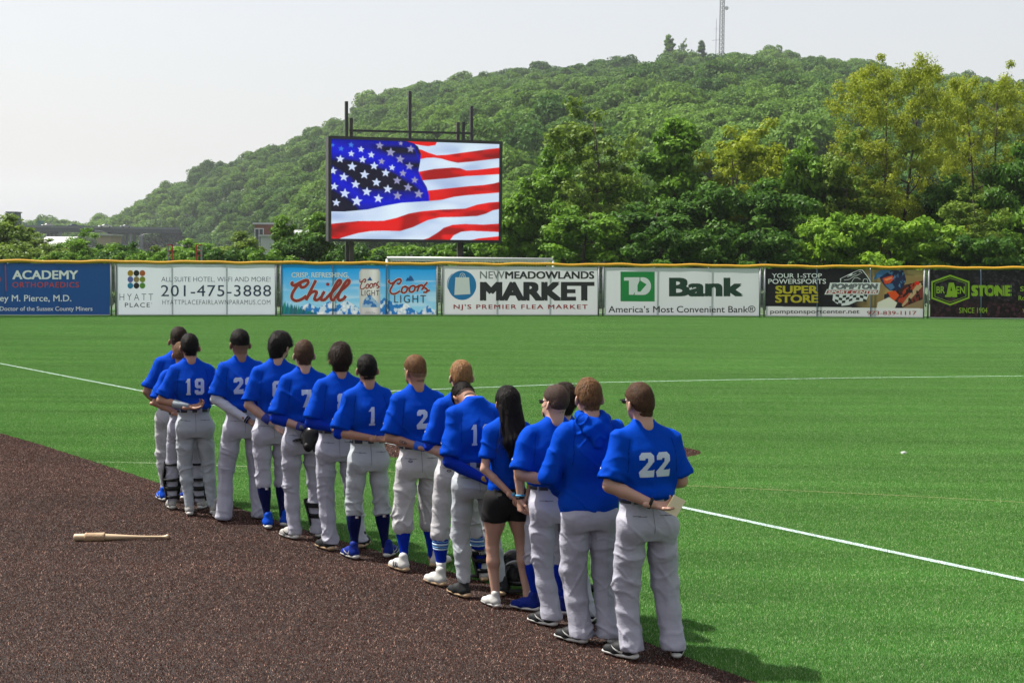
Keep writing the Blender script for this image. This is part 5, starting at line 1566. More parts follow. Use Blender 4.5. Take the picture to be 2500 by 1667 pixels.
def person(P):
    hl, hr = ground(*P['heels'][0]), ground(*P['heels'][1])
    base = (hl + hr) / 2
    yaw = P.get('yaw', R(20))
    pxb, pyb = (P['heels'][0][0] + P['heels'][1][0]) / 2, (P['heels'][0][1] + P['heels'][1][1]) / 2
    root = empty('person', base, rz=yaw, label=P['label'], cat='person', group='people standing in a line with hands behind their backs')
    fwd = Vector((-math.sin(yaw), math.cos(yaw), 0)); rt = Vector((math.cos(yaw), math.sin(yaw), 0))
    loc = lambda p: Vector(((p - base).dot(rt), (p - base).dot(fwd), p.z))
    # pelvis a little ahead of the heels
    pel = base + fwd * .07
    D = pel.y
    H = P.get('H') or at(pxb, P['top'], D + .02).z
    sc = FPX / D
    S = H / 1.83
    wl = P.get('w', 1.0) * S ** .5
    dxh = (P['hipx'] - pxb) / sc; dxn = (P['headx'] - pxb) / sc; dxs = (P.get('shx', (P['hipx'] * .35 + P['headx'] * .65)) - pxb) / sc
    ex = Vector((rt.x, fwd.x, 0))              # picture-right in the local frame
    lz = [0, .08 * S, .95 * S, 1.40 * S, 1.72 * S, 2.1 * S]; lx = [0, 0, dxh, dxs, dxn, dxn]
    oy = .07
    sl_ = P.get('slouch', 0.0)
    def warp(V):
        V = np.array(V, float); q = np.interp(V[:, 2], lz, lx)
        V[:, 0] += q * ex.x; V[:, 1] += q * ex.y + oy * sstep(.03, .35, V[:, 2]) + sl_ * sstep(1.1 * S, 1.75 * S, V[:, 2])
        return V
    def wv(p): return Vector(warp([tuple(p)])[0])
    Ls = lambda p: np.array((p[0] * S, p[1] * S, p[2] * S))
    skin = SKIN[P.get('skin', 'tan')]
    female = P.get('female', False)
    sw = (.174 if not female else .150) * wl
    # ---------- joints
    la, ra = loc(hl), loc(hr)
    AN = [np.array((la.x, la.y + .035 - oy * .0, .085)), np.array((ra.x, ra.y + .035, .085))]
    hx = .095 * wl
    HP = [np.array((-hx, 0, .92 * S)), np.array((hx, 0, .92 * S))]
    KN = []
    for i in (0, 1):
        kb = P.get('knee', (0, 0))[i]
        KN.append(np.array((AN[i][0] * .48 + HP[i][0] * .52 + (-.012, .012)[i], AN[i][1] * .5 + .02 + kb, .50 * S)))
    SH = [Ls((-sw / S, .002, 1.468)), Ls((sw / S, .002, 1.468))]
    arms = P['arms']
    EL = [np.array(arms[0][0]), np.array(arms[1][0])]; WR = [np.array(arms[0][1]), np.array(arms[1][1])]
    # ---------- body skin (arms, neck, core, legs): one surface
    hc = Ls((0, .034, 1.706)); hyaw, hpitch, hroll = P.get('head', (0, 0, 0))
    nk = Ls((0, .006, 1.50))
    QH = Matrix.Rotation(R(hyaw), 3, 'Z') @ Matrix.Rotation(R(-hpitch), 3, 'X') @ Matrix.Rotation(R(hroll), 3, 'Y')
    def hd(p):   # head-local (relative to head centre) -> person
        v = Vector((p[0] * S * 1.05, p[1] * S * 1.05, p[2] * S * 1.05)) + Vector(hc - nk); return np.array(Vector(nk) + QH @ v)
    QA = np.array(QH)
    bf = Field((-.55, -.42, -.02), (.55, .42, 1.62 * S), .0085)
    ar = (.047, .041, .041, .0275) if not female else (.037, .031, .030, .0215)
    ar = tuple(v * (wl if wl > 1 else 1) * P.get('armr', 1.0) for v in ar)
    bf.loft([(.86 * S, 0, 0, .12 * wl, .08), (1.1 * S, 0, 0, .12 * wl, .085), (1.35 * S, 0, 0, .15 * wl, .09), (1.47 * S, 0, -.005, .13 * wl, .07), (1.51 * S, 0, -.01, .07, .05)], .03)
    bf.cone(nk, nk + np.array((0, .004, .035)) * S, .055, .053, .02)
    for i in (0, 1):
        bf.cone(SH[i] * np.array((.4, 1, .96)), SH[i] * np.array((.9, 1, .965)), .04, .036, .02).cone(SH[i] * np.array((.93, 1, .965)), SH[i] * .5 + EL[i] * .5, .036, ar[0], .02).cone(SH[i] * .5 + EL[i] * .5, EL[i], ar[0], ar[1], .02).cone(EL[i], EL[i] * .7 + WR[i] * .3, ar[1], ar[2], .015).cone(EL[i] * .7 + WR[i] * .3, WR[i], ar[2], ar[3] * .93, .01)
        if P.get('bare_legs'):
            bf.cone(HP[i], KN[i], .084, .052, .03).cone(KN[i] + np.array((0, -.012, -.02)), KN[i] * .72 + AN[i] * .28 + np.array((0, -.022, 0)), .048, .052, .02).cone(KN[i] * .72 + AN[i] * .28 + np.array((0, -.018, 0)), AN[i] + np.array((0, 0, .02)), .050, .031, .02).cone(AN[i] + np.array((0, 0, .02)), AN[i] * np.array((1, 1, .3)), .031, .034, .02)
            bf.ell(KN[i] * np.array((1, 1, 1.55)) * .5 + HP[i] * .42, (.085, .09, .16), .04)
        else:
            bf.cone(HP[i], KN[i], .06, .042, .03).cone(KN[i], AN[i], .04, .03, .02).cone(AN[i], AN[i] * np.array((1, 1, .5)), .03, .03, .01)
    V, F = bf.mesh(); V = relax(V, F, 2); VA = [warp(V)]; FA = [F]; nb = len(V)
    # head
    h0 = hd((0, 0, 0)); r_ = .19 * S
    f = Field(np.minimum(h0 - r_, nk - .09), np.maximum(h0 + r_, nk + .09), .0055)
    E = lambda c, r, k=.02, op='u': f.ell(hd(c), np.array(r) * S * 1.05, k, QA, op)
    Cn = lambda a, b, r1, r2, k=.02: f.cone(hd(a), hd(b), r1 * S, r2 * S, k)
    E((0, -.004, .012), (.075, .096, .100)); E((0, -.035, -.005), (.070, .066, .085), .02); E((0, .035, -.058), (.056, .058, .062), .03); E((0, .062, -.085), (.030, .032, .024), .02)
    hw_ = 1.12 if not female else .88
    bow = sstep(20, 60, hpitch) * .028; nb_ = nk + np.array((0, -.008 + bow, .04 - bow * .6)); f.cone(hd((0, -.022, -.06)), nb_, .056 * hw_, (.060 - bow * .15) * hw_, .025); f.cone(nb_, nk + np.array((0, .0 + bow, -.06)), (.060 - bow * .15) * hw_, .054 * hw_, .02)
    Cn((0, .088, .015), (0, .113, -.028), .009, .014, .012); E((0, .106, -.036), (.017, .012, .010), .008)
    Cn((-.035, .083, .028), (.035, .083, .028), .010, .010, .015); E((0, .090, -.062), (.024, .012, .0075), .006); E((0, .088, -.072), (.020, .011, .007), .005)
    for s in (-1, 1):
        f.ell(hd((s * .031, .094, .008)), np.array((.016, .010, .010)) * S, .01, QA, 's')
        qe = QA @ np.array(Matrix.Rotation(s * .75, 3, 'Z') @ Matrix.Rotation(-.2, 3, 'X'))
        f.ell(hd((s * .086, -.010, -.022)), np.array((.010, .026, .036)) * S, .005, qe)
        f.ell(hd((s * .094, -.000, -.018)), np.array((.006, .010, .018)) * S, .004, qe, 's')
    V, F = f.mesh(); V = relax(V, F, 1); VA.append(warp(V)); FA.append(F + sum(len(v) for v in VA[:-1]))
    HB = BVHTree.FromPolygons([Vector(v) for v in V], [tuple(int(i) for i in q) for q in F])
    # hands
    for i in (0, 1):
        a = arms[i]
        if a[2] is None: continue
        hcn = Vector(WR[i]) + Vector(a[2]).normalized() * .07
        f = Field(np.array(hcn) - .16, np.array(hcn) + .16, .0038)
        hand(f, WR[i], a[2], a[3], a[4] if len(a) > 4 else 1, a[5] if len(a) > 5 else .55, (1.08 if not female else .90))
        if P.get('glove') and i in P['glove'][1]:
            V, F = f.mesh(); V = relax(V, F, 1); mk('glove', warp(V), F, P['glove'][0], root, smooth=True); continue
        V, F = f.mesh(); V = relax(V, F, 1); VA.append(warp(V)); FA.append(F + sum(len(v) for v in VA[:-1]))
    bo = mk('body', np.concatenate(VA), np.concatenate(FA), skin, root, smooth=True)
    if P.get('tattoo'):
        bb = BVHTree.FromPolygons([Vector(v) for v in np.concatenate(VA)], [tuple(int(i) for i in q) for q in np.concatenate(FA)])
        tt = wv(EL[0] * .66 + WR[0] * .34); ring = lambda a, b, t: ([circle(0, 0, a, b, 16)], [circle(0, 0, a - t, b - t, 16)])
        for dx, a, b in ((-.016, .014, .011), (.004, .016, .013), (.020, .012, .010)):
            A_, B_ = ring(a, b, .0045); decal('tattoo', bb, A_, B_, tt + Vector((dx, 0, -dx * .45)), (1, 0, -.45), (.45, 0, 1), (0, 1, 0), .002, M('tattoo_ink', (.06, .06, .075), rough=.6, spec=.1), bo, .0015)
    for s in (-1, 1):
        p = wv(hd((s * .031, .086, .008)))
        MB().tube([p - Vector((0, .011, 0)), p - Vector((0, .006, 0)), p, p + Vector((0, .006, 0)), p + Vector((0, .009, 0))], [.003, .0095, .0115, .0095, .004], 10).build('eye', M('eye_white', (.6, .6, .58), rough=.2), root, smooth=True)
    # ---------- trousers
    st = P.get('pants', 'long'); pm = PANTS[P.get('pcol', 'grey')]
    zb_ = P.get('belt', 1.075) * S
    f = Field((-.42, -.34, .0), (.42, .34, zb_ + .03), .009)
    hwd = P.get('hip', .173) * wl; hdp = P.get('hipd', .114) * (wl * .5 + .5)
    f.loft([(.80 * S, 0, -.012, hwd * .93, hdp * .9), (.88 * S, 0, -.022, hwd, hdp * 1.08), (.96 * S, 0, -.012, hwd * .97, hdp * 1.04), (zb_ - .04, 0, 0, hwd * .9, hdp * .94), (zb_ - .01, 0, 0, hwd * .89, hdp * .93)], .03, 2.3)
    tr = P.get('thigh', .092) * wl
    LEGR = []
    for i in (0, 1):
        top = HP[i] + np.array((0, -.012, -.02)); s = (-1, 1)[i]
        if st == 'shorts':
            e = top * .58 + KN[i] * .42
            f.cone(top, e, tr * 1.02, tr * 1.04, .02).cone(top + np.array((0, -.035, -.02)), e + np.array((0, -.02, .02)), .075, .08, .03); f.loft([(0, 0, 0, .5, .5), (.725 * S, 0, 0, .5, .5)], .004, op='s'); LEGR.append((tr, tr)); continue
        f.ell(top + np.array((s * .005, -.045, -.01)), (.092 * wl, .085, .105), .03)
        kr = P.get('kneer', .073) * wl; cr_ = min(P.get('calf', .068), .068) * wl; ur = P.get('cuff', .074) * wl * .95
        f.cone(top, top * .5 + KN[i] * .5, tr, (tr + kr) / 2 + .003, .03).cone(top * .5 + KN[i] * .5, KN[i], (tr + kr) / 2 + .003, kr, .02)
        if st == 'long':
            cz = KN[i] * .55 + AN[i] * .45 + np.array((0, -.016, 0)); ft = AN[i] * np.array((1, 1, 0)) + np.array((0, 0, P.get('hem', .045) + ur * .35))
            f.cone(KN[i], cz, kr, cr_, .03).cone(cz, ft, cr_, ur, .03).cone(ft, ft + np.array((0, .012, -.02)), ur, ur * .96, .02)
        elif st == 'tapered':
            cz = KN[i] * .66 + AN[i] * .34 + np.array((0, -.022, 0)); ft = AN[i] + np.array((0, -.004, P.get('hem', .03)))
            f.cone(KN[i], cz, kr * .94, cr_, .03).cone(cz, ft, cr_, ur, .02)
        elif st == 'knicker':
            q = KN[i] * .80 + AN[i] * .20 + np.array((0, -.008, P.get('hem', 0.0)))
            f.cone(KN[i], q, kr * 1.06, kr * 1.08, .02); f.cone(q, q - np.array((0, 0, .015)), kr * 1.02, kr * .86, .01)
    if st == 'long': f.loft([(-.1, 0, 0, .6, .6), (P.get('hem', .045), 0, 0, .6, .6)], .004, op='s')
    V, F = f.mesh(); V = relax(V, F, 2)
    N_ = vnormals(V, F); sd_ = P['seed']
    z = V[:, 2] / S; pr = V / np.array((1, 1, 1))
    wk = np.exp(-((z - .50) / .10) ** 2) * 1.0 + np.exp(-((z - .74) / .07) ** 2) * .6 + .14
    if st == 'long': wk = wk + np.exp(-((z - .10) / .09) ** 2) * 1.3
    if st == 'tapered': wk = wk + np.exp(-((z - .30) / .14) ** 2) * .7
    if st == 'knicker': wk = wk + np.exp(-((z - .42) / .07) ** 2) * 1.6
    if st == 'shorts': wk = wk * .5
    az_ = z + .35 * np.abs(V[:, 0]) * np.sign(np.sin(sd_ * 3.0)) + .25 * V[:, 1]
    fold = ridge(np.stack([V[:, 0] * 5, V[:, 1] * 5, az_ * 15 + .8 * vnoise(V * 6, sd_)], 1), sd_) * .0085 + vnoise(np.stack([V[:, 0] * 9, V[:, 1] * 9, z * 30], 1), sd_ + 5) * .0035
    lng = ridge(np.stack([V[:, 0] * 16, V[:, 1] * 16, z * 2.2], 1), sd_ + 9) * .007 * (st == 'long') * np.exp(-((z - .45) / .35) ** 2) + vnoise(V * 5, sd_ + 2) * .006
    n1 = vnoise(np.stack([V[:, 0] * 4.5, V[:, 1] * 4.5 + .6 * np.sin(z * 9 + sd_), az_ * 8.5 + 1.6 * vnoise(V * 5, sd_ + 31)], 1), sd_ + 30)
    n2 = vnoise(np.stack([V[:, 0] * 7 + V[:, 2] * 5, V[:, 1] * 6, V[:, 2] * 5], 1), sd_ + 33)
    fold = fold * .35 + (np.exp(-(n1 / .11) ** 2) - .25) * .0105
    lng = lng + (np.exp(-(n2 / .12) ** 2) - .3) * .0055
    V = V + N_ * ((fold * wk * .8 + lng) * P.get('wr', 1.0))[:, None]
    WP_ = warp(V); pants = mk('shorts' if st == 'shorts' else 'trousers', WP_, F, pm, root, smooth=True)
    PB = BVHTree.FromPolygons([Vector(v) for v in WP_], [tuple(int(i) for i in q) for q in F])
    # belt and loops
    if st != 'shorts' and not P.get('hoodie'):
        nn = 40; mb = MB(); V_ = []; 
        for zz, o_ in ((zb_ - .022, .004), (zb_ - .020, .009), (zb_ + .016, .009), (zb_ + .018, .004)):
            for k in range(nn):
                a = 2 * math.pi * k / nn; c_, s__ = math.cos(a), math.sin(a); g = 2 / 2.3
                V_.append((math.copysign(abs(c_) ** g, c_) * (hwd * .90 + o_), math.copysign(abs(s__) ** g, s__) * (hdp * .94 + o_), zz))
        F_ = [(r0 * nn + k, r0 * nn + (k + 1) % nn, (r0 + 1) * nn + (k + 1) % nn, (r0 + 1) * nn + k) for r0 in range(3) for k in range(nn)]
        blt = mk('belt', warp(V_), F_, M_BELT, root, smooth=True)
        for xx in (-.135, -.05, .05, .135):
            yy = -hdp * .94 * (max(0, 1 - (abs(xx) / (hwd * .9)) ** 2.3)) ** (1 / 2.3) - .012
            w0 = wv((xx, yy, zb_ - .004)); MB().box(w0, (.05 if abs(xx) < .1 else .02, .006, .05), rz=xx * -1.2).build('belt_loop', pm, blt)
        for s in (-1, 1):   # back pockets: the shade of the slit painted as a dark line
            q = wv((s * .095, -.15, .975 * S))
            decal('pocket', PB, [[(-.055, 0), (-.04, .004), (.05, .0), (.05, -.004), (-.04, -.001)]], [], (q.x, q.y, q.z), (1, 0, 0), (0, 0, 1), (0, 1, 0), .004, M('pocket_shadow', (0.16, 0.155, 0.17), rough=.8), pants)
        q = wv((0, -.15, .93 * S)); decal('seam', PB, [[(-.0025, -.07), (.0025, -.07), (.0025, .12), (-.0025, .12)]], [], (q.x, q.y, q.z), (1, 0, 0), (0, 0, 1), (0, 1, 0), .005, M('seam_shadow', (0.24, 0.235, 0.26), rough=.8), pants, .002)  # middle stitching line, darkened to stand for the shade of the cleft
        if P.get('logo'):
            q = wv((-.10, -.15, .955 * S)); el = circle(0, 0, .017, .009, 14)
            decal('maker_mark', PB, [el], [circle(0, 0, .011, .005, 10)], (q.x, q.y, q.z), (1, 0, 0), (0, 0, 1), (0, 1, 0), .0025, M_DKIN, pants)
    # ---------- jersey
    hood = P.get('hoodie')
    f = Field((-.56, -.34, (.80 if hood else .9) * S), (.56, .34, 1.64 * S), .0095)
    zh = .905 * S if hood else (zb_ - (.05 if P.get('untucked') else -.004)); b_ = P.get('belly', 0.0)
    tw = .170 * wl; gg = 1.06 if hood else 1.0
    if female: tw *= .86
    rows = [(zh, 0, -.005 if hood else 0, tw * (1.10 if hood else (.98 if not P.get('untucked') else 1.05)), .118 + b_), (zh + .035, 0, -.004, tw * 1.14 if hood else tw * 1.03, .126 + b_ + (.012 if hood else 0)), (1.16 * S, 0, .004, tw * .96 * gg, .118 + b_),
            (1.27 * S, 0, -.010, tw * 1.07 * gg, .134), (1.36 * S, 0, -.014, tw * 1.10 * gg, .132), (1.425 * S, 0, -.006, tw * 1.02 * gg, .118), (1.475 * S, 0, .002, tw * .84, .100), (1.52 * S, 0, .006, tw * .60, .084), (1.562 * S, 0, .008, .082, .070), (1.600 * S, 0, .014, .064, .060)]
    if female: rows = [(zh, 0, 0, tw * 1.06, .105), (zh + .05, 0, 0, tw * 1.04, .108), (1.14 * S, 0, 0, tw * .95, .105), (1.28 * S, 0, 0, tw * 1.0, .12), (1.38 * S, 0, 0, tw * 1.05, .118), (1.45 * S, 0, -.008, tw * .98, .10), (1.50 * S, 0, -.01, tw * .70, .08), (1.55 * S, 0, -.01, .058, .055)]
    f.loft(rows, .03, 2.35)
    for i in (0, 1):
        s = (-1, 1)[i]
        f.cone((s * .055, .008, 1.535 * S), SH[i] * np.array((.85, 1, 1)) + np.array((0, 0, .006)), .046, .052, .04)
        f.cone(SH[i] * np.array((.5, 1, .998)), SH[i] * np.array((.94, 1, .985)), .056, .058, .06)
        sf = P.get('sleeve', .88)
        if hood:
            f.cone(SH[i], EL[i], .072, .066, .04).cone(EL[i], WR[i] * .93 + EL[i] * .07, .064, .045, .03)
        else:
            e = SH[i] * (1 - sf) + EL[i] * sf; dd = (EL[i] - SH[i]) / np.linalg.norm(EL[i] - SH[i])
            r2 = (.084 if not female else .062) * (1 if wl < 1 else wl)
            f.cone(SH[i] * np.array((.97, 1, .99)), e, .057 if not female else .050, r2, .05, flat=(0, 1, 0), fk=.9)
            # cut the sleeve square
            w_ = f._win(e - .14, e + .14 + 0, .0)
            sl, X, Y, Z = w_
            pd = (X - e[0]) * dd[0] + (Y - e[1]) * dd[1] + (Z - e[2]) * dd[2]
            lat = np.sqrt(np.maximum((X - e[0]) ** 2 + (Y - e[1]) ** 2 + (Z - e[2]) ** 2 - pd ** 2, 0))
            m_ = (lat < r2 + .03) & (pd > 0) & (np.abs(X) > tw * 1.02)
            o_ = f.D[sl]; f.D[sl] = np.where(m_, np.maximum(o_, pd), o_)
    if hood:
        g = Field((-.24, -.30, 1.28 * S), (.24, .16, 1.68 * S), .008)
        for s in (-1, 1):
            q = [(s * .040 * S, .062 * S, 1.568 * S), (s * .082 * S, .010 * S, 1.585 * S), (s * .088 * S, -.055 * S, 1.560 * S), (s * .062 * S, -.112 * S, 1.49 * S), (0, -.142 * S, 1.400 * S)]
            for a, b, r1, r2 in zip(q[:-1], q[1:], (.022, .030, .036, .036), (.030, .036, .036, .024)): g.cone(a, b, r1, r2, .03)
        g.cone((-.055 * S, -.085 * S, 1.560 * S), (.055 * S, -.085 * S, 1.560 * S), .030, .030, .03).cone((0, -.105 * S, 1.52 * S), (0, -.128 * S, 1.44 * S), .052, .036, .03)
        g.cone((0, -.055 * S, 1.64 * S), (0, -.070 * S, 1.585 * S), .030, .022, .02, op='s')
        VG, FG = g.mesh(); VG = relax(VG, FG, 1); NG = vnormals(VG, FG)
        nG = vnoise(np.stack([VG[:, 0] * 9, VG[:, 1] * 9, VG[:, 2] * 13 + np.abs(VG[:, 0]) * 12], 1), 91)
        VG = VG + NG * ((np.exp(-(nG / .16) ** 2) - .3) * .011)[:, None]
        mk('hood', warp(VG), FG, M_ROYAL, root, smooth=True)
    V, F = f.mesh(); V = relax(V, F, 2); N_ = vnormals(V, F); z = V[:, 2] / S
    ax_ = np.abs(V[:, 0])
    d1 = ridge(np.stack([V[:, 0] * 6 + V[:, 2] * 3 * np.sign(V[:, 0]), V[:, 1] * 4, V[:, 2] * 5.5 - ax_ * 5], 1), sd_ + 20) * .0065
    d2 = ridge(np.stack([V[:, 0] * 13, V[:, 1] * 8, V[:, 2] * 3], 1), sd_ + 21) * .0060 * np.exp(-((z - 1.12) / .13) ** 2)
    d3 = vnoise(np.stack([V[:, 0] * 7, V[:, 1] * 7, V[:, 2] * 34], 1), sd_ + 22) * .0065 * np.exp(-((z - zb_ / S - .045) / .05) ** 2) * (0 if hood else 1)
    d4 = ridge(np.stack([V[:, 0] * 10 - V[:, 2] * 8 * np.sign(V[:, 0]), V[:, 1] * 6, V[:, 2] * 9], 1), sd_ + 23) * .0055 * sstep(.12, .22, ax_)
    n1 = vnoise(np.stack([V[:, 0] * 5 + V[:, 2] * 2.5 * np.sign(V[:, 0]), V[:, 1] * 4, V[:, 2] * 6 - ax_ * 6], 1), sd_ + 25)
    d1 = d1 * .7 + (np.exp(-(n1 / .12) ** 2) - .3) * .007
    am = .12 + .88 * (1 - sstep(1.36, 1.46, z) * (1 - sstep(.15, .22, ax_)))
    d5 = 0
    if hood: d5 = (np.exp(-(vnoise(np.stack([V[:, 0] * 10, V[:, 1] * 8, V[:, 2] * 11 + ax_ * 9], 1), 77) / .14) ** 2) - .3) * .013 * sstep(1.36, 1.44, z) * (1 - sstep(.12, .18, ax_))
    V = V + N_ * ((d1 + d2 + d3 + d4) * am * P.get('jwr', 1.0) + d5)[:, None]
    WJ = warp(V); jer = mk('hoodie' if hood else ('shirt' if female else 'jersey'), WJ, F, M_ROYAL, root, smooth=True)
    JB = BVHTree.FromPolygons([Vector(v) for v in WJ], [tuple(int(i) for i in q) for q in F])
    for s in (-1, 1):     # sleeve seams: their crease shade painted as dark lines
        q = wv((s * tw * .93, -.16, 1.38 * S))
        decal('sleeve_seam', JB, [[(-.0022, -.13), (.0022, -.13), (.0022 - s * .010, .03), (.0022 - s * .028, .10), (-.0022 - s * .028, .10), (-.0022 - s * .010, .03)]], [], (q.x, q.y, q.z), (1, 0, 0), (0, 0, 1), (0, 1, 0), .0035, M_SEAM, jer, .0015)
    # number
    if P.get('num'):
        dw = .100 * P.get('numw', 1.0); dh = .162; n_ = len(P['num']); gap = .012
        tot = n_ * dw + (n_ - 1) * gap
        q = wv((0, -.16, P.get('numz', 1.315) * S))
        for k, ch in enumerate(P['num']):
            A_, B_ = _digit(ch)
            if ch == '1' and n_ > 1: ww = dw * .8
            else: ww = dw
            x0 = -tot / 2 + k * (dw + gap)
            sx = lambda pl: [(x0 + a * ww + (dw - ww) / 2, (c - .725) / 1.45 * dh) for a, c in pl]
            decal('number', JB, [sx(p) for p in A_], [sx(p) for p in B_], (q.x, q.y, q.z), (1, 0, 0), (0, 0, 1), (0, 1, 0), .0028, M_NUM, jer, .0035)
    if P.get('patch', True) and not hood and not female:
        e = SH[0] * .40 + EL[0] * .60; q = wv(e)
        decal('sleeve_mark', JB, [[(-.012, -.006), (-.006, .006), (0, 0), (.006, .006), (.012, -.006)]], [], (q.x - .0, q.y, q.z), (0, 1, 0), (0, 0, 1), (1, 0, 0), .003, M('patch_white', (.7, .7, .7)), jer, .003)
    # collar ring
    if P.get('collar'):
        cpt = wv(nk + np.array((0, -.010, .052)) * S); mb = MB(); V_ = []
        MB().tube([cpt + Vector((.064 * math.cos(a), .058 * math.sin(a), .006 * math.sin(a))) for a in np.linspace(0, 2 * math.pi, 25)], .006, 6, cap=False).build('undershirt_collar', P['collar'], root, smooth=True)
    # ---------- sleeves worn under the jersey
    for i, m_, a0, a1 in P.get('comp', []):
        f = Field(np.minimum(np.minimum(SH[i], EL[i]), WR[i]) - .1, np.maximum(np.maximum(SH[i], EL[i]), WR[i]) + .1, .008)
        s0 = SH[i] * .55 + EL[i] * .45
        rr = ar[0] + .006
        if a1 <= 1: f.cone(s0, EL[i] * a1 + SH[i] * (1 - a1), rr + .006, ar[1] + .010, .01)
        else:
            e = EL[i] * (2 - a1) + WR[i] * (a1 - 1)
            f.cone(s0, EL[i], rr, ar[1] + .006, .02); mid = EL[i] * .7 + WR[i] * .3
            f.cone(EL[i], mid, ar[1] + .006, ar[2] + .005, .015).cone(mid, e, ar[2] + .005, ar[2] + .005 + (ar[3] + .004 - ar[2] - .005) * min(1, (a1 - 1.3) / .7), .01)
        V, F = f.mesh(); V = relax(V, F, 2); N_ = vnormals(V, F)
        V = V + N_ * (ridge(np.stack([V[:, 0] * 8, V[:, 1] * 8, V[:, 2] * 22], 1), sd_ + i) * .0025)[:, None]
        us = mk('undersleeve', warp(V), F, m_, root, smooth=True)
        if i == 0 and P['seed'] == 7:
            ub = BVHTree.FromPolygons([Vector(v) for v in us.data.vertices[:] and [x.co for x in us.data.vertices]], [tuple(x.vertices) for x in us.data.polygons])
            q = wv(EL[0] * .25 + WR[0] * .75)
            for dx in (-.012, .012): decal('sleeve_logo', ub, [circle(dx, 0, .012, .012, 14)], [circle(dx, 0, .006, .006, 10)], q, (1, 0, 0), (0, 0, 1), (0, 1, 0), .0025, M('logo_light', (.15, .6, .95)), us, .002)
    for i, m_, t0, t1 in P.get('bands', []):
        a = EL[i] * (1 - t0) + WR[i] * t0; b = EL[i] * (1 - t1) + WR[i] * t1
        rf = lambda t: ar[2] + (ar[3] - ar[2]) * max(0, (t - .3) / .7)
        band('wristband' if t1 - t0 > .1 else 'bracelet', wv(a), wv(b), rf(t0) + .001, rf(t1) + .001, m_, root, th=.005)
    # ---------- socks, shin guards
    def ringleg(i, z0, z1, off, m_, name, parent=None, rad=None, y_=0.0):
        V_ = []; F_ = []; nn = 18; zs = np.linspace(z0, z1, max(2, int((z1 - z0) / .02) + 1))
        for zz in zs:
            t = (zz - AN[i][2]) / (KN[i][2] - AN[i][2]); c_ = AN[i] * (1 - t) + KN[i] * t
            r0 = (rad(t) if rad else .030 + .028 * math.exp(-((t - .66) / .30) ** 2) + .012 * t) + off
            for k in range(nn):
                a = 2 * math.pi * k / nn; V_.append((c_[0] + r0 * math.cos(a), c_[1] - .014 * math.exp(-((t - .6) / .3) ** 2) + y_ + r0 * 1.06 * math.sin(a), zz))
        F_ = [(r * nn + k, r * nn + (k + 1) % nn, (r + 1) * nn + (k + 1) % nn, (r + 1) * nn + k) for r in range(len(zs) - 1) for k in range(nn)]
        F_ += [tuple(range(nn - 1, -1, -1)), tuple((len(zs) - 1) * nn + k for k in range(nn))]
        return mk(name, warp(V_), F_, m_, parent or root, smooth=True)
    sk = P.get('sock'); 
    for i in (0, 1):
        if sk:
            o = ringleg(i, .05, .46 * S, .0, sk, 'sock')
            if P.get('stripes'):
                for z0, z1, mm in ((.335, .352, 's1'), (.362, .370, 's2'), (.318, .328, 's2'), (.300, .312, 's1')):
                    ringleg(i, z0 * S, z1 * S, .0025, M('stripe_light', (.45, .62, .80)) if mm == 's1' else M('stripe_blue', (.10, .32, .62)), 'stripe', o)
                if i == 0:
                    ringleg(i, .05, .20, .003, M_SOCKW, 'stirrup_gap', o)
            if P.get('socklogo'):
                q = AN[i] * .35 + KN[i] * .65; c_ = wv((q[0] + (.012 if i == 0 else .0), q[1], q[2] + .03))
                sb = BVHTree.FromPolygons([v.co for v in o.data.vertices], [tuple(p.vertices) for p in o.data.polygons])
                decal('sock_mark', sb, [[(-.014, -.009), (.014, -.009), (.014, .009), (-.014, .009)]], [], c_, (1, 0, 0), (0, 0, 1), (0, 1, 0), .004, M('mark_white', (.7, .7, .7)), o)
                decal('sock_mark', sb, [[(.004, -.006), (.011, -.006), (.011, .006), (.004, .006)]], [], c_, (1, 0, 0), (0, 0, 1), (0, 1, 0), .003, M('mark_red', (.5, .03, .04)), o, .005)
        elif st == 'tapered':
            ringleg(i, .04, .16, -.001, P.get('ankle', M_SOCKW), 'sock')
        elif P.get('bare_legs'):
            ringleg(i, .03, .12, -.002, M_SOCKW, 'sock')
    for g_ in P.get('guard', []):
        i, z0, z1, straps = g_
        t = lambda tt: .030 + .028 * math.exp(-((tt - .66) / .30) ** 2) + .012 * tt
        off = P.get('goff', .020)
        e = None
        V_ = []; F_ = []; zs = np.linspace(z0, z1, 8); nn = 13
        for zz in zs:
            tt = (zz - AN[i][2]) / (KN[i][2] - AN[i][2]); c_ = AN[i] * (1 - tt) + KN[i] * tt; r0 = t(tt) + off + .012
            for lay in (0, 1):
                for k in range(nn):
                    a = math.pi * (-.12 + 1.24 * k / (nn - 1)); V_.append((c_[0] + (r0 - lay * .008) * math.cos(a) * 1.05, c_[1] - .005 + (r0 - lay * .008) * 1.15 * math.sin(a), zz))
        for r in range(len(zs) - 1):
            for k in range(nn - 1):
                a = r * 2 * nn + k; b = (r + 1) * 2 * nn + k
                F_ += [(a, a + 1, b + 1, b), (a + nn, b + nn, b + nn + 1, a + nn + 1)]
            for k in (0, nn - 1):
                a = r * 2 * nn + k; b = (r + 1) * 2 * nn + k; F_.append((a, b, b + nn, a + nn))
        gd = mk('shin_guard', warp(V_), F_, M_DKIN, root, smooth=True)
        for s0, s1 in straps: ringleg(i, s0, s1, off + .012, M_DKIN, 'strap', gd)
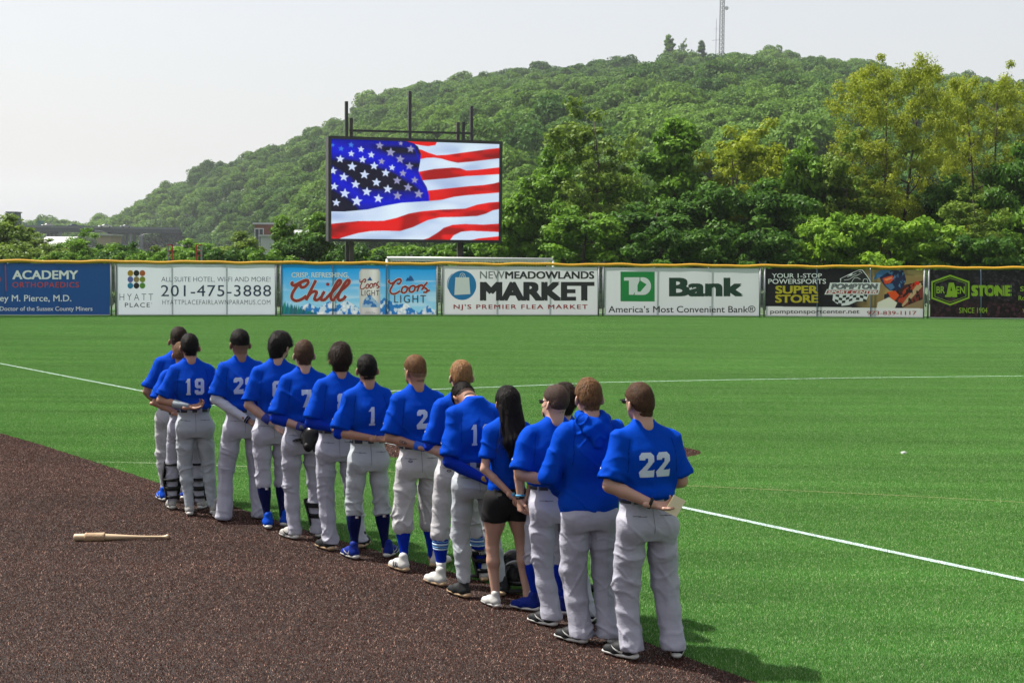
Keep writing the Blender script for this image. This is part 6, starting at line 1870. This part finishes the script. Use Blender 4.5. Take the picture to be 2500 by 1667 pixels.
        if P.get('guardtext') :
            o = ringleg(i, .235, .275, off + .016, M_DKIN, 'strap', gd)
            sb = BVHTree.FromPolygons([v.co for v in o.data.vertices], [tuple(p.vertices) for p in o.data.polygons])
            TV, TF = text_geo('YERS', .02); c_ = wv((AN[i][0] * .6 + KN[i][0] * .4, 0, .243)); W_ = []
            a0, a1 = TV[:, 0].min(), TV[:, 0].max()
            for v in TV:
                st_ = Vector((c_.x + .008 + ((v[0] - a0) / (a1 - a0) - .5) * .082, c_.y - .3, c_.z + v[1] / .73 * .026))
                l_, nr, _, _ = sb.ray_cast(st_, Vector((0, 1, 0)), 1.0)
                W_.append((l_ + Vector((0, -.003, 0))) if l_ else st_ + Vector((0, .25, 0)))
            mk('lettering', W_, TF, M('guard_letter', (.5, .48, .42)), o)
    # ---------- shoes
    shm, som = P.get('shoe', (M_SHOEW, M_SOLE))
    fy = P.get('toe', (30, -20)); ssz = (.96 if not female else .84) * S
    for i, h_ in enumerate((la, ra)):
        rz_ = R(fy[i]); c_, s__ = math.cos(rz_), math.sin(rz_)
        def pl(V): V = np.array(V) * ssz; return np.stack([h_.x + V[:, 0] * c_ - V[:, 1] * s__, h_.y + V[:, 0] * s__ + V[:, 1] * c_, V[:, 2] + .016], 1)
        so = mk('shoe', pl(SHOE[0]), SHOE[1], shm, root, smooth=True)
        mk('sole', pl(SOLE[0]), SOLE[1], som, so, smooth=True)
        SBv = pl(SHOE[0]); sb = BVHTree.FromPolygons([Vector(v) for v in SBv], [tuple(int(j) for j in q) for q in SHOE[1]])
        sm = P.get('swoosh')
        if sm:
            for sd2 in (-1, 1):
                o_ = Vector(pl([(0, .11, .045)])[0]); ux = Vector((-s__, c_, 0)); dr = Vector((c_, s__, 0)) * -sd2
                if P.get('three'):
                    for k in range(3): decal('shoe_stripe', sb, [[(-.05 + k * .026, -.02), (-.036 + k * .026, -.02), (-.016 + k * .026, .028), (-.030 + k * .026, .028)]], [], o_, ux, (0, 0, 1), dr, .004, sm, so, .002)
                else: decal('shoe_mark', sb, [[(-.06, .03), (-.035, -.012), (-.015, -.014), (.06, .025), (-.012, .002), (-.03, .004)]], [], o_, ux, (0, 0, 1), dr, .004, sm, so, .002)
        lc = Vector(pl([(0, .10, .085)])[0]); mb = MB(); ux = Vector((c_, s__, 0)); uf = Vector((-s__, c_, 0))
        for k in range(3):
            q = lc + uf * (k * .024) + Vector((0, 0, -.009 * k + .004)); mb.bar(q - ux * .022, q + ux * .022 + uf * .01, .006, .004)
        mb.build('lace', P.get('lace', M_SHOEW), so)
    # ---------- hair
    hs = P.get('hair')
    def hairmesh(name, th, line, m_, amp, res=.0045, rough_=44, extra=None, zs_=1.0, hd_=None):
        f = Field(np.minimum(h0 - .20 * S, h0 - .20), np.maximum(h0 + .20 * S, h0 + .20), res)
        X = (f.lo[0] + res * np.arange(f.n[0]))[:, None, None]; Y = (f.lo[1] + res * np.arange(f.n[1]))[None, :, None]; Z = (f.lo[2] + res * np.arange(f.n[2]))[None, None, :]
        x, y, z = X - h0[0], Y - h0[1], Z - h0[2]
        q = QA / S / 1.05; x, y, z = x * q[0, 0] + y * q[1, 0] + z * q[2, 0], x * q[0, 1] + y * q[1, 1] + z * q[2, 1], x * q[0, 2] + y * q[1, 2] + z * q[2, 2]
        def el(c, r):
            a, b, c__ = (x - c[0]) / r[0], (y - c[1]) / r[1], (z - c[2]) / r[2]
            k0 = np.sqrt(a * a + b * b + c__ * c__) + 1e-9; k1 = np.sqrt((a / r[0]) ** 2 + (b / r[1]) ** 2 + (c__ / r[2]) ** 2) + 1e-9
            return k0 * (k0 - 1) / k1
        d = np.minimum(el((0, -.004, .012), (.075, .096, .100)), el((0, -.035, -.005), (.070, .066, .085)))
        d = np.minimum(d, el((0, -.040, -.065), (.054, .048, .065)))
        t_ = np.interp(z.ravel(), [p[0] for p in th], [p[1] for p in th]).reshape(z.shape)
        d = d - t_
        ly = np.interp(y.ravel(), [p[0] for p in line], [p[1] for p in line]).reshape(y.shape)
        d = np.maximum(d, (ly - z) * .8)
        d = np.maximum(d, y - .088 - .02 * 0)
        f.D = (np.broadcast_to(d, f.D.shape) * S * 1.05).astype(np.float32)
        if extra: extra(f)
        V, F = f.mesh(); V = relax(V, F, 1); N_ = vnormals(V, F)
        hl_ = (V - h0) @ QA
        nz = (vnoise(hl_ * 24, sd_ + 47) * .007 * (hs[0] == 'long') + vnoise(hl_ * 26, sd_ + 48) * .0025) * (name == 'hair') + ridge(np.stack([hl_[:, 0] * rough_ * 3.2, hl_[:, 1] * rough_ * 1.3, hl_[:, 2] * rough_ * .9], 1), sd_ + 40) * amp + vnoise(hl_ * rough_, sd_ + 41) * amp * .8 + vnoise(hl_ * rough_ * 3, sd_ + 43) * amp * .8
        V = V + N_ * (nz * sstep(-.08, .03, hl_[:, 2]))[:, None]
        if name == 'hair':
            # single locks lying over the surface, combed down from the crown
            r = np.random.default_rng(sd_ + 60); k = r.integers(0, len(V), P.get('locks', 2600))
            k = k[hl_[k, 2] > (-.10 if th[0][1] > 0 else -.03)]; p0 = V[k]; n0 = N_[k]
            cr = h0 + QA @ np.array((.01, -.03, .11)) * S
            g = (p0 - cr) + r.normal(size=p0.shape) * .025; g -= n0 * (g * n0).sum(1)[:, None]; g /= np.linalg.norm(g, axis=1)[:, None] + 1e-9
            ln = (r.uniform(.5, 1.2, len(k)) * P.get('lock', .020))[:, None]; sd3 = np.cross(n0, g) * (r.uniform(.5, 1.0, len(k)) * .0030)[:, None]
            Q = np.empty((len(k), 3, 3)); Q[:, 0] = p0 - sd3 + n0 * .0005; Q[:, 1] = p0 + sd3 + n0 * .0005; Q[:, 2] = p0 + g * ln + n0 * ln * r.uniform(.05, .42, len(k))[:, None]
            ho = mk(name, warp(V), F, m_, root, smooth=True)
            lk = mk('hair_locks', warp(Q.reshape(-1, 3)), np.arange(3 * len(k)).reshape(-1, 3), LOCK[hs[2]], ho, kind='stuff'); set_fibre(lk.data, np.repeat(r.uniform(0, 1, len(k)), 3))
            return ho
        return mk(name, warp(V), F, m_, root, smooth=True)
    LINE = [(-.12, -.108), (-.06, -.095), (-.034, -.040), (-.012, .010), (.02, .012), (.035, .03), (.09, .055)]
    if hs:
        hairmesh('cropped_hair', [(-.1, .0008), (-.02, .003), (.12, .004)], LINE, HAIR[hs[1]], .0008)
        if hs[0] == 'fade': hairmesh('hair', [(-.04, -.002), (-.01, .0045), (.03, .009), (.06, .014), (.12, .022)], [(-.12, -.012), (-.03, -.008), (0, .016), (.09, .04)], HAIR[hs[2]], hs[3])
        elif hs[0] == 'short': hairmesh('hair', [(-.09, .001), (-.03, .006), (.03, .010), (.12, .016)], [(-.12, -.104), (-.055, -.090), (-.034, -.04), (.0, .016), (.09, .05)], HAIR[hs[2]], hs[3])
        elif hs[0] == 'long': hairmesh('hair', [(-.12, .010), (-.03, .020), (.03, .022), (.12, .026)], [(-.12, -.125), (-.05, -.12), (-.03, -.05), (.01, -.012), (.04, .02), (.09, .05)], HAIR[hs[2]], hs[3], rough_=20)
        elif hs[0] == 'woman':
            def exh(f):
                c0 = hd((0, -.05, .03))
                f.cone(hd((0, -.04, .02)), hd((0, -.075, -.08)), .088 * S, .080 * S, .04)
            hairmesh('hair', [(-.12, .014), (.12, .014)], [(-.12, -.14), (-.03, -.14), (.0, -.08), (.04, .0), (.09, .06)], HAIR[hs[2]], .002, extra=exh)
            f = Field((-.25, -.34, .95), (.25, .12, 1.75 * S), .0075)
            for dx, zz, r0, tp_ in ((0, .99, .058, .026), (-.045, 1.06, .048, .02), (.045, 1.02, .048, .022), (.06, 1.14, .035, .018), (-.07, 1.24, .033, .014)):
                a = hd((dx * .8, -.075, -.05)); 
                f.cone(a, (dx + .02, -.155, 1.38 * S), r0 * 1.1, r0, .03, flat=(0, 1, 0), fk=.6).cone((dx + .02, -.155, 1.38 * S), (dx * .7 + .03, -.145, zz + .06), r0, tp_, .03, flat=(0, 1, 0), fk=.55)
            V, F = f.mesh(); V = relax(V, F, 2); N_ = vnormals(V, F)
            V = V + N_ * (ridge(np.stack([V[:, 0] * 60, V[:, 1] * 20, V[:, 2] * 2.0], 1), 5) * .0045 + vnoise(np.stack([V[:, 0] * 110, V[:, 1] * 30, V[:, 2] * 3], 1), 6) * .002)[:, None]
            mk('long_hair', warp(V), F, HAIR[hs[2]], root, smooth=True)
            for k in range(16):
                x_ = -.10 + .013 * k; MB().tube([wv((x_ * .9, -.10, 1.56 * S)), wv((x_ * 1.1 - .01, -.15, 1.44 * S)), wv((x_ * (1.0 if k > 4 else 1.5), -.150, (1.30 - .012 * (k % 5)) * S))], [.005, .004, .001], 4).build('hair_strand', HAIR[hs[2]], root)
            c_ = wv(hd((.0, -.118, .035))); MB().box(c_, (.03, .012, .018)).build('hair_clip', M('clip_silver', (.5, .5, .5), metal=.8, rough=.3), root)
    if P.get('beard'):
        f = Field(h0 - .15, h0 + .15, .0055)
        f.ell(hd((0, .035, -.062)), np.array((.0585, .0605, .064)) * S, .01, QA)
        f.ell(hd((0, .03, .02)), np.array((.1, .12, .055)) * S, .01, QA, 's')
        V, F = f.mesh(); V = relax(V, F, 1); mk('beard', warp(V), F, HAIR['crop'] if P['beard'] is True else HAIR[P['beard']], root, smooth=True)
    if P.get('glasses'):
        g = MB()
        for s in (-1, 1):
            a = [hd((s * .079, -.01, .012)), hd((s * .082, .05, .012)), hd((s * .074, .098, .010))]; g.tube([wv(p) for p in a], .0028, 6)
        g.tube([wv(hd((-.074, .100, .014))), wv(hd((0, .112, .014))), wv(hd((.074, .100, .014)))], .0025, 6)
        gl = g.build('glasses', M_DKIN, root)
        for s in (-1, 1):
            V_ = [wv(hd((s * (.036 + .024 * math.cos(a)), .103, .002 + .016 * math.sin(a)))) for a in np.linspace(0, 2 * math.pi, 13)[:-1]] + [wv(hd((s * (.036 + .024 * math.cos(a)), .106, .002 + .016 * math.sin(a)))) for a in np.linspace(0, 2 * math.pi, 13)[:-1]]
            mk('lens', V_, [tuple(range(11, -1, -1)), tuple(range(12, 24))] + [(k, (k + 1) % 12, 12 + (k + 1) % 12, 12 + k) for k in range(12)], M_GLASS, gl)
    P['_'] = dict(root=root, wv=wv, WR=WR, EL=EL, S=S, H=H, hd=hd, D=D, yaw=yaw)
    return P

def AR(ex, ey, ez, wx_, wy, wz, d=(1, -.1, -.1), n=(0, .35, -1), side=-1, curl=.5):
    return ((ex, ey, ez), (wx_, wy, wz), d, n, side, curl)
def ARM_R(S=1.0, wx_=.05, wz=1.06, ex=.255): return ((ex, -.02, 1.19 * S), (.02, .20, 1.10 * S), (-.8, .2, .1), (0, 1, .4), -1, .7)
W_GREY = M('band_grey', (.28, .33, .37), rough=.8); W_BLUE = M('band_blue', (.0, .10, .62), rough=.8); W_NAVY = M('band_navy', (.01, .03, .30), rough=.8); W_LT = M('band_light_blue', (.08, .42, .75), rough=.6)
G_YEL = M('glove_yellow', (.55, .32, .02), rough=.6); G_GRY = M('glove_grey', (.10, .13, .14), rough=.6)
PEOPLE = [
 dict(seed=1, heels=((404, 1226), (448, 1222)), hipx=425, headx=442, shx=432, top=801, w=.98, skin='tan', hair=('fade', 'crop', 'dark', 0.0020), pants='tapered', cuff=.045, calf=.066, pcol='warm', arms=(AR(-.29, -.03, 1.20, -.16, .14, 1.05, (1, .2, 0)), ARM_R(1)), shoe=(M_SHOEBL, M_SOLE), toe=(12, -30), swoosh=M_SOLE, num=None, label='player at the far left end of the line, mostly hidden, with bright blue cleats', head=(-5, 0, 0)),
 dict(seed=2, heels=((422, 1246), (489, 1246)), hipx=455, headx=449, top=836, skin='tan', hair=('short', 'crop', 'auburn', 0.0010), pants='tapered', cuff=.055, calf=.070, arms=(AR(-.29, -.06, 1.14, -.08, -.19, 1.03), ARM_R(.97)), shoe=(M_SHOEG, M_SOLE), toe=(5, -25), guard=[(0, .10, .50, [(.13, .155), (.21, .25), (.31, .335), (.47, .49)]), (1, .10, .50, [(.13, .155), (.21, .25), (.31, .335), (.47, .49)])], goff=.026, label='player wearing black catcher shin guards, half hidden behind number 19', head=(0, 5, 0)),
 dict(seed=3, heels=((464, 1261), (520, 1258)), hipx=477, headx=469, top=816, skin='tan', hair=('short', 'dark', 'black', 0.0015), pants='tapered', cuff=.048, calf=.066, thigh=.096, pcol='cool', num='19', arms=(AR(-.325, -.05, 1.195, -.06, -.19, 1.135, (1, -.05, .1), (0, .5, -.9), -1, .7), ((.27, -.02, 1.19), (.03, .19, 1.12), (-.8, .2, .1), (0, 1, .4), -1, .7)), bands=[(0, W_GREY, .45, .98)], shoe=(M_SHOEG, M_SOLE), ankle=M_DKIN, toe=(-5, -45), label='player number 19 with a grey forearm band and slim tapered trousers', head=(0, 2, 0)),
 dict(seed=4, heels=((549, 1274), (634, 1269)), hipx=597, headx=592, top=807, w=1.06, skin='brown', hair=('fade', 'cropl', 'black', 0.0030), num='28', arms=(AR(-.27, -.04, 1.235, .02, -.20, 1.035, (.75, -.15, -.5), (-.2, .5, -.9), -1, .45), ARM_R(1.03, .12, 1.0)), comp=[(0, M('sleeve_white', (.55, .57, .64), rough=.6), 0, 1.93)], bands=[(0, M_DKIN, .93, .97), (0, M_NAVY, .985, 1.02)], shoe=(M_SHOEG, M_SOLE), toe=(14, -30), pants='long', cuff=.072, hem=.03, collar=M('collar_skin', (.5, .4, .36)), label='player number 28 with a long white compression sleeve on his left arm', head=(8, 0, 0)),
 dict(seed=5, lock=.034, heels=((656, 1294), (692, 1288)), hipx=667, headx=684, shx=676, top=812, skin='fair', hair=('long', 'dark', 'black', 0.0025), num='6', pants='knicker', arms=(AR(-.25, -.05, 1.225, .0, -.2, 1.03, (.7, -.1, -.6), (-.2, .5, -.9), -1, 1.0), ARM_R(1.03, .14, 1.0)), bands=[(0, W_NAVY, .55, .80), (0, W_GREY, .82, .99)], sock=M_NAVY, socklogo=True, shoe=(M_SHOEBL, M_SOLE), toe=(-5, -35), glasses=True, head=(-48, 2, 0), collar=M_DKIN, beard='crop', label='player number 6 with thick dark hair and sunglasses, head turned right'),
 dict(seed=6, heels=((722, 1319), (778, 1315)), hipx=741, headx=748, top=832, skin='fair', hair=('short', 'brown', 'brown', 0.0015), num='7', pants='long', cuff=.068, hem=.05, arms=(AR(-.27, -.06, 1.16, .0, -.2, 1.07, (.9, -.1, -.35), (0, -.6, .8), 1, .8), ARM_R(1.02, .14, 1.02)), comp=[(0, M_ROYAL_D, 0, 1.05), (1, M_ROYAL_D, 0, 1.05)], bands=[(0, W_NAVY, .70, .98)], glove=(G_GRY, (0,)), shoe=(M_SHOEG, M_SOLE), swoosh=M_DKIN, toe=(20, -30), guard=[(1, .13, .36, [(.20, .24), (.30, .34)])], goff=.030, label='player number 7 holding a black helmet behind his back, right shin in a guard'),
 dict(seed=7, lock=.036, heels=((809, 1347), (880, 1341)), hipx=824, headx=837, top=841, skin='tan', hair=('long', 'dark', 'dark', 0.0030), num='8', numz=1.33, pants='long', cuff=.070, hem=.07, arms=(AR(-.26, -.06, 1.18, -.02, -.2, 1.12), ARM_R(1.02, .1, 1.08)), comp=[(0, M_ROYAL_D, 0, 1.96), (1, M_ROYAL_D, 0, 1.96)], shoe=(M_SHOEB, M_GUM), toe=(17, -30), collar=M('collar_skin', (.5, .4, .36)), label='player with bushy dark brown hair and long blue undersleeves, left of number 1'),
 dict(seed=8, heels=((869, 1368), (944, 1364)), hipx=902, headx=902, top=867, skin='tan', hair=('short', 'black', 'black', 0.0020), w=.96, num='1', numz=1.30, pants='knicker', pcol='cool', arms=(AR(-.275, -.06, 1.135, .04, -.19, 1.09, (1, -.05, .02), (0, .5, -.9), -1, .8), ARM_R(.985, .1, 1.08)), comp=[(0, M_ROYAL_D, 0, 1.0), (1, M_ROYAL_D, 0, 1.0)], bands=[(0, M('gold_bracelet', (.6, .4, .15), metal=.7, rough=.3), .93, .95)], sock=M_NAVY, socklogo=True, shoe=(M_SHOENV, M_SOLE), swoosh=M_SOLE, toe=(14, -35), label='player number 1 with black hair and navy knee socks'),
 dict(seed=9, lock=.012, heels=((991, 1399), (1058, 1388)), hipx=1024, headx=1022, top=870, skin='tan', hair=('fade', 'cropl', 'auburn', 0.0010), num='2', numz=1.31, pants='knicker', pcol='warm', hem=-.03, kneer=.088, logo=True, beard='cropl', arms=(AR(-.265, -.05, 1.15, .02, -.2, 1.075, (1, -.05, -.1), (0, .5, -.9), -1, .7), ARM_R(1.0, .12, 1.04)), bands=[(0, W_BLUE, .68, .97)], sock=M_SOCKR, shoe=(M_SHOEW, M_GUM), swoosh=M_DKIN, three=True, toe=(16, -50), label='player with short reddish blond hair, a forearm tattoo and a blue wristband', tattoo=True, head=(22, 0, 0)),
 dict(seed=10, heels=((1082, 1435), (1182, 1423)), hipx=1118, headx=1132, top=881, skin='fair', hair=('short', 'ginger', 'ginger', 0.0015), w=1.0, pants='knicker', pcol='warm', hem=-.01, logo=True, arms=(AR(-.255, -.05, 1.145, -.02, -.2, 1.055), ARM_R(1.0, .12, 1.02)), comp=[(0, M_ROYAL_D, 0, .97)], sock=M_SOCKR, stripes=True, shoe=(M_SHOEW, M_GUM), toe=(17, -20), guard=[(1, .06, .24, [(.09, .12), (.17, .20)])], goff=.018, guardtext=True, collar=M('collar_skin', (.5, .4, .36)), label='player with ginger hair and big ears wearing blue socks with light stripes'),
 dict(seed=11, heels=((1140, 1463), (1224, 1458)), hipx=1162, headx=1166, shx=1166, top=900, H=1.82, skin='tan', hair=('fade', 'crop', 'black', 0.0010), num='12', pants='tapered', cuff=.056, calf=.070, thigh=.094, pcol='cool', hem=.075, head=(8, 62, 0), slouch=.03, arms=(AR(-.235, -.08, 1.10, .05, -.2, .95, (.75, -.1, -.5), (-.2, .5, -.9), -1, .9), ARM_R(.98, .12, .96)), comp=[(0, M_ROYAL_D, 0, 1.98), (1, M_ROYAL_D, 0, 1.98)], glove=(G_YEL, (0, 1)), shoe=(M_SHOEB, M_GUM), lace=M_GUM, ankle=M_SOCKW, toe=(16, -30), label='player number 12 with his head bowed, blue sleeve and yellow batting glove'),
 dict(seed=12, heels=((1215, 1487), (1293, 1487)), hipx=1242, headx=1245, top=943, skin='fair', female=True, w=.98, hair=('woman', 'black', 'black', 0.0010), pants='shorts', pcol='black', hip=.172, hipd=.125, thigh=.105, belt=1.02, untucked=True, bare_legs=True, sleeve=.72, arms=(AR(-.205, -.06, 1.09, -.01, -.2, .885, (.8, -.1, -.55), (-.2, -.5, .9), 1, .5), ((.21, -.05, 1.10), (.10, -.19, .875), (-.7, -.1, -.5), (.2, .3, -1), -1, .8)), bands=[(0, W_LT, .90, .97)], shoe=(M_SHOEW, M_SOLE), toe=(14, -45), label='woman with long black hair, blue shirt and black shorts, white sneakers'),
 dict(seed=13, lock=.034, heels=((1312, 1496), (1374, 1507)), hipx=1350, headx=1388, shx=1362, top=940, skin='fair', hair=('long', 'dark', 'dark', 0.0030), pants='knicker', arms=(((-.275, .0, 1.12), (-.255, -.03, .90), (.05, -.02, -1), (-1, -.1, 0), -1, 1.5), ARM_R(.96, .1, 1.0, .28)), bands=[(0, W_LT, .88, .94), (0, M_DKIN, .95, 1.03)], sock=M_SOCKR, shoe=(M_SHOENV, M_SOLE), toe=(35, -20), label='curly haired player hidden behind the man in glasses, left fist hanging with wristbands'),
 dict(seed=14, lock=.008, heels=((1352, 1533), (1436, 1525)), hipx=1355, headx=1370, shx=1345, top=941, w=1.05, skin='fair', hair=('short', 'crop', 'crop', 0.0004), belly=.02, pants='long', cuff=.078, hem=.06, arms=(AR(-.26, -.06, 1.13, .02, -.2, 1.07), ARM_R(.97, .12, 1.05)), glasses=True, beard='crop', head=(24, 3, 0), collar=M('chain', (.6, .5, .4), metal=.6, rough=.4), shoe=(M_SHOEB, M_SOLE), swoosh=M_SOLE, toe=(26, -35), label='man with a dark buzz cut and glasses, third from the right end'),
 dict(seed=15, heels=((1425, 1575), (1492, 1575)), hipx=1441, headx=1446, top=925, w=1.08, skin='fair', hair=('short', 'auburn', 'auburn', 0.0020), hoodie=True, pants='long', cuff=.082, hem=.05, kneer=.084, arms=(AR(-.30, .0, 1.20, -.11, .16, 1.02, None), ((.30, .0, 1.20), (.11, .16, 1.02), None, None)), shoe=(M_SHOEB, M_SOLE), swoosh=M_SOLE, toe=(26, -40), label='man in a plain blue hooded pullover, second from the right end', head=(0, 4, 0)),
 dict(seed=16, lock=.010, heels=((1548, 1614), (1652, 1611)), hipx=1581, headx=1571, shx=1580, top=936, w=1.12, skin='fair', hair=('short', 'crop', 'brown', 0.0006), num='22', numw=1.08, pants='long', cuff=.076, hem=.065, kneer=.082, belly=.015, arms=(AR(-.29, -.06, 1.20, -.035, -.2, 1.085, (1, -.12, -.12), (0, .5, -.9), -1, .75), ARM_R(1.01, .1, 1.06)), glasses=True, bands=[(0, M_DKIN, .90, .965)], shoe=(M_SHOEB, M_SOLE), swoosh=M_SOLE, toe=(27, -30), label='man number 22 at the right end of the line holding a folded cream paper', head=(14, 2, 0)),
]
for P in PEOPLE: person(P)
# ================================================================== SMALL THINGS
Pn = {p['seed']: p for p in PEOPLE}
def in_world(p, v):
    i = p['_']; q = i['wv'](v); c, s = math.cos(i['yaw']), math.sin(i['yaw'])
    return Vector((q.x * c - q.y * s, q.x * s + q.y * c, q.z)) + i['root'].location
# bat with a donut weight lying on the brown turf
M_ASH = mat('ash_wood', (0.55, 0.40, 0.24), rough=.45, var=.18, vs_=5, stretch=(.4, 6, 6), bump=.1, bs=30)
M_DONUT = mat('bat_weight', (0.40, 0.26, 0.14), rough=.7, var=.35, vs_=30, bump=.4, bs=80)
a = ground(180, 1311, .04); b = ground(412, 1312, .02)
e = empty('baseball_bat', a, rz=math.atan2(b.y - a.y, b.x - a.x), label='pale wooden bat with a thick weight ring lying on the brown turf', cat='bat')
L_ = (b - a).length
prof = [(0, .022), (.006, .030), (.02, .033), (.30, .033), (.42, .028), (.60, .018), (.75, .0125), (.93, .0125), (.965, .016), (.975, .024), (.995, .024), (1, .018)]
MB().tube([(t * L_, 0, -(t) * .012) for t, r in prof], [r for t, r in prof], 18).build('barrel', M_ASH, e, smooth=True)
MB().tube([(L_ * t, 0, -.004) for t in (.115, .12, .13, .145, .30, .318, .325, .33)], [.036, .044, .047, .044, .044, .047, .044, .036], 18).build('weight_ring', M_DONUT, e, smooth=True)
# dark bats on the turf behind the line
M_BLKW = mat('black_lacquer', (0.008, 0.008, 0.009), rough=.22, var=.2, spec=.14)
def dark_bat(x0, y0, x1, y1, lab, m_, zz=.045):
    a = ground(x0, y0, zz); b = ground(x1, y1, .035)
    e = empty('baseball_bat', a, rz=math.atan2(b.y - a.y, b.x - a.x), label=lab, cat='bat')
    L_ = (b - a).length
    MB().tube([(t * L_, 0, 0) for t, r in prof], [r for t, r in prof], 16).build('barrel', m_, e, smooth=True)
    MB().tube([(t * L_, 0, 0) for t in (.72, .73, .92, .93)], [.0125, .0155, .0155, .0125], 12).build('grip', M_RUB, e, smooth=True)
dark_bat(1462, 1434, 1225, 1447, 'shiny black bat lying on the green turf behind the hooded man', M_BLKW)
dark_bat(1300, 1412, 1142, 1407, 'grey handled bat lying behind the bowed player and the woman', M('grey_lacquer', (.12, .12, .13), rough=.3))
# helmets
def helmet(name, loc, rz, lab, scale=1.0, tilt=(0, 0)):
    e = empty(name, loc, label=lab, cat='helmet'); e.rotation_euler = (tilt[0], tilt[1], rz)
    f = Field((-.15, -.17, -.16), (.15, .22, .16), .006)
    f.ell((0, 0, 0), (.108, .125, .125), .01)
    f.ell((-.085, .005, -.07), (.028, .055, .07), .02); f.ell((.085, .005, -.07), (.028, .055, .07), .02)
    f.ell((0, 0, -.02), (.096, .112, .122), .01, op='s')
    f.loft([(-.2, 0, .01, .082, .2), (-.055, 0, .01, .082, .2)], .01, op='s')
    V, F = f.mesh(); V = relax(V, F, 1) * scale
    sh = mk('shell', V, F, M_BLKW, e, smooth=True)
    f = Field((-.15, .02, -.08), (.15, .24, .06), .006)
    f.ell((0, .11, -.012), (.088, .095, .020), .01); f.ell((0, .105, -.045), (.11, .085, .035), .008, op='s')
    f.ell((0, 0, 0), (.100, .117, .12), .004, op='s')
    V, F = f.mesh(); V = relax(V, F, 1) * scale
    mk('visor', V, F, M_BLKW, e, smooth=True)
    for s in (-1, 1):
        MB().tube([(s * .088 * scale, .01, -.075 * scale), (s * .124 * scale, .01, -.075 * scale)], .02 * scale, 12).build('ear_hole', M_RUB, sh, smooth=True)
    return e
g1 = ground(1258, 1446)
helmet('batting_helmet', g1 + Vector((0, .02, .125)), R(200), 'shiny black batting helmet on the turf behind the bare legs of the woman', 1.05)
g2 = ground(1252, 1418)
helmet('batting_helmet', g2 + Vector((0, .1, .12)), R(150), 'second black helmet, farther back, showing above the first one', 1.0)
p = in_world(Pn[6], (.055, -.24, .985)); 
helmet('batting_helmet', p, R(70), 'black batting helmet held behind the back of player number 7', 1.0, (R(-8), R(12)))
# folded paper held by number 22
P16 = Pn[16]
c = in_world(P16, (.080, -.288, 1.085)); 
M_PAPER = M('cream_paper', (1.05, .92, .64), rough=.8, var=.05)
e = empty('folded_paper', c, label='folded cream paper held in the hand of number 22', cat='paper'); e.rotation_euler = (R(8), R(28), P16['_']['yaw'] + R(-8))
V = [(-.045, 0, -.062), (.045, 0, -.062), (.045, 0, .062), (-.045, 0, .062), (-.045, .006, -.062), (.045, .006, -.060), (.045, .006, .062), (-.045, .006, .062)]
mk('front_leaf', V, [(0, 1, 2, 3), (1, 5, 6, 2)], M_PAPER, e); mk('back_leaf', [(x, y + .003, z - .002) for x, y, z in V], [(7, 6, 5, 4)], M_PAPER, e)
# scrap of litter on the turf
q = ground(2206, 1105, .02); e = MB().box((0, 0, 0), (.06, .05, .03), rz=.5).build('litter', M_WHITE, None, label='tiny white scrap lying on the green turf at the right', cat='litter'); e.location = q
